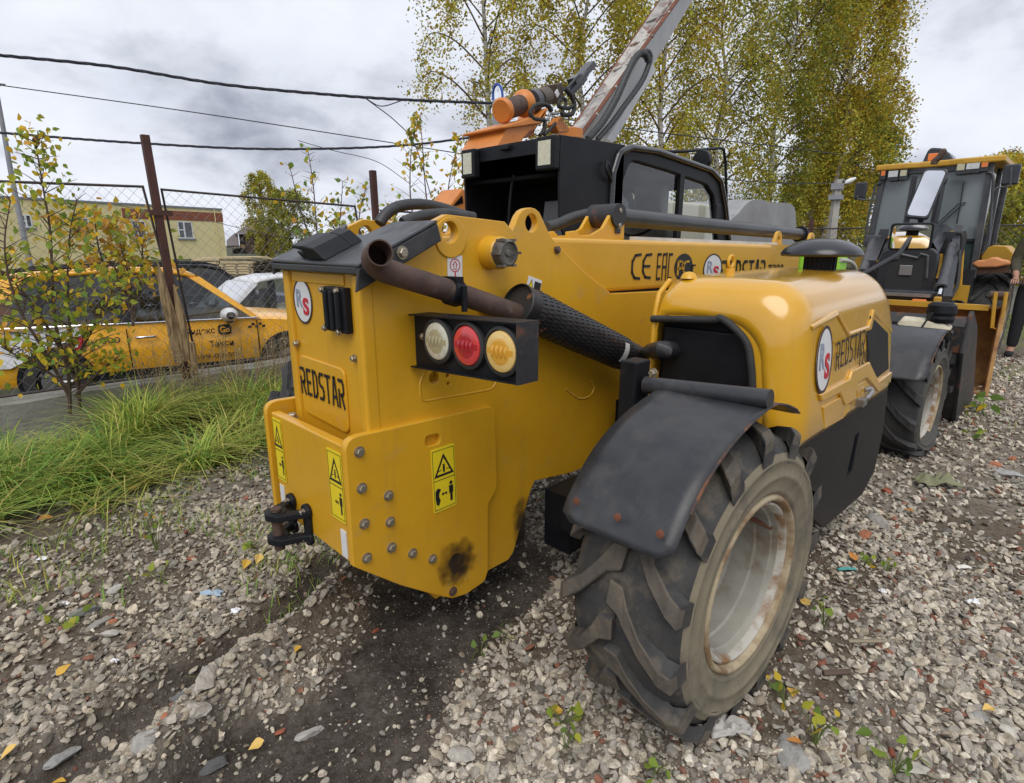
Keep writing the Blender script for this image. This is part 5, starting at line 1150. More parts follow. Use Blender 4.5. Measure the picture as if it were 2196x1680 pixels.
# ---- street furniture and wires
M_['galv'] = mat('grey_pole', (.30, .31, .33), (.24, .25, .27), sc_=4, rough=.6)
bm = bmesh.new(); p0, p1 = U(27, 390, d=18), U(-6, 190, d=18); tube(bm, [Vector((p0.x, p0.y, -.5)), p0, p1+Vector((0, 0, 1))], [.085, .07, .05], 10); tube(bm, [p1, p1+_rt*.12+Vector((0, 0, .12)), p1+_rt*.25+Vector((0, 0, .10))], .025, 6)
mesh_thing('lamp_post', bm, 'galv', 'grey metal lamp post at the far left edge behind the sapling', 'lamp post', smooth=60)
M_['cable'] = mat('black_cable', (.03, .032, .045), rough=.55)
def wire(name, pts, r, label, d=12.0, k=10, twist=0, d1=None):
    n = len(pts); P = spline([U(*p, d=d+((d1 or d)-d)*i/(n-1)) for i, p in enumerate(pts)], k); bm = bmesh.new()
    if twist:
        for s in range(3):
            tube(bm, [p+Vector((0, math.cos(i*.9+s*2.1)*r*.5, math.sin(i*.9+s*2.1)*r*.5)) for i, p in enumerate(P)], r*.58, 5)
    else: tube(bm, P, r, 6)
    return mesh_thing(name, bm, 'cable', label, 'cable', 'overhead cables', smooth=60)
wire('overhead_cable', [(-60, 112), (0, 119), (238, 143), (475, 181), (713, 204), (880, 215), (1062, 222)], .032, 'thick twisted overhead cable, highest on the left', twist=1, k=14, d1=14)
wire('overhead_cable', [(-60, 174), (0, 183), (428, 243), (856, 309), (1050, 340)], .011, 'thin overhead wire crossing between the two thick cables', d=13)
wire('overhead_cable', [(-60, 281), (0, 285), (150, 297), (309, 308), (523, 319), (713, 319), (880, 311), (1040, 291), (1075, 285)], .026, 'sagging black cable passing just above the fence posts', twist=1, k=14, d1=14)
wire('overhead_cable', [(785, 212), (850, 262), (890, 312), (925, 423)], .012, 'thin drop wire hanging down from the thick cable', d=13.5)
wire('overhead_cable', [(785, 212), (818, 228), (862, 216)], .011, 'short slack loop under the thick cable', d=13.4)
wire('overhead_cable', [(640, 302), (713, 323), (808, 347), (880, 395)], .008, 'faint wire below the sagging cable', d=13.6)
wire('overhead_cable', [(245, 440), (430, 470), (560, 500), (700, 520), (820, 528)], .007, 'low thin wire crossing in front of the yellow building', d=14)
wire('overhead_cable', [(1460, 372), (1540, 384), (1700, 394), (1800, 392)], .012, 'dark wire reaching the concrete pole from the left', d=13, d1=16)
wire('overhead_cable', [(1075, 224), (1250, 262), (1540, 300), (1700, 318), (1800, 332)], .012, 'upper dark wire running to the concrete pole', d=13, d1=16)
# concrete pole with a street lamp
PD = 15.5; M_['pole_conc'] = mat('pole_concrete', (.42, .40, .36), (.33, .31, .28), sc_=3, rough=.9, bump=.3)
pt = thing('utility_pole', 'tapered concrete utility pole with a white street lamp near the backhoe loader', 'utility pole', tuple(U(*ZB(905, 690), d=PD)))
b_, t_ = U(*ZB(900, 760), d=PD), U(*ZB(955, 270), d=PD); b_.z = -.2
bm = bmesh.new(); tube(bm, [b_, t_], [.16, .095], 4); link('pole', bm, M_['pole_conc'], pt)
bm = bmesh.new(); tube(bm, [t_+Vector((0, 0, -.1)), t_+_rt*.12, U(*ZB(1000, 290), d=PD)], .025, 6); bx(bm, t_.x-.14, t_.x+.14, t_.y-.14, t_.y+.14, t_.z-.5, t_.z-.38); bx(bm, t_.x-.12, t_.x+.12, t_.y-.12, t_.y+.12, t_.z-.25, t_.z-.1); link('bracket', bm, M_['galv'], pt)
a, c = U(*ZB(995, 297), d=PD), U(*ZB(1070, 262), d=PD); bm = bmesh.new(); tube(bm, [a, a.lerp(c, .25), a.lerp(c, .6), c], [.02, .06, .065, .03], 10); link('lamp_head', bm, mat('lamp_white', (.7, .7, .68), rough=.4), pt, smooth=60)
# fence at the back of the yard
BX = 15.0
bf = thing('back_fence', 'mesh fence on brown posts with a low concrete base behind the backhoe loader', 'fence', (BX, 1.5, 0))
for i in range(13):
    y = 9.5-1.55*i; bm = bmesh.new(); h = 2.75 if i in (4, 7) else 1.95; bx(bm, BX-.04, BX+.04, y-.04, y+.04, -.2, h); link('post', bm, M_['brown_steel'], bf)
    bm = bmesh.new(); tube(bm, [(BX, y, 1.72), (BX, y-1.55, 1.72)], .02, 6); tube(bm, [(BX, y, .62), (BX, y-1.55, .62)], .02, 6); link('rail', bm, M_['dark_steel'], bf)
bm = bmesh.new()
for i in range(150):
    y = 9.5-.135*i
    for s in (1, -1): tube(bm, [(BX+.01*s, y, .62), (BX+.01*s, y-s*1.1, 1.72)], .0035, 3, cap=False)
link('wire_mesh', bm, M_['wire'], bf)
for i in range(9):
    bm = bmesh.new(); bx(bm, BX+.05, BX+.25, 9.4-2.2*(i+1)+.015, 9.4-2.2*i, -.3, .55); link('base_block', bm, M_['concrete'], bf)
# ------------------------------------------------------------------ cars beyond the fence
def make_car(name, label, loc, rz, s, paint, roofp, doorp, glassm='glass_dark', group='parked cars beyond the fence', rails=True, mirror='whitepaint', cat='car', arch='black'):
    """local x forward, y left; full-size metres, scaled by s"""
    t = thing(name, label, cat, loc, rz, group); t.scale = (s, s, s)
    def P(nm, bm, m, par=None, **k):
        o = link(nm, bm, M_[m] if isinstance(m, str) else m, par or t, world_coords=False, **k); return o
    W = .90; WB = 2.70
    # lower body: stations along x, each a half section (y, z)
    st = [(-2.25, .62, .45, .70, .88), (-2.18, .76, .33, .72, .98), (-1.9, .87, .30, .74, 1.03), (-1.2, .90, .30, .72, 1.02), (0, .91, .30, .70, 1.0), (.85, .90, .30, .70, .975), (1.2, .89, .30, .70, .95), (1.75, .86, .31, .68, .88), (2.15, .74, .32, .62, .76), (2.27, .60, .38, .56, .66)]
    bm = bmesh.new(); rows = []
    for x, w, z0, z1, z2 in st:
        half = [(w*.93, z0), (w*.985, z0+.10), (w, z1-.08), (w*1.0, z1), (w*.975, z1+.06), (w*.955, z2-.02), (w*.90, z2), (w*.45, z2+.035)]
        rows.append([bm.verts.new((x, -y, z)) for y, z in half]+[bm.verts.new((x, y, z)) for y, z in reversed(half)])
    for a, b_ in zip(rows, rows[1:]):
        for i in range(len(a)-1): bm.faces.new((a[i], b_[i], b_[i+1], a[i+1]))
        bm.faces.new((a[-1], b_[-1], b_[0], a[0]))
    bm.faces.new(rows[0]); bm.faces.new(list(reversed(rows[-1])))
    body = P('body', bm, paint, smooth=30)
    # greenhouse
    gh = [(-2.05, .80, 1.02, -1.72, .66, 1.55), ]
    base = [(-2.05, .80), (1.12, .83)]; roof = [(-1.75, .64), (.28, .66)]
    zb, zr = .99, 1.62
    bm = bmesh.new(); rs = [(-1.95, 1.48, .60), (-1.6, 1.60, .645), (-.8, 1.655, .66), (-.1, 1.65, .66), (.20, 1.60, .655), (.32, 1.54, .64)]
    rr = [[bm.verts.new((x, y_*w, z+(.03 if abs(y_) < .7 else 0))) for y_ in (-1, -.6, 0, .6, 1)] for x, z, w in rs]
    for a, b_ in zip(rr, rr[1:]):
        for i in range(4): bm.faces.new((a[i], b_[i], b_[i+1], a[i+1]))
    o = P('roof', bm, roofp, smooth=50); md = o.modifiers.new('t', 'SOLIDIFY'); md.thickness = .05; md.offset = -1
    if rails:
        for sy in (-1, 1):
            bm = bmesh.new(); tube(bm, [(-1.75, sy*.60, 1.60), (-1.6, sy*.61, 1.66), (-.6, sy*.62, 1.715), (.1, sy*.615, 1.69), (.25, sy*.61, 1.64)], .022, 6); P('roof_rail', bm, 'black', o, smooth=60)
    # windows, pillars
    def sidep(x, z, sy): w = .865+(.655-.865)*(z-1.0)/.6; return Vector((x, sy*w, z))
    for sy in (-1, 1):
        for nm, q in (('front_window', [(-.52, 1.0), (.92, .98), (.30, 1.50), (.10, 1.565), (-.44, 1.575)]), ('rear_window', [(-.62, 1.0), (-.54, 1.575), (-1.2, 1.565), (-1.38, 1.20), (-1.38, 1.01)]), ('quarter_window', [(-1.46, 1.02), (-1.46, 1.22), (-1.3, 1.56), (-1.55, 1.52), (-1.85, 1.20), (-1.9, 1.05)])):
            bm = bmesh.new(); bm.faces.new([bm.verts.new(sidep(x, z, sy)) for x, z in q]); P(nm, bm, glassm)
        for q in ([(.92, .98), (1.04, .96), (.36, 1.545), (.24, 1.53)], [(-.64, 1.0), (-.50, 1.0), (-.42, 1.59), (-.56, 1.59)], [(-1.38, 1.0), (-1.48, 1.0), (-1.46, 1.24), (-1.28, 1.58), (-1.18, 1.58), (-1.36, 1.22)], [(-1.9, 1.0), (-2.08, 1.0), (-1.92, 1.5), (-1.52, 1.58), (-1.5, 1.54), (-1.83, 1.2)]):
            bm = bmesh.new(); pts = [sidep(x, z, sy)+Vector((0, sy*.008, 0)) for x, z in q]; prism(bm, pts, (0, -sy*.05, 0)); P('pillar', bm, roofp if q[0][0] in (.92, -1.9) else 'black')
        bm = bmesh.new(); tube(bm, [sidep(-1.95, 1.02, sy)+Vector((0, sy*.012, 0)), sidep(-.4, .992, sy)+Vector((0, sy*.012, 0)), sidep(1.0, .972, sy)+Vector((0, sy*.012, 0))], .011, 6); P('belt_trim', bm, 'chrome')
        # doors: seams as thin recess strips, handles, mirror
        for x in (-.56, .98, -1.36):
            bm = bmesh.new(); bx(bm, x-.006, x+.006, sy*.905-.008, sy*.905+.008, .40, .93); P('door_seam', bm, 'dark')
        for x in (-.36, -1.2):
            bm = bmesh.new(); bx(bm, x-.11, x+.11, sy*.895-.02, sy*.895+.03 if sy > 0 else sy*.895+.01, .79, .825); 
            bm.free(); bm = bmesh.new(); tube(bm, [(x-.11, sy*.90, .81), (x-.09, sy*.935, .81), (x+.09, sy*.935, .81), (x+.11, sy*.90, .81)], .016, 6); P('door_handle', bm, 'chrome', smooth=60)
        bm = bmesh.new(); rows2 = []
        for k in range(7):
            u = k/6; r_ = math.sin(math.pi*min(max(u, .08), .92))**.5
            rows2.append((Vector((.62+.02*u, sy*(.90+.24*u), 1.04)), .115*r_))
        lathe(bm, [(r_, (p-rows2[0][0]).length) for p, r_ in rows2], rows2[0][0], (.05, sy, .0), 12); 
        for v in bm.verts: v.co.z = 1.045+(v.co.z-1.04)*.85
        P('wing_mirror', bm, mirror, smooth=60); 
        bm = bmesh.new(); bx(bm, .60, .68, sy*.92-.05, sy*.92+.05, .93, 1.0); P('mirror_stem', bm, 'black')
        bm = bmesh.new(); bx(bm, -1.0, 1.0, sy*.895-.02, sy*.895+.02, .30, .40); P('sill_cladding', bm, arch)
    # screens
    for nm, q in (('windscreen', [(1.04, .96, .80), (.34, 1.56, .62)]), ('tailgate_glass', [(-2.12, 1.02, .74), (-1.96, 1.46, .58)])):
        (xa, za, wa), (xb, zb_, wb) = q; bm = bmesh.new(); bm.faces.new([bm.verts.new(p) for p in ((xa, -wa, za), (xa, wa, za), (xb, wb, zb_), (xb, -wb, zb_))]); P(nm, bm, glassm)
    # cabin seats
    bm = bmesh.new()
    for x in (-.95, .05):
        for y in (-.38, .38): bx(bm, x-.12, x+.10, y-.24, y+.24, .6, 1.22); bx(bm, x-.08, x+.04, y-.12, y+.12, 1.25, 1.42)
    bx(bm, -2.0, 1.1, -.78, .78, .5, .9); P('cabin', bm, mat('cabin_grey', (.05, .05, .052), rough=.8))
    for x in (-1.33, 1.37):
        for sy in (-1, 1):
            bm = bmesh.new(); lathe(bm, [(.385, -.03), (.39, .03), (.35, .035), (0, .03)], (x, sy*.885, .36), (0, sy, 0), 28); P('wheel_arch', bm, arch)
            bm = bmesh.new(); lathe(bm, [(.22, -.1), (.325, -.1), (.34, -.06), (.34, .06), (.325, .09), (.22, .10)], (x, sy*.86, .335), (0, sy, 0), 28); w_ = P('wheel', bm, 'rubber', smooth=40)
            bm = bmesh.new(); lathe(bm, [(.225, .09), (.215, .05), (.06, .075), (0, .085)], (x, sy*.86, .335), (0, sy, 0), 28)
            for k in range(5):
                a = 2*math.pi*k/5; tube(bm, [(x, sy*.95, .335), (x+.2*math.cos(a), sy*.945, .335+.2*math.sin(a))], .022, 5)
            P('rim', bm, 'steel', w_)
    for sy in (-1, 1):
        bm = bmesh.new(); bx(bm, 2.02, 2.25, sy*.62-.14, sy*.62+.14, .66, .75); P('headlight', bm, 'glass'); bm = bmesh.new(); bx(bm, -2.27, -2.12, sy*.68-.10, sy*.68+.10, .72, .9); P('tail_light', bm, mat('tail_red', (.35, .01, .01), rough=.2, coat=.5))
    return t
M_['taxi'] = mat('taxi_orange_yellow', (.90, .45, .025), (.86, .42, .025), sc_=2, rough=.28, coat=.5, dirt=((.45, .30, .12), 5, .6, 1.0))
M_['taxi2'] = mat('taxi_yellow', (.74, .46, .03), rough=.3, coat=.5)
M_['wreck_blue'] = mat('dark_blue_paint', (.018, .026, .055), (.04, .045, .06), sc_=4, rough=.35, coat=.4)
F0, R0 = Vector((2.86, 6.62, -.24)), Vector((.72, 7.08, -.24))
TS = (F0-R0).length/2.70; ang = math.atan2(F0.y-R0.y, F0.x-R0.x); fd = Vector((math.cos(ang), math.sin(ang), 0)); lf = Vector((-fd.y, fd.x, 0))
ctr = (F0+R0)/2 + lf*.86*TS - fd*.02*TS
tx = make_car('taxi', 'orange yellow taxi estate with dark lettering parked right behind the mesh fence', tuple(ctr), ang, TS, 'taxi', 'taxi', 'taxi', cat='taxi')
def tpart(nm, me, m): o = link(nm, me, M_[m], tx, world_coords=False); return o
def tfr(x, z, l=.925): return basis(Vector((x, -l, z)), (1, 0, 0), (0, 0, 1))
# white rear quarter
bm = bmesh.new(); pts = [(-2.16, .55), (-2.14, .95), (-1.55, .99), (-1.05, .99), (-1.0, .80), (-1.32, .765), (-1.75, .55)]
a = [bm.verts.new((x, -(.912 if x > -1.9 else .80), z)) for x, z in pts]; b_ = [bm.verts.new((v.co.x, v.co.y+.03, v.co.z)) for v in a]; bm.faces.new(a)
for i in range(len(a)): bm.faces.new((a[i], b_[i], b_[(i+1) % len(a)], a[(i+1) % len(a)]))
tpart('white_wrap', bm, 'whitepaint')
tpart('lettering', fit_text('Яндекс', tfr(.26, .83), .36, .10, .016), 'ink')
tpart('lettering', fit_text('Такси', tfr(.50, .655), .30, .085, .014), 'ink')
o = tpart('logo_badge', plate_me('b', rnd([Vector(p) for p in ((-.085, -.07), (.085, -.07), (.085, .07), (-.085, .07))], .05), [], .003, tfr(.56, .838, .926)), 'ink'); tpart('logo_lettering', fit_text('Go', tfr(.56, .838, .929), .12, .08, .02), 'taxi')
tpart('lettering', fit_text('000', tfr(-.74, .80), .20, .075, .01), 'ink')
tpart('phone_number', fit_text('599-00-50', tfr(.42, .485), .52, .06, .004), 'ink')
o = tpart('red_disc', plate_me('b', circ2((0, 0), .085, 24), [], .003, tfr(-1.08, .80, .926)), 'red'); tpart('disc_numeral', fit_text('1', tfr(-1.10, .80, .929), .05, .11, .015), 'white')
bm = bmesh.new()
for k in range(5):
    for j in range(2):
        if (k+j) % 2 == 0: prism(bm, [Vector((.86+.045*k, -.918, .83+.035*j)), Vector((.905+.045*k, -.918, .83+.035*j)), Vector((.905+.045*k, -.918, .865+.035*j)), Vector((.86+.045*k, -.918, .865+.035*j))], (0, -.002, 0))
tpart('checker_mark', bm, 'ink')
g = (U(*ZE(1000, 1500), y=9.6)); 
t2 = make_car('taxi', 'white taxi with a yellow lower body and black mirror behind the first one', (4.05, 10.35, -.66), math.pi-.04, .90, 'taxi2', 'whitepaint', 'taxi2', rails=False, mirror='black', cat='taxi', glassm='glass')
bm = bmesh.new(); pts = [(-1.6, .62), (-1.6, .84), (2.1, .70), (2.1, .50), (1.0, .50)]; a = [bm.verts.new((x, .922, z)) for x, z in pts]; b_ = [bm.verts.new((v.co.x, v.co.y-.04, v.co.z)) for v in a]; bm.faces.new(a)
for i in range(len(a)): bm.faces.new((a[i], b_[i], b_[(i+1) % len(a)], a[(i+1) % len(a)]))
link('white_wrap', bm, M_['whitepaint'], t2, world_coords=False)
t3 = make_car('stripped_car', 'dark blue car with roof bars, partly stripped, behind the two taxis', (4.5, 14.6, -.66), R(-12), .95, 'wreck_blue', 'black', 'black', mirror='black')
# pinkish body shell with its tailgate raised
bp = U(*ZF(1050, 960), d=19); M_['primer'] = mat('faded_primer', (.42, .34, .35), (.30, .24, .25), sc_=3, rough=.6)
cw = thing('car_shell', 'faded pink grey car shell with raised tailgate by the split board', 'car shell', (bp.x, bp.y, -.3))
def cq(a, b_, d=19): return U(*ZF(a, b_), d=d)
bm = bmesh.new(); prism(bm, [cq(1000, 900), cq(1125, 880), cq(1170, 970), cq(1010, 990)], _fh*.06); link('tailgate', bm, M_['primer'], cw)
bm = bmesh.new(); prism(bm, [cq(895, 930), cq(980, 870), cq(1130, 875), cq(1125, 890), cq(990, 895), cq(905, 950)], _fh*.8); link('roof', bm, M_['whitepaint'], cw)
bm = bmesh.new(); prism(bm, [cq(900, 950), cq(1000, 985), cq(1180, 975), cq(1200, 1040), cq(890, 1040)], _fh*1.6); link('body', bm, M_['primer'], cw)
bm = bmesh.new(); prism(bm, [cq(912, 915, 18.97), cq(985, 885, 18.97), cq(1100, 885, 18.97), cq(1000, 898, 18.97), cq(925, 940, 18.97)], _fh*.02); link('opening', bm, M_['dark'], cw)
# ------------------------------------------------------------------ backhoe loader facing the telehandler
ZG = ZM(2350, 400, 3.697); ZH = ZM(2560, 700, 3.0547); ZI = ZM(1380, 200, 5.49)
BH = thing('backhoe_loader', 'yellow and black backhoe loader with glazed cab and rusty front bucket, facing the camera', 'backhoe loader', (9.0, 1.5, 0))
def bp_(nm, bm, m, par=None, **k): return link(nm, bm, M_[m] if isinstance(m, str) else m, par or BH, **k)
def gx_(pts, x, f=None): return [U(*(f or ZG)(*p), x=x) for p in pts]
M_['bh_yellow'] = mat('loader_yellow', (.58, .33, .035), (.52, .28, .03), sc_=3, rough=.4, dirt=((.26, .14, .06), 6, .58, .85))
M_['bh_black'] = mat('loader_dark_panel', (.018, .020, .026), (.03, .032, .038), sc_=4, rough=.3, coat=.3)
M_['bh_grey'] = mat('loader_grey_metal', (.05, .055, .065), (.09, .09, .095), sc_=9, rough=.4, dirt=((.16, .13, .10), 10, .6, .85))
M_['bucket_rust'] = mat('rusty_bucket', (.44, .24, .085), (.24, .11, .045), f=(.42, .64), sc_=5, rough=.8, dirt=((.36, .25, .12), 11, .56, .72), bump=.4, bscale=25, detail=10)
M_['grille'] = mat('grille_mesh', (.012, .012, .013), (.03, .03, .03), sc_=200, rough=.7, bump=.6, bscale=260)
M_['cab_glass'] = mat('cab_glass_sky_grey', (.17, .20, .21), (.20, .23, .235), sc_=1.5, rough=.12, coat=.8)  # sky reflection in the windscreen is put into the grey base colour
# nose and bonnet
NX = 7.9
front = gx_([(650, 1360), (640, 1290), (690, 1190), (740, 1165), (1230, 1160), (1290, 1215), (1285, 1300), (1255, 1479)], NX)
front[0].z = .72; front[-1].z = .72
bm = bmesh.new(); prism(bm, front, (.10, 0, 0)); bev(bp_('nose_panel', bm, 'bh_black'), .02, 3)
gr = gx_([(770, 1300), (860, 1290), (900, 1250), (1070, 1290), (1090, 1250), (1140, 1255), (1135, 1479)], NX-.004); gr += [Vector((NX-.004, gr[0].y+.02, .78))]; gr[-2].z = .78
gr = [Vector((NX-.004, p.y, p.z)) for p in gr]; bm = bmesh.new(); prism(bm, gr, (.01, 0, 0)); g_ = bp_('radiator_grille', bm, 'grille')
fr = gx_([(740, 1290), (860, 1265), (890, 1225), (1070, 1265), (1100, 1222), (1175, 1240), (1160, 1479)], NX-.012); bm = bmesh.new(); tube(bm, fr, .014, 6); bp_('grille_frame', bm, 'bh_grey', g_)
a, b_ = U(*ZG(875, 1340), x=NX-.02), U(*ZG(995, 1452), x=NX-.02); bm = bmesh.new(); bx(bm, NX-.02, NX-.006, min(a.y, b_.y), max(a.y, b_.y), b_.z, a.z); bev(bp_('plate', bm, 'steel', g_), .01)
# bonnet rising to the screen
sec0 = gx_([(640, 1300), (700, 1180), (800, 1120), (1000, 1080), (1230, 1100), (1290, 1215)], NX+.1); sec1 = gx_([(690, 1230), (760, 1060), (900, 960), (1150, 905), (1380, 910), (1440, 960)], 9.1)
N = 6; bm = bmesh.new(); rows = []
for k in range(7):
    t = k/6; rows.append([bm.verts.new(a.lerp(b_, t)+Vector((0, 0, .05*math.sin(math.pi*t)))) for a, b_ in zip(sec0, sec1)])
for a, b_ in zip(rows, rows[1:]):
    for i in range(N-1): bm.faces.new((a[i], b_[i], b_[i+1], a[i+1]))
bp_('bonnet', bm, 'bh_black', smooth=50)
for pts in ([(640, 1310), (650, 1240), (700, 1140), (790, 1030)], [(1265, 1479), (1290, 1300), (1310, 1180), (1390, 1030), (1460, 960)]):
    P = [U(*ZG(*p), x=NX+.02+.35*i) for i, p in enumerate(pts)]; bm = bmesh.new(); prev = None
    for p in P:
        v = [bm.verts.new(p+Vector(d)) for d in ((0, -.03, 0), (0, .03, .0), (.05, .03, -.02), (.05, -.03, -.02))]
        if prev:
            for k in range(4): bm.faces.new((prev[k], prev[(k+1) % 4], v[(k+1) % 4], v[k]))
        else: bm.faces.new(v)
        prev = v
    bm.faces.new(list(reversed(prev))); bp_('side_panel', bm, 'bh_yellow')
bm = bmesh.new(); bx(bm, NX+.15, 9.2, 1.32, 1.78, .5, 1.1); bp_('engine_block', bm, 'dark')
# counterframe and axle below the nose
bm = bmesh.new(); bx(bm, NX-.2, NX+.4, 1.05, 1.95, .50, .86); bev(bp_('front_frame', bm, 'bh_black'), .02)
a = U(*ZH(0, 420), x=NX-.3); b_ = U(*ZH(360, 450), x=NX-.3); bm = bmesh.new(); bx(bm, NX-.36, NX-.2, b_.y, a.y+.4, b_.z-.03, b_.z); bp_('frame_lip', bm, 'steel')
a = U(*ZH(245, 560), x=NX-.42); bm = bmesh.new(); bx(bm, NX-.46, NX-.40, a.y-.065, a.y+.065, a.z-.085, a.z+.085); bev(bp_('indicator_lamp', bm, 'orange_lens'), .012)
# cab: built at x = 9.2 (front) to 10.6
CXF, CXB = 9.2, 10.75; YR_, YL_ = 1.02, 2.17
zt, zs = 2.30, 1.42
bm = bmesh.new()
roof = [(CXF-.10, YR_-.12), (CXF-.10, 1.30), (CXF-.06, 1.45), (CXF-.06, 1.75), (CXF-.10, 1.88), (CXF-.10, YL_+.06), (CXB+.1, YL_+.06), (CXB+.1, YR_-.12)]
prism(bm, [(x, y, zt) for x, y in roof], (0, 0, .075)); bev(bp_('cab_roof', bm, 'bh_yellow'), .02, 3)
def pillar(a, b_, w=.05, m='bh_grey'):
    bm = bmesh.new(); a, b_ = Vector(a), Vector(b_); prism(bm, [a+Vector((-w/2, -w/2, 0)), a+Vector((w/2, -w/2, 0)), a+Vector((w/2, w/2, 0)), a+Vector((-w/2, w/2, 0))], b_-a); return bp_('pillar', bm, m)
pillar((CXF, YR_-.02, .95), (CXF, YR_+.02, zt), .065); pillar((CXF, YL_+.04, .95), (CXF, YL_-.02, zt), .065); pillar((CXB, YR_, .95), (CXB, YR_, zt), .07); pillar((CXB, YL_, .95), (CXB, YL_, zt), .07); pillar((9.95, YR_-.03, 1.0), (9.95, YR_, zt), .05)
bm = bmesh.new(); bm.faces.new([bm.verts.new(p) for p in ((CXF+.02, YR_, zs), (CXF+.02, YL_, zs), (CXF+.02, YL_-.02, zt), (CXF+.02, YR_+.02, zt))]); ws = bp_('windscreen', bm, 'cab_glass'); M_['lower_glass'] = mat('lower_glass', (.05, .08, .08), rough=.08, coat=.6)
bm = bmesh.new(); bm.faces.new([bm.verts.new(p) for p in ((CXF+.02, YR_, 1.05), (CXF+.02, YR_+.34, 1.05), (CXF+.02, YR_+.34, zs-.02), (CXF+.02, YR_, zs-.02))]); bp_('lower_glass', bm, 'lower_glass'); bm = bmesh.new(); bm.faces.new([bm.verts.new(p) for p in ((CXF+.02, YL_-.3, 1.05), (CXF+.02, YL_, 1.05), (CXF+.02, YL_, zs-.02), (CXF+.02, YL_-.3, zs-.02))]); bp_('lower_glass', bm, 'lower_glass')
bm = bmesh.new(); bx(bm, CXF-.005, CXF+.012, YR_, YL_, zs-.03, zs+.005); bp_('screen_rail', bm, 'bh_black')
for y, s in ((YR_, 1), (YL_, -1)):
    bm = bmesh.new(); bm.faces.new([bm.verts.new(p) for p in ((CXF+.04, y, 1.0), (CXB, y, 1.0), (CXB, y, zt), (CXF+.04, y, zt))]); bp_('side_glass', bm, M_['glass'])
bm = bmesh.new(); bx(bm, CXF+.05, CXB, YR_+.02, YL_-.02, .6, 1.0); bx(bm, 10.0, 10.3, 1.4, 1.8, 1.0, 1.75); bx(bm, CXB-.02, CXB, YR_+.05, YL_-.05, 1.0, 1.5); bp_('cab_floor', bm, 'bh_black')
bm = bmesh.new(); bx(bm, CXF-.04, CXF+.01, YR_+.05, YL_-.05, zt-.06, zt); bp_('visor', bm, 'bh_black')
for p, w, h, m in (((1525, 298), .075, .075, 'led'), ((1655, 283), .125, .075, 'head'), ((915, 362), .070, .070, 'led'), ((805, 372), .105, .075, 'head'), ((1780, 270), .06, .06, 'ol'), ((700, 365), .045, .06, 'ol')):
    q = U(*ZG(*p), x=CXF-.09); bm = bmesh.new(); bx(bm, CXF-.085, CXF-.02, q.y-w/2-.008, q.y+w/2+.008, q.z-h/2-.045, q.z+h/2+.01); l_ = bp_('work_lamp', bm, 'bh_black')
    bm = bmesh.new(); bx(bm, CXF-.095, CXF-.087, q.y-w/2, q.y+w/2, q.z-h/2, q.z+h/2); bp_('lens', bm, {'led': mat('led_cream', (.52, .50, .34), rough=.3), 'head': mat('headlamp_lens', (.66, .68, .68), (.5, .5, .5), sc_=60, rough=.2, coat=.5), 'ol': M_['orange_lens']}[m], l_)
# wiper
bm = bmesh.new(); tube(bm, gx_([(1280, 900), (1500, 690), (1575, 675)], CXF-.02), .008, 6); tube(bm, gx_([(1310, 905), (1520, 715), (1570, 690)], CXF-.02), .007, 6); tube(bm, gx_([(1555, 455), (1520, 690), (1478, 905)], CXF-.015), .007, 6); bp_('wiper', bm, 'bh_black', ws)
# grab rails and mirrors
bm = bmesh.new(); tube(bm, spline(gx_([(1800, 355), (1850, 365), (1870, 420), (1860, 560), (1840, 900), (1810, 1120), (1750, 1220)], CXF-.05), 5), .014, 8); bp_('grab_rail', bm, 'bh_grey', smooth=60); bm = bmesh.new(); tube(bm, spline(gx_([(680, 465), (620, 500), (590, 620), (540, 850), (500, 1150)], CXF-.05), 5), .014, 8); bp_('grab_rail', bm, 'bh_grey', smooth=60)
for (c0, c1, arm) in ((ZG(1990, 275), ZG(2130, 485), [(1870, 560), (1905, 520), (2050, 500), (2062, 300)]), (ZG(410, 465), ZG(510, 640), [(560, 650), (430, 640), (425, 600)])):
    a, b_ = U(*c0, x=9.0), U(*c1, x=9.0); bm = bmesh.new(); bx(bm, 8.97, 9.03, b_.y, a.y, b_.z, a.z); m_ = bp_('wing_mirror', bm, 'bh_black'); bev(m_, .02, 3)
    bm = bmesh.new(); tube(bm, gx_(arm, 8.95), .012, 6); bp_('mirror_arm', bm, 'bh_grey', m_)
# exhaust and intake stacks, tall mirror between them
bm = bmesh.new(); tube(bm, gx_([(1235, 905), (1290, 640), (1330, 430)], 8.75), .040, 10); tube(bm, gx_([(1310, 500), (1350, 460), (1385, 410)], 8.74), [.03, .025, .008], 8); bp_('stack', bm, 'bh_black', smooth=50)
bm = bmesh.new(); tube(bm, spline(gx_([(1240, 270), (1250, 235), (1300, 190), (1345, 120), (1358, 100)], 8.9), 5), [.038]*16+[.03, .025, .018, .012, .006], 10); bp_('exhaust_tip', bm, 'exhaust', smooth=50)
bm = bmesh.new(); tube(bm, gx_([(945, 890), (990, 640), (1032, 395)], 8.75), .034, 10); bp_('stack', bm, 'bh_black', smooth=50)
mq = [U(*ZG(*p), x=8.35) for p in [(985, 835), (1215, 860), (1335, 290), (1110, 295)]]; c = sum(mq, Vector())/4
ex_ = (mq[1]-mq[0]+mq[2]-mq[3]).normalized(); ez_ = (Vector((0, 0, CAM_H))-c).normalized(); ez_ = (ez_+Vector((-.2, .05, .42))).normalized(); ex_ = (ex_-ez_*ex_.dot(ez_)).normalized(); ey_ = ez_.cross(ex_)
w_, h_ = (mq[1]-mq[0]).length*1.0, (mq[3]-mq[0]).length*1.0; sh = .02*h_
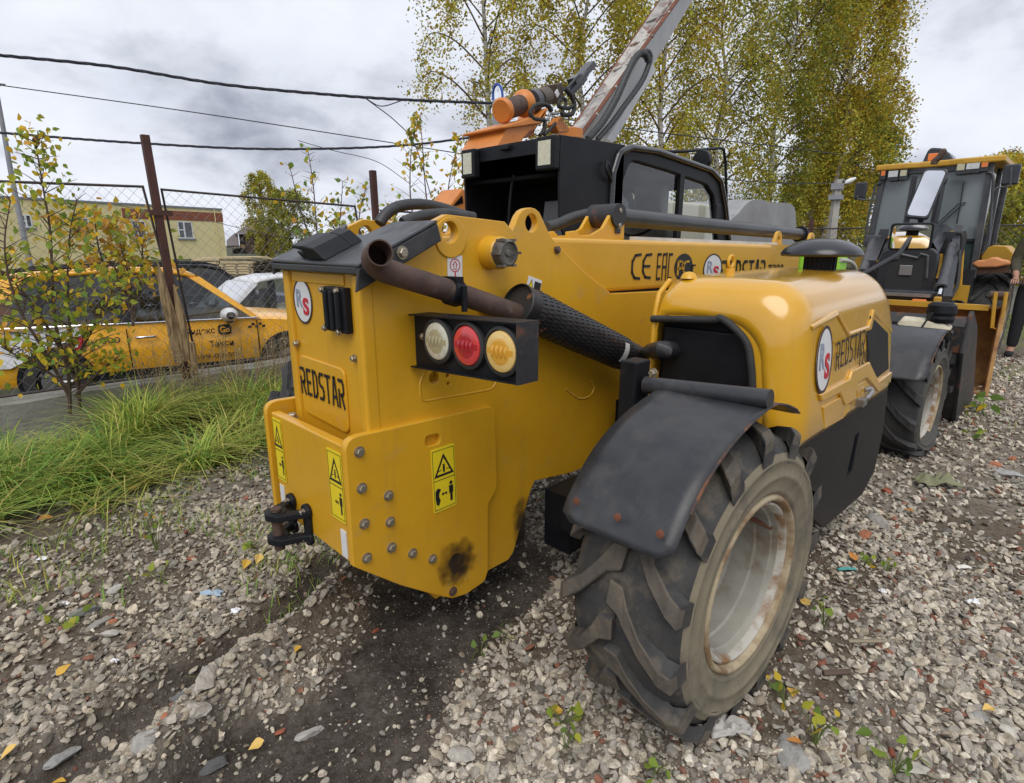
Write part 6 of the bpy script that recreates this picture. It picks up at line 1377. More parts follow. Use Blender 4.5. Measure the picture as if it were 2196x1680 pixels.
oc = rnd([Vector(p) for p in ((-w_*.56-sh, -h_*.53), (w_*.52-sh, -h_*.53), (w_*.54+sh, h_*.52), (-w_*.52+sh, h_*.50))], w_*.22, 6); ic = rnd([Vector(p) for p in ((-w_*.48-sh, -h_*.48), (w_*.45-sh, -h_*.48), (w_*.46+sh, h_*.47), (-w_*.45+sh, h_*.45))], w_*.2, 6)
Mx = basis(c, ex_, ey_, ez_); tm = bp_('tall_mirror', plate_me('tm', oc, [], .06, Mx, .012), 'bh_black', smooth=40)
bp_('mirror_glass', plate_me('tmg', ic, [], .004, Mx @ Matrix.Translation((0, 0, .005)), 0), 'mirror', tm)
bm = bmesh.new(); tube(bm, [c-ez_*.05-ey_*h_*.4, U(*ZG(1100, 900), x=8.6), U(*ZG(1120, 960), x=8.7)], .03, 8); bp_('mirror_arm', bm, 'bh_black', tm)
# beacon and digger boom end behind the roof
q = U(*ZG(1235, 195), x=9.6); bm = bmesh.new(); bx(bm, q.x-.05, q.x+.05, q.y-.055, q.y+.055, q.z-.045, q.z+.045); bev(bp_('beacon', bm, 'orange_lens'), .01)
bm = bmesh.new(); prism(bm, gx_([(1105, 265), (1170, 120), (1210, 90), (1310, 95), (1400, 145), (1440, 205), (1440, 250)], 11.0), (.5, 0, 0)); bev(bp_('digger_boom', bm, 'bh_black'), .04, 3)
bm = bmesh.new(); bx(bm, 10.9, 11.5, 1.3, 1.9, .5, 2.2); bp_('kingpost', bm, 'bh_black')
# loader arms with rams
for side, (top, low, y_in) in (('r', ([(1400, 985), (1470, 1000), (1555, 975), (1570, 1040)], None, 0)),):
    A = U(*ZG(1440, 1010), x=8.6); B_ = U(*ZH(400, 500), x=7.55)
    bm = bmesh.new(); e = Vector((0, .04, 0)); A = A+Vector((.1, -.03, 0)); B_ = B_+Vector((0, -.09, 0)); prism(bm, [A+e, A-e, B_-e+Vector((0, 0, -.05)), B_+e+Vector((0, 0, -.05))], (0, 0, .10)); bp_('loader_arm', bm, 'bh_black')
    R0_, R1_ = U(*ZH(545, 20), x=8.35), U(*ZH(455, 360), x=7.75); R2_ = U(*ZH(430, 460), x=7.6)
    bm = bmesh.new(); cyl(bm, R0_, R1_, .050, 16); lathe(bm, [(.05, 0), (.060, .01), (.060, .06), (.04, .065)], R1_, R2_-R1_, 16); r_ = bp_('lift_ram', bm, 'bh_grey', smooth=40)
    bm = bmesh.new(); cyl(bm, R1_, R2_, .026, 12); bp_('ram_rod', bm, 'chrome', r_, smooth=40)
    bm = bmesh.new(); tube(bm, spline(gx_([(1480, 1000), (1540, 1020), (1530, 1200), (1480, 1330), (1470, 1479)], 8.3), 5), .022, 8); tube(bm, spline(gx_([(1560, 980), (1570, 1060), (1520, 1250), (1500, 1479)], 8.4), 5), .018, 8); tube(bm, spline([U(*ZH(610, 60), x=8.2), U(*ZH(600, 250), x=8.1), U(*ZH(580, 380), x=8.0), U(*ZH(530, 480), x=7.9)], 5), .02, 8); bp_('hydraulic_hose', bm, 'rubber', smooth=60)
    bm = bmesh.new(); bx(bm, 8.5, 8.75, 1.12, 1.28, 1.0, 1.50); bp_('arm_tower', bm, 'bh_black')
A = U(*ZG(600, 1070), x=8.6); B_ = U(*ZG(480, 1420), x=7.7); bm = bmesh.new(); cyl(bm, A, B_, .05, 14); r_ = bp_('lift_ram', bm, 'bh_grey', smooth=40); bm = bmesh.new(); bx(bm, A.x-.08, A.x+.05, A.y-.09, A.y+.08, A.z-.04, A.z+.05); bev(bp_('ram_cap', bm, 'bh_grey', r_), .01)
A2 = U(*ZG(700, 1060), x=8.8); B2 = U(*ZG(560, 1400), x=7.9); bm = bmesh.new(); e = Vector((0, .05, 0)); prism(bm, [A2+e, A2-e, B2-e, B2+e], (0, 0, .12)); bp_('loader_arm', bm, 'bh_black')
bm = bmesh.new(); prism(bm, gx_([(390, 1300), (460, 1210), (530, 1170), (500, 1300), (440, 1430), (390, 1340)], 9.4), (.5, 0, 0)); bp_('mudguard', bm, 'bh_yellow')
# right mudguard, orange cap and rear wheel
bm = bmesh.new(); prism(bm, gx_([(1740, 1250), (1800, 1160), (1870, 1130), (2010, 1135), (2080, 1215), (2060, 1330), (2045, 1440), (1740, 1300)], 9.75), (.75, 0, 0)); bev(bp_('mudguard', bm, 'bh_yellow'), .015)
bm = bmesh.new(); prism(bm, gx_([(1635, 1330), (1690, 1290), (1780, 1285), (1850, 1258), (1900, 1258), (1960, 1280), (2045, 1295), (2050, 1335), (1900, 1365), (1700, 1370)], 9.15), (.16, 0, 0)); bev(bp_('mudguard_cap', bm, mat('faded_orange', (.72, .30, .12), (.62, .25, .09), sc_=4, rough=.5)), .025, 3)
bm = bmesh.new(); prism(bm, gx_([(1655, 1372), (2035, 1345), (2020, 1420), (1680, 1430)], 9.2), (.3, 0, 0)); bp_('mudguard_flap', bm, mat('brown_flap', (.09, .04, .022), rough=.7))
w_ = make_wheel('rear_wheel', (9.75, .83, .47), 0, Rt=.56, Rr=.36, w=.36, parent=BH, dusty=False, lug_h=.03, NL=17); make_wheel('rear_wheel', (9.75, 2.35, .47), math.pi, Rt=.56, Rr=.36, w=.36, parent=BH, dusty=False, NL=17)
for y in (1.05, 2.1): make_wheel('front_wheel', (8.2, y, .36), 0 if y < 1.5 else math.pi, Rt=.38, Rr=.24, w=.24, parent=BH, dusty=False)
bm = bmesh.new(); bx(bm, 8.3, 9.6, 1.2, 2.0, .35, .75); bx(bm, 9.15, 9.4, .98, 1.3, .5, 1.05); bp_('chassis', bm, 'bh_black')
bm = bmesh.new(); bx(bm, 9.1, 9.16, 1.0, 1.32, .62, .86); tube(bm, [U(*ZH(635, 60), x=9.0), U(*ZH(615, 370), x=9.0)], .016, 6); bp_('step_panel', bm, 'bh_yellow')
# bucket: open towards the camera, its near cheek seen edge on
bk = thing('loader_bucket', None, None); bk.parent = BH; bk.matrix_parent_inverse = wmat(BH).inverted()
YB0, YB1 = .47, 2.45
prof = [(6.98, .78), (7.22, .70), (7.36, .50), (7.36, .25), (7.22, .07), (7.0, .0), (6.72, .0)]
rr_pts = spline([Vector((x, 0, z)) for x, z in prof], 4); bm = bmesh.new(); rows = [[bm.verts.new((p.x, y+.10*(p.x-6.95), p.z)) for y in (YB0+.01, YB1)] for p in rr_pts]
for a, b_ in zip(rows, rows[1:]): bm.faces.new((a[0], b_[0], b_[1], a[1]))
o = link('bucket_shell', bm, M_['bucket_rust'], bk, smooth=50); s_ = o.modifiers.new('t', 'SOLIDIFY'); s_.thickness = .025; s_.offset = 0
for y in (YB0, YB1):
    link('bucket_cheek', plate_me('cheek', [Vector(p) for p in ((6.66, .0), (6.70, -.03), (7.20, .03), (7.38, .22), (7.38, .52), (7.22, .74), (6.95, .82), (6.88, .76), (6.80, .40))], [], .03, Matrix.Translation((0, y, 0)) @ Matrix(((1, 0, 0, 0), (.10, 1, 0, -.695), (0, 0, 1, 0), (0, 0, 0, 1))) @ ysurf(0), .003), M_['bucket_rust'], bk, smooth=30)
bm = bmesh.new(); bx(bm, 6.93, 7.02, YB0+.12, YB1, .752, .80); link('top_lip', bm, M_['bh_yellow'], bk)
bm = bmesh.new(); bx(bm, 6.62, 6.80, YB0+.02, YB1, -.03, .01); link('cutting_edge', bm, M_['rust'], bk)
a, b_ = U(*ZH(925, 430), x=6.95), U(*ZH(895, 740), x=6.9)
P1 = [(925, 430), (910, 560), (892, 740), (960, 775), (985, 640), (1000, 540), (1018, 430)]; bm = bmesh.new(); tube(bm, [U(*ZH(*p), x=6.88) for p in P1], .016, 6); link('fork_link', bm, M_['bh_yellow'], bk)
q = U(*ZH(970, 460), x=6.95); bm = bmesh.new(); cyl(bm, q+Vector((0, -.06, 0)), q+Vector((0, .08, 0)), .04, 12); link('link_pin', bm, M_['exhaust'], bk)
q = U(*ZH(405, 525), x=6.9); bm = bmesh.new(); bx(bm, q.x, q.x+.05, q.y-.03, q.y+.03, q.z-.04, q.z+.06); bev(link('bucket_lug', bm, M_['bh_yellow'], bk), .01)
# ------------------------------------------------------------------ truck crane parked behind the cab
TC = thing('truck_crane', 'truck crane with orange winch frame and a tall peeling white boom behind the telehandler cab', 'truck crane', (5.2, 3.9, 0))
def cp(nm, bm, m, par=None, **k): return link(nm, bm, M_[m] if isinstance(m, str) else m, par or TC, **k)
CYP = 3.55
def ci(pts, y=CYP): return [U(*ZI(*p), y=y) for p in pts]
M_['cr_orange'] = mat('crane_orange', (.66, .235, .045), (.58, .19, .035), sc_=4, rough=.42, dirt=((.20, .075, .03), 9, .62, .76))
M_['peel'] = mat('peeling_white', (.50, .48, .44), (.20, .085, .05), f=(.52, .56), sc_=4.5, rough=.6, dirt=((.26, .25, .24), 2.6, .45, .6), bump=.15, detail=9)
M_['boom_white'] = mat('boom_white', (.60, .61, .63), (.52, .53, .55), sc_=3, rough=.45, dirt=((.30, .26, .22), 7, .64, .85))
M_['boom_rust'] = mat('boom_rust_edge', (.20, .075, .045), (.13, .05, .032), sc_=9, rough=.8)
bm = bmesh.new(); prism(bm, ci([(250, 1230), (400, 960), (360, 900), (830, 770), (1000, 840), (870, 890), (690, 1090), (640, 1190)]), (0, .45, 0)); bev(cp('winch_frame', bm, 'cr_orange'), .01)
bm = bmesh.new(); prism(bm, ci([(355, 895), (370, 940), (1000, 850), (960, 760), (820, 755)], CYP-.03), (0, .5, 0)); bev(cp('winch_bed', bm, 'cr_orange'), .01)
bm = bmesh.new(); prism(bm, ci([(870, 890), (1000, 840), (1080, 600), (1010, 640), (940, 760), (830, 1000), (690, 1090), (860, 1060)], CYP+.12), (0, .3, 0)); bev(cp('winch_cheek', bm, 'cr_orange'), .008)
bm = bmesh.new(); prism(bm, ci([(1180, 860), (1280, 740), (1420, 940), (1400, 990), (1250, 1000)], CYP+.05), (0, .1, 0)); bev(cp('slew_arm', bm, 'cr_orange'), .01)
q0, q1 = U(*ZI(1290, 985), y=CYP+.3), U(*ZI(1550, 1000), y=CYP+.3); bm = bmesh.new(); lathe(bm, [(0, -.06), ((q1-q0).length*.5, -.06), ((q1-q0).length*.5, .02), ((q1-q0).length*.42, .03), (0, .03)], (q0+q1)/2, (0, 0, 1), 24); cp('slew_ring', bm, 'cr_orange', smooth=40)
# drum between two flanges, gear motor
d0, d1 = U(*ZI(330, 660), y=CYP+.10), U(*ZI(1180, 380), y=CYP+.32); dd = (d1-d0).normalized(); dl = (d1-d0).length
bm = bmesh.new(); lathe(bm, [(0, 0), (.085, 0), (.100, .025), (.095, .055), (.078, .07)], d0, dd, 24); cp('drum_flange', bm, 'cr_orange', smooth=40); bm = bmesh.new(); lathe(bm, [(.078, 0), (.10, .02), (.112, .05), (.112, .075), (.085, .11)], d0+dd*dl*.33, dd, 24); cp('drum_flange', bm, 'cr_orange', smooth=40)
bm = bmesh.new(); lathe(bm, [(.076, 0)]+[(.076+.006*(k % 2), dl*.05+dl*.03*k) for k in range(10)]+[(.076, dl*.36)], d0+dd*.05, dd, 20); cp('rope_drum', bm, 'exhaust', smooth=40)
bm = bmesh.new(); lathe(bm, [(0, 0), (.092, 0), (.092, .09), (.075, .10), (0, .10)], d0+dd*dl*.52, dd, 24); cp('gearbox', bm, 'bh_grey', smooth=40)
bm = bmesh.new(); lathe(bm, [(0, 0), (.08, 0), (.082, .16), (0, .17)], d0+dd*dl*.66, dd, 20); e1_, e2_, _ = frame_of(dd); c_ = d0+dd*dl*1.0; prism(bm, [c_+e1_*.08+e2_*.08-dd*.1, c_-e1_*.08+e2_*.08-dd*.1, c_-e1_*.08-e2_*.08-dd*.1, c_+e1_*.08-e2_*.08-dd*.1], dd*.12)
wm = cp('winch_motor', bm, mat('oily_brown', (.06, .045, .035), (.11, .08, .055), sc_=8, rough=.5))
q = U(*ZI(1195, 385), y=CYP+.1); bm = bmesh.new(); prism(bm, [q+Vector((a*.03, -.02, b_*.035)) for a, b_ in ((-1, 0), (0, -1), (1, 0), (0, 1))], (0, .01, 0)); cp('motor_plate', bm, 'white', wm)
# hoses
for pts, r, m in (([(1130, 660), (1080, 580), (980, 550), (860, 580), (795, 680), (830, 770), (920, 795), (1010, 800)], .019, 'rubber'), ([(1010, 800), (1080, 780), (1100, 700), (1170, 700), (1240, 690)], .012, 'steel'), ([(1290, 440), (1240, 560), (1280, 600), (1400, 610), (1490, 560)], .017, 'rubber'), ([(1330, 300), (1430, 400), (1490, 560), (1460, 690), (1380, 720), (1290, 710)], .02, 'rubber'), ([(1030, 800), (1010, 950), (940, 1040)], .016, 'rubber'), ([(1190, 850), (1080, 970), (1010, 1030)], .016, 'rubber'), ([(1260, 440), (1340, 470), (1350, 560), (1280, 700)], .015, 'rubber')):
    bm = bmesh.new(); tube(bm, spline(ci(pts, CYP-.02), 6), r, 8); cp('hydraulic_hose', bm, m, smooth=60)
bm = bmesh.new(); prism(bm, ci([(1600, 90), (1800, -140), (1850, -60), (1650, 150)], CYP+.25), (0, .1, 0)); cp('outrigger_box', bm, 'bh_black')
bm = bmesh.new(); tube(bm, ci([(1400, 380), (1560, 230), (1680, 60)], CYP+.22), .032, 10); tube(bm, ci([(1380, 300), (1560, 90)], CYP+.2), .012, 6); tube(bm, ci([(1440, 420), (1680, 150)], CYP+.2), .012, 6); prism(bm, ci([(1500, 130), (1590, 60), (1690, 150), (1640, 240), (1540, 260)], CYP+.2), (0, .1, 0)); cp('jib_ram', bm, 'bh_black')
# boom: a box beam, its narrow face peeling, its side white
def bq(p, y): return U(*Z8(*p), y=y)
L1a, L1b = bq((845, 930), 4.30), bq((1560, -110), 4.30); L2a, L2b = bq((915, 960), 4.05), bq((1680, -110), 4.05); L3a, L3b = bq((1110, 985), 4.35), bq((1800, -150), 4.35)
L1b, L2b, L3b = [a+(b-a)*1.55 for a, b in ((L1a, L1b), (L2a, L2b), (L3a, L3b))]
bmv = bmesh.new(); V = [bmv.verts.new(p) for p in (L1a, L2a, L3a, L1a+(L3a-L2a), L1b, L2b, L3b, L1b+(L3b-L2b))]
for f in ((1, 2, 6, 5), (2, 3, 7, 6), (3, 0, 4, 7), (0, 1, 2, 3), (4, 5, 6, 7)): bmv.faces.new([V[i] for i in f])
cb_ = cp('crane_boom', bmv, 'boom_white')
bmv = bmesh.new(); bmv.faces.new([bmv.verts.new(p) for p in (L1a, L2a, L2b, L1b)]); o = cp('boom_face', bmv, 'peel', cb_); s_ = o.modifiers.new('t', 'SOLIDIFY'); s_.thickness = .02; s_.offset = 0
bmv = bmesh.new(); tube(bmv, [L1a, L1b], .018, 4); tube(bmv, [L2a, L2b], .026, 4); cp('boom_edge', bmv, 'boom_rust', cb_)
bmv = bmesh.new(); off = Vector((0, -.03, 0)); tube(bmv, [L1a.lerp(L2a, .55)+off, L1b.lerp(L2b, .55)+off], .016, 6); 
for k in range(9):
    t = .04+.105*k; a, b_ = L1a.lerp(L1b, t), L2a.lerp(L2b, t+.05); tube(bmv, [a+off, b_+off], .02, 4)
cp('boom_strip', bmv, 'peel', cb_)
bmv = bmesh.new(); 
for pts, r in (([(985, 960), (1080, 850), (1180, 680), (1250, 520), (1300, 420), (1345, 370), (1385, 385), (1400, 420)], .036), ([(1050, 965), (1150, 850), (1230, 740), (1340, 590), (1390, 490), (1415, 400), (1400, 360), (1370, 365)], .028)):
    P = spline([bq(p, 3.98) for p in pts], 16); tube(bmv, P, [r+.004*(i % 2) for i in range(len(P))], 8)
cp('boom_hose', bmv, 'hose', cb_, smooth=60)
bmv = bmesh.new(); prism(bmv, [bq(p, 4.25) for p in [(1115, 960), (1220, 800), (1330, 600), (1430, 440), (1455, 480), (1390, 590), (1260, 820), (1160, 985)]], (0, .06, 0)); cp('stay_plate', bmv, 'boom_white', cb_)
# truck below: chassis, flat body side, wheels
M_['truck_beige'] = mat('truck_beige', (.60, .57, .46), (.54, .51, .42), sc_=2, rough=.6, dirt=((.3, .27, .2), 4, .6, .9))
bm = bmesh.new(); bx(bm, 4.3, 7.7, 3.75, 4.75, .95, 1.88); bev(cp('truck_body', bm, 'truck_beige'), .04, 3)
bm = bmesh.new(); bx(bm, 3.6, 9.2, 3.9, 4.6, .6, .95); bx(bm, 3.95, 4.6, 3.6, 4.3, .95, 2.12); cp('chassis', bm, 'bh_black')
for x in (3.9, 5.1, 8.3): make_wheel('wheel', (x, 3.85, .45), 0, Rt=.47, Rr=.28, w=.28, parent=TC, dusty=False)
# orange outrigger leg seen left of the telehandler cab
bm = bmesh.new(); P_o = [U(*Z2(*p), y=3.3) for p in [(1345, 262), (1395, 192), (1466, 97), (1500, 140), (1500, 290), (1400, 300)]]; prism(bm, P_o, (0, .25, 0)); bev(cp('outrigger_plate', bm, 'cr_orange'), .01)
bm = bmesh.new(); prism(bm, [U(*Z2(*p), y=3.295) for p in [(1400, 222), (1462, 150), (1470, 200), (1430, 215)]], (0, .01, 0)); cp('plate_opening', bm, 'dark')
bm = bmesh.new(); bx(bm, P_o[4].x-.05, 3.7, 3.35, 3.6, .7, 1.45); cp('outrigger_beam', bm, 'cr_orange')
# tarpaulin over the driver's cab
M_['tarp'] = mat('grey_tarpaulin', (.34, .34, .345), (.28, .28, .285), sc_=2.5, rough=.8, bump=.8, bscale=4)
tp = [(9.36, 1.0), (9.30, 1.66), (9.75, 1.86), (10.30, 2.12), (11.2, 2.09), (12.15, 2.07), (12.45, 1.30), (12.45, 1.0)]
bm = bmesh.new(); rows = []
pp_ = spline([Vector((x, 0, z)) for x, z in tp], 5)
for k in range(9):
    rows.append([bm.verts.new((p.x, 4.3+.2*k, p.z+.012*math.sin(k*1.7+p.x*4))) for p in pp_])
for a, b_ in zip(rows, rows[1:]):
    for i in range(len(a)-1): bm.faces.new((a[i], b_[i], b_[i+1], a[i+1]))
mid = [bm.verts.new((p.x, 4.3, 1.0)) for p in pp_]
for i in range(len(pp_)-1):
    try: bm.faces.new((rows[0][i], rows[0][i+1], mid[i+1], mid[i]))
    except Exception: pass
bmesh.ops.subdivide_edges(bm, edges=bm.edges, cuts=2, use_grid_fill=True)
for v in bm.verts: v.co.y += .025*math.sin(v.co.x*4+v.co.z*3)
tag(link('tarpaulin', bm, M_['tarp'], smooth=70), 'grey tarpaulin draped over a vehicle beyond the yellow boom', 'tarpaulin')
cr = thing('parked_truck', 'white truck cab mostly hidden under the grey tarpaulin', 'truck', (10.5, 5, 0))
bm = bmesh.new(); bx(bm, 9.15, 12.3, 4.45, 5.7, .6, 1.60); bev(link('cab', bm, M_['whitepaint'], cr), .08, 3)
bm = bmesh.new(); tube(bm, [U(*ZB(205, 545), y=4.35), U(*ZB(258, 515), y=4.35)], .02, 6); link('mirror_arm', bm, M_['bh_black'], cr)
# round blue framed mirror on a grey post
MPD = 4.6
ms = thing('traffic_mirror', 'round blue rimmed mirror on a thin grey post left of the orange winch', 'mirror', tuple(U(*ZI(265, 1170), y=MPD)))
bm = bmesh.new(); p0 = U(*ZI(262, 1200), y=MPD); tube(bm, [Vector((p0.x, p0.y, 0)), p0, U(*ZI(240, 560), y=MPD), U(*ZI(235, 480), y=MPD)], [.05, .045, .03, .02], 8); link('post', bm, M_['galv'], ms)
c = U(*ZI(280, 420), y=MPD-.05); nr_ = (Vector((0, 0, CAM_H))-c).normalized(); nr_ = (nr_+Vector((-.9, .9, 0))*.9).normalized(); rr_ = .075
bm = bmesh.new(); lathe(bm, [(rr_*.9, -.01), (rr_*1.08, -.01), (rr_*1.1, .01), (rr_*.92, .012)], c, nr_, 28, close=True)
for v in bm.verts: v.co.z = c.z+(v.co.z-c.z)*1.45
link('mirror_rim', bm, mat('blue_rim', (.03, .10, .42), rough=.4), ms, smooth=50)
bm = bmesh.new(); lathe(bm, [(0, .012), (rr_*.5, .009), (rr_*.95, 0)], c, nr_, 28)
for v in bm.verts: v.co.z = c.z+(v.co.z-c.z)*1.45
link('mirror_glass', bm, M_['mirror'], ms, smooth=60)
# ------------------------------------------------------------------ person at the right edge
PF = U(2186, 768, x=9.35); PB = Vector((9.35, PF.y-.02, 0))
ps = thing('person', 'person in an olive jacket and dark trousers standing beside the backhoe loader', 'person', tuple(PB), math.pi)
def skin_mesh(name, joints, edges, m, par, sub=2):
    me = bpy.data.meshes.new(name); me.from_pydata([j[0] for j in joints], edges, []); o = bpy.data.objects.new(name, me); col.objects.link(o)
    sk = o.modifiers.new('skin', 'SKIN'); sv = me.skin_vertices[0].data
    for i, j in enumerate(joints): sv[i].radius = (j[1], j[2] if len(j) > 2 else j[1])
    sv[0].use_root = True
    s = o.modifiers.new('sub', 'SUBSURF'); s.levels = sub; s.render_levels = sub
    me.materials.append(M_[m] if isinstance(m, str) else m); o.parent = par; return o
M_['skin'] = mat('skin', (.44, .24, .17), (.40, .21, .15), sc_=20, rough=.55); M_['olive'] = mat('olive_jacket', (.085, .078, .052), (.06, .056, .038), sc_=9, rough=.9, bump=.4, bscale=30); M_['trouser'] = mat('dark_trousers', (.016, .017, .020), rough=.9, bump=.3, bscale=25)
# local frame: x forward, y left, z up
H_ = [((0, 0, .93), .12, .10), ((0, 0, 1.12), .125, .10), ((0, 0, 1.32), .15, .11), ((0, 0, 1.43), .10, .085), ((.01, 0, 1.52), .052), ((.015, 0, 1.60), .07, .075), ((.02, 0, 1.69), .078, .085), ((.015, 0, 1.755), .06, .065),
      ((0, .19, 1.42), .062), ((-.02, .25, 1.15), .047), ((.16, .22, .97), .034), ((.21, .215, .95), .028), ((0, -.19, 1.42), .062), ((-.02, -.25, 1.15), .047), ((.17, -.21, .99), .034), ((.22, -.20, .97), .028),
      ((0, .095, .86), .085), ((.01, .11, .48), .058), ((-.01, .12, .09), .042), ((0, -.095, .86), .085), ((.01, -.11, .48), .058), ((-.01, -.12, .09), .042), ((.10, .13, .04), .038), ((.10, -.13, .04), .038)]
E_ = [(0, 1), (1, 2), (2, 3), (3, 4), (4, 5), (5, 6), (6, 7), (3, 8), (8, 9), (9, 10), (10, 11), (3, 12), (12, 13), (13, 14), (14, 15), (0, 16), (16, 17), (17, 18), (18, 22), (0, 19), (19, 20), (20, 21), (21, 23)]
skin_mesh('body', H_, E_, 'skin', ps)
J_ = [((0, 0, .84), .155, .125), ((0, 0, 1.12), .15, .12), ((0, 0, 1.32), .175, .13), ((0, 0, 1.43), .115, .10), ((.0, 0, 1.49), .068), ((0, .19, 1.42), .08), ((-.02, .25, 1.15), .063), ((.13, .225, .99), .050), ((0, -.19, 1.42), .08), ((-.02, -.25, 1.15), .063), ((.14, -.215, 1.01), .050)]
skin_mesh('jacket', J_, [(0, 1), (1, 2), (2, 3), (3, 4), (3, 5), (5, 6), (6, 7), (3, 8), (8, 9), (9, 10)], 'olive', ps)
T_ = [((0, 0, .92), .135, .11), ((0, .095, .84), .10), ((.01, .11, .48), .075), ((-.01, .12, .10), .060), ((0, -.095, .84), .10), ((.01, -.11, .48), .075), ((-.01, -.12, .10), .060)]
skin_mesh('trousers', T_, [(0, 1), (1, 2), (2, 3), (0, 4), (4, 5), (5, 6)], 'trouser', ps)
for s in (1, -1):
    skin_mesh('shoe', [((-.03, .12*s, .05), .05, .05), ((.06, .125*s, .045), .048, .042), ((.16, .13*s, .04), .042, .035)], [(0, 1), (1, 2)], 'trouser', ps)
    # palm with four unequal fingers and a thumb, lightly curled
    b_ = Vector((.215, .215*s if s > 0 else .20*s, .955 if s > 0 else .975)); J2 = [(tuple(b_), .024, .018), (tuple(b_+Vector((.045, 0, -.012))), .034, .017), (tuple(b_+Vector((.07, 0, -.02))), .034, .016)]; E2_ = [(0, 1), (1, 2)]
    skin_mesh('palm', J2, E2_, 'skin', ps)
    for k, ln in enumerate((.062, .072, .068, .052)):
        o0 = b_+Vector((.072, (-.030+.020*k)*s, -.022)); skin_mesh('finger', [(tuple(o0), .0095), (tuple(o0+Vector((ln*.5, 0, -.012))), .009), (tuple(o0+Vector((ln*.75, 0, -.032))), .0085), (tuple(o0+Vector((ln*.72, 0, -.052))), .007)], [(0, 1), (1, 2), (2, 3)], 'skin', ps, 1)
    o0 = b_+Vector((.025, -.030*s, .0)); skin_mesh('thumb', [(tuple(o0), .011), (tuple(o0+Vector((.03, -.022*s, .004))), .0105), (tuple(o0+Vector((.058, -.026*s, -.004))), .009)], [(0, 1), (1, 2)], 'skin', ps, 1)
# head: face features, cap
bm = bmesh.new(); lathe(bm, [(.086, -.01), (.09, .03), (.082, .075), (.05, .105), (0, .115)], (.015, 0, 1.715), (0, 0, 1), 20); bx(bm, .08, .17, -.06, .06, 1.715, 1.722); link('cap', bm, M_['trouser'], ps, world_coords=False, smooth=60)
bm = bmesh.new(); prism(bm, [Vector(p) for p in ((.095, -.012, 1.655), (.095, .012, 1.655), (.122, 0, 1.648), )], (-.012, 0, .04)); link('nose', bm, M_['skin'], ps, world_coords=False)
for s in (1, -1):
    bm = bmesh.new(); bmesh.ops.create_icosphere(bm, subdivisions=1, radius=.011, matrix=Matrix.Translation((.092, .03*s, 1.685))); link('eye', bm, M_['dark'], ps, world_coords=False)
    bm = bmesh.new(); bmesh.ops.create_icosphere(bm, subdivisions=2, radius=.022, matrix=Matrix.Translation((.01, .083*s, 1.67)) @ Matrix.Diagonal((.7, .4, 1.3, 1))); link('ear', bm, M_['skin'], ps, world_coords=False)
bm = bmesh.new(); bx(bm, .088, .10, -.025, .025, 1.612, 1.618); link('mouth', bm, mat('lips', (.30, .10, .08), rough=.6), ps, world_coords=False)
bm = bmesh.new(); bx(bm, -.02, .10, -.035, .035, -.006, .006); ph = link('phone', bm, M_['dark'], None, world_coords=False)
pw = Matrix.Translation(PB) @ Matrix.Rotation(math.pi, 4, 'Z') @ Vector((.31, .215, .93)); ph.location = pw; ph.rotation_euler = (0, R(-20), math.pi); tag(ph, 'dark phone held in the hand of the person by the backhoe', 'phone')
# ------------------------------------------------------------------ trees and plants
def leaf_mat(name, trans=.45):
    m = bpy.data.materials.new(name); m.use_nodes = True; nt = m.node_tree; N = nt.nodes; L = nt.links; p = N['Principled BSDF']; out = N['Material Output']
    at = N.new('ShaderNodeAttribute'); at.attribute_name = 'tint'; L.new(at.outputs['Color'], p.inputs['Base Color']); p.inputs['Roughness'].default_value = .6; p.inputs['Specular IOR Level'].default_value = .25
    tr = N.new('ShaderNodeBsdfTranslucent'); L.new(at.outputs['Color'], tr.inputs['Color']); mx = N.new('ShaderNodeMixShader'); mx.inputs[0].default_value = trans; L.new(p.outputs[0], mx.inputs[1]); L.new(tr.outputs[0], mx.inputs[2]); L.new(mx.outputs[0], out.inputs['Surface']); return m
M_['leaf'] = leaf_mat('leaf'); M_['grass'] = leaf_mat('grass_blade', .25)
M_['birch'] = mat('birch_bark', (.46, .44, .41), (.07, .06, .055), f=(.52, .60), sc_=5, rough=.85, stretch=(1, 1, 3), bump=.2); M_['twig'] = mat('brown_twig', (.085, .055, .040), (.12, .085, .065), sc_=10, rough=.85)
GREENS = np.array([1.1, 1.06, 1.])*np.array([[.27, .33, .07], [.33, .37, .07], [.48, .43, .07], [.66, .49, .06], [.74, .50, .06], [.72, .43, .06], [.19, .25, .06]])
def leaf_quads(P, size, cols, r, aspect=.75, flat=.0):
    """two-triangle leaves with random tilt at points P"""
    n = len(P); a = r.normal(size=(n, 3)); a /= np.linalg.norm(a, axis=1)[:, None]; b = r.normal(size=(n, 3)); b[:, 2] -= flat; b -= a*(a*b).sum(1)[:, None]; b /= np.linalg.norm(b, axis=1)[:, None]
    s = size*r.uniform(.6, 1.25, (n, 1)); a = a*s*aspect*.5; b = b*s*.5
    co = np.stack([P-b, P+a-b*.15, P+b, P-a-b*.15], 1).reshape(-1, 3); f = np.arange(4*n).reshape(n, 4); c = np.repeat(cols, 4, 0); return co, f, c
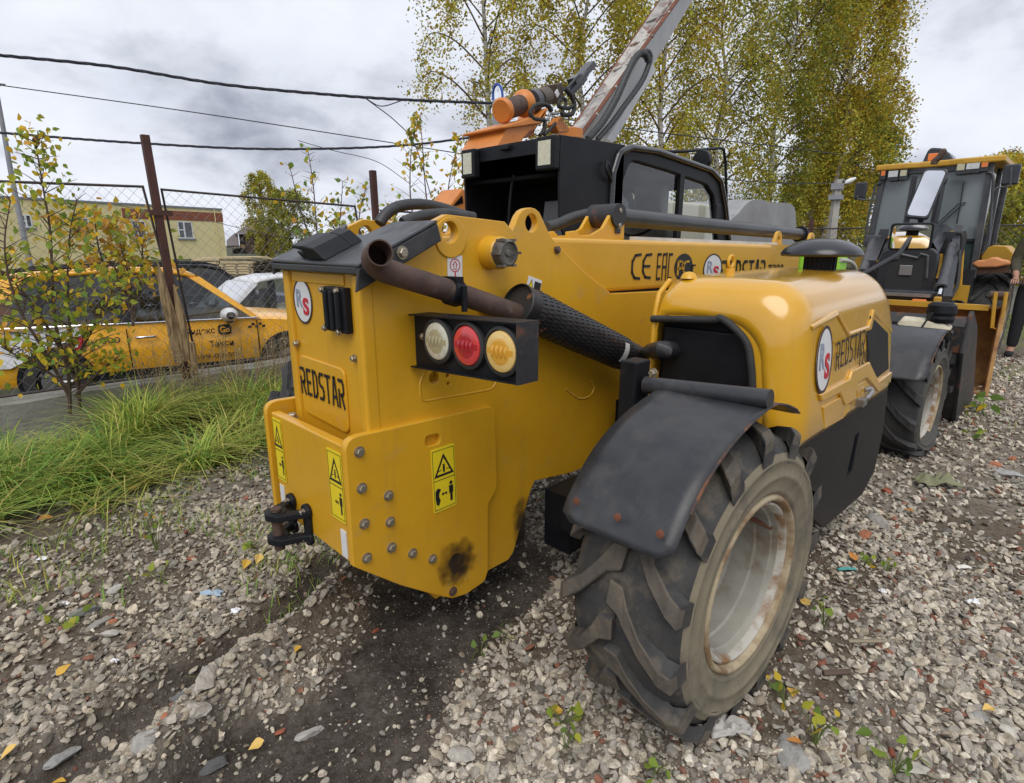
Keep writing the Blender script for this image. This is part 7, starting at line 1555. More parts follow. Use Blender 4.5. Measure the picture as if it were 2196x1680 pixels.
def tree(name, label, base, height, spread, lean=(0, 0), leaves=9000, mix=None, seed=1, size=.16, droop=1.5, bark='birch', group='birches beyond the yard', crown_from=.28, tr=.16, cat='tree', gap=.0, limbs=26):
    r = np.random.default_rng(seed); rr = random.Random(seed); base = Vector(base)
    t = thing(name, label, cat, tuple(base), 0, group)
    bm = bmesh.new(); top = Vector((lean[0], lean[1], height)); wob = [Vector((rr.gauss(0, .12), rr.gauss(0, .12), 0))*height/12 for _ in range(7)]
    tp = [top*(k/7)+(wob[k-1] if 0 < k < 7 else Vector()) for k in range(8)]; sp = spline(tp, 3); tube(bm, sp, [tr*(1-.93*i/(len(sp)-1))+.006 for i in range(len(sp))], 8)
    trk = link('trunk', bm, M_[bark], t, world_coords=False, smooth=60)
    bm = bmesh.new(); strands = []
    for k in range(limbs):
        u = crown_from+(1-crown_from)*((k+.5)/limbs)**.9; i = min(int(u*(len(sp)-1)), len(sp)-2); p0 = sp[i].lerp(sp[i+1], u*(len(sp)-1)-i)
        az = k*2.4+rr.uniform(-.4, .4); prof = math.sin(math.pi*min(1, (1.04-u)/(1.04-crown_from)*.82+.10))**.8
        ln = spread*prof*rr.uniform(.65, 1.15)
        d = Vector((math.cos(az), math.sin(az), 0)); p1 = p0+d*ln*.45+Vector((0, 0, ln*.42)); p2 = p0+d*ln*.8+Vector((0, 0, ln*.55)); p3 = p0+d*ln+Vector((0, 0, ln*.42-.2))
        lp = spline([p0, p1, p2, p3], 4); r0 = max(.012, tr*.38*(1-u*.7)); tube(bm, lp, [r0*(1-.85*j/(len(lp)-1)) for j in range(len(lp))], 5, cap=False)
        for j in range(3, len(lp)):
            for _ in range(2 if j > 5 else 1):
                q = lp[j]+Vector((rr.gauss(0, .25), rr.gauss(0, .25), rr.gauss(0, .15)))*spread*.16; strands.append((q, droop*rr.uniform(.4, 1.2)*(.6+.4*prof), k))
                q2 = q+Vector((rr.gauss(0, .5), rr.gauss(0, .5), rr.uniform(-.2, .4)))*spread*.2
                tube(bm, [lp[j], q, q2], [.01, .007, .004], 3, cap=False); strands.append((q2, droop*rr.uniform(.4, 1.1), k))
    for s in range(10): strands.append((top*(1-.03*s)+Vector((rr.gauss(0, .12), rr.gauss(0, .12), 0))*spread*.4, droop*.7, s))
    link('limb', bm, M_[bark if bark != 'birch' else 'twig'], t, world_coords=False)
    S = len(strands); per = max(3, int(leaves*2.6)//S); P = []; C = []
    mix = np.array(mix if mix is not None else [1, 1, 2, 2, 2, 1, .6]); mix = mix/mix.sum()
    for q, ln, k in strands:
        if rr.random() < gap: continue
        n = max(2, int(per*r.uniform(.4, 1.6))); u = r.random(n)**1.2; sw = r.normal(0, .10, 2)
        spread_ = .07+.10*ln*.5
        P.append(np.stack([q.x+sw[0]*u*ln+r.normal(0, spread_, n), q.y+sw[1]*u*ln+r.normal(0, spread_, n), q.z-u*ln+r.normal(0, .06, n)], 1))
        hue = r.choice(len(GREENS), p=mix); hue2 = r.choice(len(GREENS), n, p=mix); base_c = GREENS[hue]*.72+GREENS[hue2]*.28; C.append(base_c*r.uniform(.55, 1.3)*r.uniform(.75, 1.2, (n, 1)))
    P = np.concatenate(P); C = np.concatenate(C); co, f, c = leaf_quads(P, size*.85, C, r, .8, .6)
    link('crown', np_mesh('crown', co, f, False, np.clip(c, .008, .6)), M_['leaf'], t, world_coords=False)
    return t
def gp(u, d, z=-.3): q = U(u, 525, d=d); return (q.x, q.y, z)
YEL = [.3, .8, 1.5, 3, 3, 1.6, .3]; GRN = [2.5, 2.5, 2, 1.2, .6, .2, 2]; MIX = [.8, 1.2, 1.8, 2.8, 2.2, .8, .6]
tree('birch_tree', 'thin open birch with sparse brownish leaves, leftmost of the tall birches', gp(1085, 22), 13.5, 2.5, (-.6, .9), 8200, [.6, 1, 1.6, 2.2, 1.6, 1.2, .6], 11, .12, 1.5, gap=.05, crown_from=.18, limbs=34)
tree('birch_tree', 'birch with a dark forked trunk behind the orange winch', gp(1235, 24), 15, 2.8, (.3, 0), 9500, MIX, 12, .14, 1.7, crown_from=.2, limbs=34)
tree('birch_tree', 'golden weeping birch behind the white crane boom', gp(1400, 25), 15.5, 2.7, (.2, 0), 12000, [.6, 1.2, 2, 2.6, 2, .9, .4], 13, .13, 2.2, crown_from=.15, limbs=38, gap=.1)
tree('birch_tree', 'weeping birch with white stems right of the crane boom', gp(1520, 27), 14.5, 2.6, (.5, .2), 12500, [1.2, 1.8, 2, 1.6, 1, .4, .8], 14, .13, 2.4, crown_from=.13, limbs=38, gap=.22)
tree('birch_tree', 'tall green birch above the roof rail of the telehandler cab', gp(1640, 29), 16, 2.9, (-.2, .3), 14000, GRN, 15, .14, 2.4, crown_from=.12, limbs=40, gap=.15)
tree('birch_tree', 'leaning birch with a bare white stem, left of the rightmost big birch', gp(1725, 31), 15, 2.4, (1.2, -1.0), 11000, MIX, 16, .15, 2.0, crown_from=.2, limbs=34, gap=.2)
tree('birch_tree', 'big golden green birch with a full crown, rightmost of the tall birches', gp(1765, 30), 15.6, 2.9, (.3, -.2), 17000, [.5, .9, 1.7, 3, 3, 1.4, .3], 17, .14, 2.2, crown_from=.10, limbs=46, gap=.12)
tree('birch_tree', 'dark green birch behind the concrete utility pole', gp(1815, 34), 9.5, 2.3, (0, 0), 12000, [2, 2, 1.6, .8, .4, .2, 2.4], 18, .17, 1.8, crown_from=.12, limbs=36)
tree('birch_tree', 'yellow birch beyond the right side of the backhoe cab', gp(2160, 34), 6.2, 2.8, (0, 0), 9000, YEL, 19, .18, 1.4, crown_from=.12, limbs=30)
tree('birch_tree', 'low green bush-like birch at the right edge behind the person', gp(2205, 17), 3.0, 1.3, (0, 0), 2600, GRN, 20, .14, .6, crown_from=.1, tr=.05, limbs=22)
tree('birch_tree', 'low yellowing birch seen under the grey tarpaulin gap', gp(1745, 40), 5.5, 2.6, (0, 0), 5000, YEL, 23, .2, 1.2, crown_from=.1, limbs=26)
tree('larch_tree', 'yellow green pointed tree in front of the brown house, left of a pair', gp(572, 46), 6.8, 1.5, (-.1, 0), 4200, [1.2, 1.8, 2, 2, .8, .3, .8], 21, .17, .5, bark='twig', group='trees by the brown house', crown_from=.08, tr=.09, limbs=46)
tree('larch_tree', 'darker green tree in front of the brown house, right of a pair', gp(622, 44), 5.2, 1.7, (.1, 0), 4600, [2.4, 2.2, 1.5, .7, .3, .1, 2.0], 22, .17, .5, bark='twig', group='trees by the brown house', crown_from=.06, tr=.09, limbs=44)
# maple behind the fence
def leaf_shape(kind=0):
    """birch leaf: a toothless diamond with a drawn-out tip, slightly folded"""
    pts = [(0, 0, 0), (.30, .22, .05), (.36, .42, .06), (.20, .72, .03), (0, 1.05, -.06), (-.20, .72, .03), (-.36, .42, .06), (-.30, .22, .05), (0, .42, -.02)]
    v = np.array(pts); f = [(0, 1, 8), (1, 2, 8), (2, 3, 8), (3, 4, 8), (4, 5, 8), (5, 6, 8), (6, 7, 8), (7, 0, 8)]
    return v, np.array(f)
LV, LF = leaf_shape()
def leaves_at(pts, size, cols, r, hang=.7, normal_up=.3):
    n = len(pts); d = r.normal(size=(n, 3)); d[:, 2] -= hang*1.6; d /= np.linalg.norm(d, axis=1)[:, None]; w = r.normal(size=(n, 3)); w -= d*(w*d).sum(1)[:, None]; w /= np.linalg.norm(w, axis=1)[:, None]; m = np.cross(d, w)
    s = size*r.uniform(.65, 1.2, (n, 1, 1)); co = pts[:, None]+s*(LV[None, :, :1]*w[:, None]+LV[None, :, 1:2]*d[:, None]+LV[None, :, 2:]*m[:, None])
    f = (LF[None]+(np.arange(n)*len(LV))[:, None, None]).reshape(-1, 3); return co.reshape(-1, 3), f, np.repeat(cols, len(LV), 0)
SAPC = 1.12*np.array([[.24, .34, .05], [.32, .38, .055], [.42, .42, .05], [.62, .46, .04], [.70, .44, .035], [.17, .27, .06], [.62, .33, .06]])
def sapling(name, label, base, stems, nleaf, size, seed, mix, singles=0, group='saplings along the fence', br=.42, depth=.3, cat='sapling', twigd=.14, dens=None):
    """stems: list of point lists (world); twigs and leaves grow along them"""
    r = np.random.default_rng(seed); rr = random.Random(seed); t = thing(name, label, cat, tuple(base), 0, group)
    bm = bmesh.new(); tips = []
    for pts in stems:
        sp = spline(pts, 6); L = len(sp); tube(bm, sp, [.011*(1-.85*i/(L-1))+.0015 for i in range(L)], 6)
        for i in range(3, L):
            u = i/(L-1)
            for _ in range(2):
                if rr.random() < .85:
                    ln = br*(1.05-u)*rr.uniform(.35, 1.1)+.07; az = rr.uniform(0, 6.28); d = Vector((math.cos(az), math.sin(az)*depth*2, rr.uniform(.25, .9))).normalized()
                    a = sp[i]; b = a+d*ln*.55; c = a+d*ln+Vector((0, 0, -.06*ln)); tw = spline([a, b, c], 3); tube(bm, tw, [.0035, .003, .0026, .002, .0017, .0014, .001][:len(tw)], 4, cap=False)
                    tips += [(p, u) for p in tw[2:]]
        tips += [(sp[-1], 1.)]*2+[(sp[-2], 1.)]
    link('stem', bm, M_['twig'], t, smooth=60)
    mix = np.array(mix, float); mix /= mix.sum(); ii = r.integers(0, len(tips), nleaf)
    P = np.array([tips[i][0] for i in ii])+r.normal(0, twigd*.35, (nleaf, 3)); C = SAPC[r.choice(len(SAPC), nleaf, p=mix)]*r.uniform(.75, 1.15, (nleaf, 1))
    uu, vv, zz = proj_np(P); order = np.argsort(zz)                  # the nearest leaves become single parts
    single = order[:singles]; rest = order[singles:]
    if singles:
        mats = []
        for k, c in enumerate(SAPC):
            m = bpy.data.materials.new('sapling_leaf'); m.use_nodes = True; p = m.node_tree.nodes['Principled BSDF']; p.inputs['Base Color'].default_value = (*c, 1); p.inputs['Roughness'].default_value = .55; p.inputs['Specular IOR Level'].default_value = .3
            tr = m.node_tree.nodes.new('ShaderNodeBsdfTranslucent'); tr.inputs['Color'].default_value = (*c, 1); mx = m.node_tree.nodes.new('ShaderNodeMixShader'); mx.inputs[0].default_value = .35
            m.node_tree.links.new(p.outputs[0], mx.inputs[1]); m.node_tree.links.new(tr.outputs[0], mx.inputs[2]); m.node_tree.links.new(mx.outputs[0], m.node_tree.nodes['Material Output'].inputs[0])
            me = bpy.data.meshes.new('leaf'); me.from_pydata([tuple(v) for v in LV], [], [tuple(f) for f in LF]); me.materials.append(m); mats.append(me)
        for i in single:
            k = int(r.choice(len(SAPC), p=mix)); o = bpy.data.objects.new('leaf', mats[k]); col.objects.link(o); o.parent = t; o.location = Vector(P[i])-t.location
            d = Vector((r.normal(), r.normal(), r.normal()-1.1)).normalized(); o.rotation_mode = 'QUATERNION'; o.rotation_quaternion = d.to_track_quat('Y', 'Z') @ Matrix.Rotation(r.uniform(0, 6.28), 4, 'Y').to_quaternion(); s = size*r.uniform(.7, 1.2); o.scale = (s, s, s)
    if len(rest):
        co, f, c = leaves_at(P[rest], size, C[rest], r); o = link('foliage', np_mesh('foliage', co, f, False, np.clip(c, .01, .8)), M_['leaf'], t)
        if singles: o['kind'] = 'stuff'
    return t
SY = 4.72
sp_ = lambda L, y=SY: [U(*p, y=y) for p in L]
sapling('birch_sapling', 'yellowing birch sapling growing by the concrete footing, nearest of the saplings', U(150, 880, y=SY), [
    sp_([(150, 890), (146, 800), (120, 700), (112, 600), (108, 500), (92, 400), (78, 320), (70, 298)]), sp_([(172, 880), (165, 790), (150, 700), (145, 600), (150, 500), (165, 430)], SY+.1),
    sp_([(148, 850), (100, 760), (50, 680), (20, 600), (10, 520), (22, 430)], SY-.1), sp_([(150, 800), (190, 720), (230, 650), (255, 580)], SY+.05), sp_([(146, 830), (90, 790), (30, 760), (-20, 720)], SY-.15), sp_([(150, 780), (60, 640), (-20, 560)], SY),
    sp_([(160, 850), (210, 800), (250, 770)], SY)], 1150, .047, 5, [2.0, 2.8, 2.4, 2.2, 1.8, .8, .5], singles=280, br=.36)
MY = 5.9
sapling('maple_sapling', 'orange brown sapling behind the fence in front of the yellow building', U(270, 640, y=MY), [sp_([(285, 700), (280, 620), (262, 540), (235, 470)], MY), sp_([(285, 680), (250, 580), (190, 520), (150, 480)], MY), sp_([(285, 690), (300, 600), (305, 530), (290, 470)], MY), sp_([(280, 640), (220, 560), (200, 450)], MY)], 430, .07, 6, [.5, .8, 1.3, 2.4, 2, .4, 2.4], br=.5)
S2 = 6.2
sapling('birch_sapling', 'slim birch sapling with sparse leaves beyond the tail of the telehandler', U(690, 640, y=S2), [sp_([(700, 700), (690, 600), (680, 500), (672, 400), (660, 320)], S2), sp_([(695, 640), (715, 560), (728, 480), (735, 390)], S2), sp_([(690, 560), (650, 470), (622, 360)], S2), sp_([(700, 640), (740, 560), (760, 480)], S2)], 190, .07, 7, [1.5, 1, 1, 1.2, 1, 1.5, 1.6], br=.34, twigd=.08)
sapling('birch_sapling', 'slim birch sapling with yellowing leaves just left of the telehandler cab', U(925, 600, y=S2), [sp_([(930, 640), (925, 520), (912, 400), (905, 300), (900, 250)], S2), sp_([(930, 560), (955, 460), (965, 380), (985, 300)], S2), sp_([(925, 560), (885, 460), (880, 350), (890, 280)], S2), sp_([(935, 560), (975, 480), (1000, 400)], S2), sp_([(930, 600), (870, 520), (830, 440)], S2)], 420, .068, 8, [.8, 1, 1.6, 2, 1.6, .6, 1.8], br=.40, twigd=.10)
sapling('birch_sapling', 'small leafy sapling behind the black tail cover hoses', U(790, 600, y=5.5), [sp_([(790, 640), (780, 540), (770, 470), (785, 400)], 5.5), sp_([(780, 600), (830, 520), (850, 460)], 5.5), sp_([(770, 600), (740, 520), (700, 470)], 5.5)], 200, .06, 9, [1.5, 1.4, 1.5, 1, 1, 1, .8], br=.36)
# ---- grass: arching blades, one mass
def grass(n, pos, h0, h1, w, cols, r, lean=.9, seg=4):
    P = pos; az = r.uniform(0, 2*np.pi, n); h = r.uniform(h0, h1, n); ln = r.uniform(.35, 1.15, n)*lean; dx, dy = np.cos(az), np.sin(az); wx, wy = -dy, dx
    V = []
    for k in range(seg+1):
        u = k/seg; out = ln*h*u**1.8; z = h*(u-.42*ln*u**2.6); ww = w*(1-u**1.6)*.5+.0004
        V.append(np.stack([P[:, 0]+dx*out-wx*ww, P[:, 1]+dy*out-wy*ww, P[:, 2]+z], 1)); V.append(np.stack([P[:, 0]+dx*out+wx*ww, P[:, 1]+dy*out+wy*ww, P[:, 2]+z], 1))
    V = np.stack(V, 1); K = 2*(seg+1); f = np.array([[2*k, 2*k+1, 2*k+3, 2*k+2] for k in range(seg)])
    return V.reshape(-1, 3), (f[None]+(np.arange(n)*K)[:, None, None]).reshape(-1, 4), np.repeat(cols, K, 0)
GC = np.array([[.20, .36, .06], [.27, .42, .07], [.38, .45, .08], [.54, .52, .12], [.60, .50, .16], [.13, .28, .05]])
rg = np.random.default_rng(3); tuft = []
edge = lambda x: 3.42+.10*math.sin(x*4)+.38*max(0, min(1, (x-.5)/.5))+.06*math.sin(x*11)
for _ in range(210):
    x = rg.uniform(-.7, 2.1); y = rg.uniform(edge(x), 4.95)
    if x < .75 and y > 4.55-.25*max(0, x): continue
    if fbm(np.array([x]), np.array([y]), .4, 61)[0] < .40: continue
    if x > 1.15 and rg.random() < .5: continue
    tuft.append((x, y))
pp_, cc_, hh = [], [], []
for x, y in tuft:
    n = int(rg.integers(35, 120)); q = np.stack([rg.normal(x, .045, n), rg.normal(y, .045, n)], 1); q[:, 1] = np.minimum(q[:, 1], 4.97); z = ground_h(q[:, 0], q[:, 1]); pp_.append(np.column_stack([q, z])); green = np.clip(.70-.35*(x > .55)-.25*(y < edge(x)+.2)+rg.normal(0, .22), .05, .95)
    pr = np.array([1.5*green, 1.7*green, 1.5, 1.3*(1-green), 1.0*(1-green), 1.3*green]); pr /= pr.sum(); cc_.append(GC[rg.choice(6, n, p=pr)]*rg.uniform(.75, 1.15)*rg.uniform(.8, 1.2, (n, 1))); hh.append(np.full(n, (.55+.45*min(1, (y-edge(x))/.5))*rg.uniform(.6, 1.1)*(.75 if x < .6 else 1)))
pp_ = np.concatenate(pp_); cc_ = np.concatenate(cc_); hh = np.concatenate(hh); v, f, c = grass(len(pp_), pp_, .24, .58, .008, cc_, rg, 1.25, 4)
v = v.reshape(-1, 10, 3); v[:, :, 2] = pp_[:, None, 2]+(v[:, :, 2]-pp_[:, None, 2])*hh[:, None]; v = v.reshape(-1, 3)
tag(link('grass', np_mesh('grass', v, f, True, np.clip(c, .01, .6)), M_['grass']), 'long drooping green and yellow grass along the footing', None, None, 'stuff')
# short sparse grass in the gravel and behind the machine
n = 5200; q = np.stack([rg.uniform(-.3, 2.4, n), rg.uniform(1.9, 4.1, n)], 1); m = fbm(q[:, 0], q[:, 1], .45, 51) > .56; q = q[m]
q2 = np.stack([rg.uniform(5.5, 13, 5000), rg.uniform(-1.2, .5, 5000)], 1); m = fbm(q2[:, 0], q2[:, 1], .8, 52) > .50; q = np.concatenate([q, q2[m]])
q3 = np.stack([rg.uniform(9.8, 15, 3500), rg.uniform(-1.6, 1.0, 3500)], 1); q = np.concatenate([q, q3])
p3 = np.column_stack([q, ground_h(q[:, 0], q[:, 1])]); v, f, c = grass(len(p3), p3, .03, .10, .004, GC[rg.choice(4, len(p3))]*rg.uniform(.7, 1.1, (len(p3), 1)), rg, .8, 2)
tag(link('short_grass', np_mesh('short_grass', v, f, True, np.clip(c, .01, .6)), M_['grass']), 'short sparse grass growing through the gravel', None, None, 'stuff')
# dry seed stalks by the post
pts = np.stack([rg.uniform(.95, 2.3, 260), rg.uniform(4.55, 4.97, 260)], 1); p3 = np.column_stack([pts, ground_h(pts[:, 0], pts[:, 1])]); v, f, c = grass(260, p3, .45, .85, .005, np.array([[.34, .26, .14]])*rg.uniform(.7, 1.1, (260, 1)), rg, .25)
heads = v.reshape(260, 10, 3)[:, 7]; hp_ = np.repeat(heads, 14, 0)+rg.normal(0, 1, (260*14, 3))*np.array([.012, .012, .035]); co2, f2, c2 = leaf_quads(hp_, .016, np.array([[.36, .28, .17]])*rg.uniform(.7, 1.1, (len(hp_), 1)), rg, .4)
o = link('dry_stalks', np_mesh('dry_stalks', np.concatenate([v, co2]), np.concatenate([f, f2+len(v)]), False, np.concatenate([c, c2])), M_['grass']); tag(o, 'dry straw coloured seed stalks around the leaning post', None, None, 'stuff')
# ---- weeds: small leafy plants in the gravel
def weed(label, p, n, size, spread, seed, mix, hgt=.06):
    r = np.random.default_rng(seed); x, y = p; z = float(ground_h(np.array([x]), np.array([y]))[0]); t = thing('weed', label, 'weed', (x, y, z), 0, 'weeds in the gravel')
    bm = bmesh.new(); mix = np.array(mix, float); mix /= mix.sum()
    for k in range(n):
        a = r.uniform(0, 6.28); d = spread*r.uniform(.3, 1); q = Vector((x+d*math.cos(a), y+d*math.sin(a), z+hgt*r.uniform(.5, 1.3))); tube(bm, [Vector((x, y, z-.01)), Vector((x+d*.4*math.cos(a), y+d*.4*math.sin(a), z+hgt*.6)), q], .0016, 4, cap=False)
        pts = np.array([q[:]]); co, f, c = leaves_at(pts, size*r.uniform(.8, 1.2), np.array([SAPC[r.choice(7, p=mix)]]), r, .1)
        link('leaf', np_mesh('leaf', co, f, True, c), M_['leaf'], t)
    link('stem', bm, mat('weed_stem', (.12, .16, .04), rough=.7), t); return t
def gxy(u, v): q = U(u, v, z=.0); return (q.x, q.y)
ZQ = ZM(2200, 1200, 1.597); ZJ = ZM(0, 1150, 1.525)
G_, Y_m = [2, 2, 1, .1, 0, 2, 0], [1, 1, 2, 2, 1.2, .4, 0]
for i, (lab, uv, n, s, spd, mx, hg) in enumerate((
    ('green heart leaved weed on the dark earth behind the tail', (1030, 1390), 5, .032, .05, G_, .05), ('green weed sprig beside the rear tyre on dark earth', (1083, 1375), 4, .03, .04, G_, .05),
    ('yellow and green leaved weed at the bottom left of the rear tyre', (1205, 1560), 6, .036, .07, Y_m, .05), ('bright green weed lowest in front of the rear tyre', (1212, 1612), 4, .036, .04, G_, .04),
    ('green weed at the bottom edge of the gravel', (1405, 1665), 6, .036, .06, G_, .05), ('tall yellow green weed right of the rear tyre foot', ZQ(220, 1530), 8, .036, .05, Y_m, .12), ('weed with yellow leaves close to the tyre foot', ZQ(80, 1320), 6, .034, .06, Y_m, .05),
    ('green weed sprig midway beside the rear tyre', ZQ(265, 980), 6, .03, .05, G_, .08), ('small weed pair near the turquoise scrap', ZQ(445, 700), 6, .03, .05, Y_m, .05), ('small weed right of the turquoise scrap', ZQ(548, 722), 4, .03, .04, G_, .04), ('dark green weed at the lower right of the gravel', ZQ(590, 1650), 8, .04, .08, G_, .06),
    ('low green weed in the gravel left of the tow hitch', ZJ(700, 800), 6, .04, .07, G_, .05), ('reddish stemmed weed in the gravel left of the tow hitch', ZJ(690, 670), 9, .032, .06, [1, .5, .3, .1, 0, 2, 1.5], .16), ('green weed tuft just below the tow hitch', ZJ(1120, 650), 7, .035, .06, G_, .05),
    ('green weed patch near the left edge of the gravel', ZJ(270, 985), 7, .035, .09, G_, .04), ('weed beside the rusty loader bucket', ZC(880, 1020), 7, .08, .12, G_, .12), ('yellow leaved weed near the rusty loader bucket', ZC(930, 1050), 3, .08, .05, [0, 0, 1, 3, 1, 0, 0], .08), ('green weed beyond the dark front tyre', ZC(900, 1190), 6, .06, .10, G_, .05),
    ('weed growing in the footing joint by the grass', (470, 945), 6, .04, .06, G_, .09))):
    weed(lab, gxy(*uv), n, s, spd, 300+i, mx, hg)
# ------------------------------------------------------------------ single stones, bricks, leaves and litter
def lump(name, label, uv, size, colr, seed, cat='stone', group=None, flat=.65, sub=2, c2=None, rot=None, asp=(1.2, .85)):
    x, y = gxy(*uv); z = float(ground_h(np.array([x]), np.array([y]))[0]); v, f = stone_shape(sub+1 if sub < 3 else sub, 700+seed); a = random.Random(seed).uniform(0, 6.28) if rot is None else rot
    v = v*np.array([asp[0], asp[1], flat])*size; ca, sa = math.cos(a), math.sin(a); v = np.stack([v[:, 0]*ca-v[:, 1]*sa, v[:, 0]*sa+v[:, 1]*ca, v[:, 2]], 1)
    me = np_mesh(name, v, f, False); o = link(name, me, mat(name, colr, c2 or tuple(.7*q for q in colr), sc_=30, rough=.9, bump=.5, bscale=60)); o.location = (x, y, z+size*flat*.45); return tag(o, label, cat, group)
gs = 'larger stones lying on the gravel'
for i, (lab, uv, s, c) in enumerate((
    ('large pale angular stone at the bottom right corner', ZQ(665, 1640), .036, (.55, .52, .46)), ('big grey stone low in front of the rear tyre', ZQ(110, 1580), .050, (.36, .35, .33)), ('grey rounded stone right of centre in the lower gravel', ZQ(975, 1405), .030, (.34, .33, .31)), ('pale flat sliver of stone near the right edge', ZQ(1115, 1475), .030, (.60, .57, .50)), ('light grey stone block alone in the gravel at right', ZQ(1120, 270), .055, (.42, .42, .41)),
    ('broad flat grey stone beside the side skirt', ZQ(510, 490), .060, (.36, .34, .30)), ('pale stone in front of the rear tyre foot', (990, 1635), .040, (.46, .43, .38)), ('pale boulder chunk on the ridge of earth', (425, 1565), .050, (.46, .42, .36)), ('beige clod at the lower end of the earth ridge', (445, 1520), .042, (.40, .36, .31)), ('large light stone at the bottom of the picture', (660, 1545), .03, (.45, .43, .40)),
    ('grey slab stone at the left bottom of the gravel', ZJ(250, 1490), .034, (.33, .33, .32)), ('dark grey stone in the trench', ZJ(820, 1375), .030, (.15, .15, .15)), ('dark rounded stone on the dark earth', ZJ(930, 1560), .030, (.11, .11, .11)), ('white chunk of stone near the grass', ZJ(920, 285), .075, (.60, .58, .54)), ('pale stone on the bank left of the tow hitch', ZJ(505, 840), .034, (.48, .46, .41)), ('grey stone left of the dark trench', ZJ(365, 945), .040, (.20, .20, .19)), ('pale pebble in the left gravel by the green patch', ZJ(480, 1030), .028, (.48, .45, .40)), ('wide grey stone at the far left of the gravel', ZJ(440, 985), .030, (.30, .28, .25)), ('angular grey rock on the lower edge of the ridge', ZJ(650, 1600), .045, (.38, .36, .33)), ('pale broken stone below the ridge crest', ZJ(920, 1330), .045, (.44, .40, .35)))):
    lump('stone', lab, uv, s, c, i, 'stone', gs)
gb = 'broken red brick pieces in the gravel'; BR = (.34, .105, .055)
for i, (lab, uv, s) in enumerate((('flat red brick fragment right of the side skirt', ZQ(455, 550), .040), ('red brick piece in the lower middle of the right gravel', ZQ(700, 1195), .020), ('orange red brick chunk near the right edge', ZQ(1010, 1270), .022), ('rounded red brick lump beside the rear tyre foot', ZQ(205, 1358), .019), ('orange brick piece at the bottom of the gravel', ZQ(442, 1558), .018), ('pink brick piece near the bottom edge', ZQ(582, 1560), .015), ('red brick fragment in the far right gravel', ZQ(1135, 185), .035), ('red brick fragment between the tyres', ZQ(560, 345), .035), ('brick piece on the dark earth beside the ridge', ZJ(1130, 1265), .016), ('orange brick piece in the trench', ZJ(735, 1450), .018), ('brick red pebble near the tow hitch', ZJ(845, 698), .022), ('red brick piece on dark earth lower down', ZJ(1225, 1410), .014), ('small red brick chip on the left bank', ZJ(490, 975), .020), ('brown red brick in the trench edge', ZJ(770, 1320), .018), ('brick chip below the counterweight', (805, 1335), .014), ('long dark red brick shard in the far gravel', ZQ(1060, 222), .05))):
    lump('brick_piece', lab, uv, s, BR if i % 3 else (.42, .16, .08), 50+i, 'brick', gb)
# fallen leaves
LME = []
for c in ((.60, .36, .05), (.52, .22, .05), (.66, .44, .12), (.36, .15, .05)):
    m = bpy.data.materials.new('fallen_leaf'); m.use_nodes = True; m.node_tree.nodes['Principled BSDF'].inputs['Base Color'].default_value = (*c, 1); m.node_tree.nodes['Principled BSDF'].inputs['Roughness'].default_value = .7
    me = bpy.data.meshes.new('fallen_leaf'); me.from_pydata([(v[0], v[1]-.5, v[2]*1.6) for v in LV], [], [tuple(q) for q in LF]); me.materials.append(m); LME.append(me)
rl = random.Random(4)
for i, (lab, uv, s, k) in enumerate((('yellow fallen leaf left of the tow hitch', ZJ(1080, 733), .05, 0), ('pale yellow leaf just below the tow hitch', ZJ(1135, 710), .05, 2), ('curled orange leaf on the trench edge', ZJ(1200, 952), .045, 0), ('orange leaf beside the earth ridge', ZJ(1040, 1160), .04, 0), ('tan leaf on the dark earth', ZJ(1120, 1482), .04, 2), ('orange leaf in the left gravel', ZJ(283, 1212), .04, 0), ('brown leaf at the grass edge', ZJ(205, 545), .06, 1), ('brown orange leaf near the top of the left gravel', ZJ(585, 405), .06, 1), ('small yellow leaf at the bottom left', ZJ(230, 1575), .04, 0), ('yellow leaf in front of the rear tyre', (1190, 1548), .045, 0), ('tan leaf beside the rear tyre', ZQ(175, 885), .045, 2), ('orange leaf beside the rear tyre weed', ZQ(120, 1308), .045, 0), ('brown leaf by the side skirt', ZQ(395, 672), .05, 1), ('orange leaf in the right gravel', ZQ(655, 447), .05, 1), ('yellow leaf low in the right gravel', ZQ(1010, 1390), .035, 2), ('brown leaf at the lower right', ZQ(120, 1545), .04, 1), ('yellow leaf on the gravel at the bottom left corner', ZJ(40, 1555), .04, 2), ('yellow leaf near the counterweight foot', (640, 1410), .03, 0))):
    x, y = gxy(*uv); o = bpy.data.objects.new('fallen_leaf', LME[k]); col.objects.link(o); o.location = (x, y, float(ground_h(np.array([x]), np.array([y]))[0])+.028); o.rotation_euler = (rl.uniform(-.4, .4), rl.uniform(-.4, .4), rl.uniform(0, 6.28)); o.scale = (s*1.1,)*3; tag(o, lab, 'leaf', 'fallen leaves on the gravel')
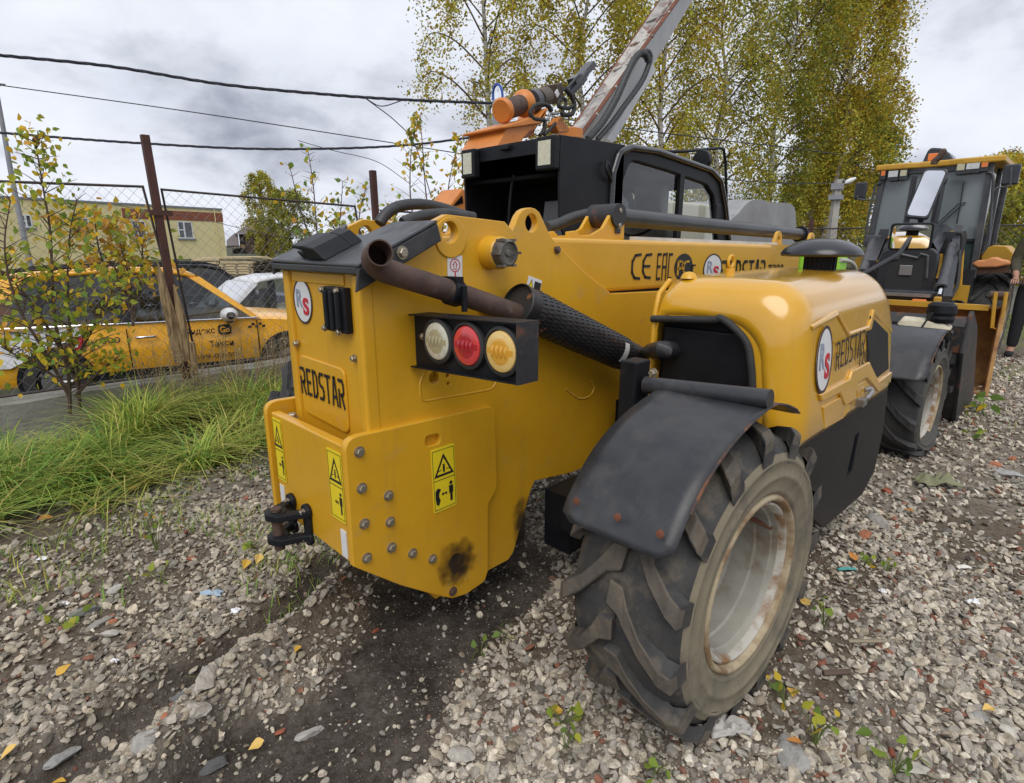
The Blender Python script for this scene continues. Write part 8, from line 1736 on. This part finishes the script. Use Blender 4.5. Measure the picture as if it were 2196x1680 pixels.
def crumple(name, label, uv, sx, sy, h, colr, seed, cat, rough=.7, fold=6.0, c2=None):
    x, y = gxy(*uv); z = float(ground_h(np.array([x]), np.array([y]))[0]); n = 16; bm = bmesh.new(); g = []
    for i in range(n+1):
        row = []
        for j in range(n+1):
            a, b_ = (i/n-.5)*2, (j/n-.5)*2; r_ = math.hypot(a, b_); wr = 1-.25*max(0, math.sin(3*math.atan2(b_, a)+seed)); q = mnoise.noise(Vector((a*fold*.35+seed, b_*fold*.35, 0)))
            row.append(bm.verts.new((a*sx*wr, b_*sy*wr, h*max(0, (1-r_**2*.55))*(.55+.9*q)+h*.18)))
        g.append(row)
    for i in range(n):
        for j in range(n): bm.faces.new((g[i][j], g[i+1][j], g[i+1][j+1], g[i][j+1]))
    o = link(name, bm, mat(name, colr, c2, sc_=30, rough=rough, bump=.2, bscale=200), smooth=60); o.location = (x, y, z+.012); o.rotation_euler = (0, 0, -.75); s_ = o.modifiers.new('t', 'SOLIDIFY'); s_.thickness = .004; return tag(o, label, cat)
crumple('rag', 'crumpled pale green cloth lying on the gravel near the front tyre', ZQ(785, 318), .115, .062, .075, (.21, .215, .125), 2, 'rag', .9, 7)
crumple('plastic_scrap', 'torn translucent plastic scrap at the foot of the rear tyre', (1560, 1580), .06, .035, .035, (.40, .38, .35), 5, 'plastic scrap', .35, 9)
crumple('paper_scrap', 'torn white paper scrap on the right gravel', ZQ(948, 880), .024, .014, .02, (.82, .82, .84), 9, 'paper scrap', .8, 9)
crumple('paper_scrap', 'small white paper scrap left of the other white one', ZQ(535, 825), .012, .012, .015, (.82, .82, .84), 11, 'paper scrap', .8, 9)
crumple('plastic_scrap', 'white plastic shard in the gravel by the bare patch', ZQ(905, 707), .03, .012, .012, (.70, .68, .62), 13, 'plastic scrap', .5, 6)
crumple('plastic_scrap', 'turquoise plastic strip beside the rear tyre', ZQ(370, 720), .04, .009, .010, (.06, .30, .28), 14, 'plastic scrap', .4, 6)
crumple('plastic_scrap', 'pale blue plastic wrapper left of the trench', ZJ(930, 862), .045, .014, .02, (.32, .42, .52), 15, 'plastic scrap', .4, 6)
crumple('paper_scrap', 'white paper fleck on the bank above the trench', ZJ(1033, 930), .018, .013, .015, (.85, .86, .9), 16, 'paper scrap', .7, 6)
for lab, uv, s in (('white chip near the far left of the gravel', ZJ(190, 712), .022), ('white chip below the left green patch', ZJ(505, 1158), .014), ('white chip in the left gravel', ZJ(290, 910), .016)): crumple('paper_scrap', lab, uv, s, s*.6, .012, (.78, .78, .8), 20+int(s*1000), 'paper scrap', .7, 6)
bm = bmesh.new()
x, y = gxy(*ZQ(465, 1080)); z = float(ground_h(np.array([x]), np.array([y]))[0]); tube(bm, [Vector((x-.045, y+.05, z+.03)), Vector((x+.045, y-.04, z+.03))], .007, 5); tag(link('wood_splinter', bm, M_['board_grey']), 'pale wood splinter on the right gravel', 'splinter')
x, y = gxy(*ZQ(320, 1220)); z = float(ground_h(np.array([x]), np.array([y]))[0]); bm = bmesh.new(); tube(bm, [Vector((x-.03, y+.03, z+.025)), Vector((x+.03, y-.03, z+.03))], .009, 6); tag(link('twig_piece', bm, M_['twig']), 'short brown stick near the rear tyre foot', 'stick')
print('objects', len(bpy.data.objects), 'tris', sum(sum(len(p.vertices)-2 for p in me.polygons) if len(me.polygons) < 200000 else len(me.polygons)*1 for me in bpy.data.meshes))
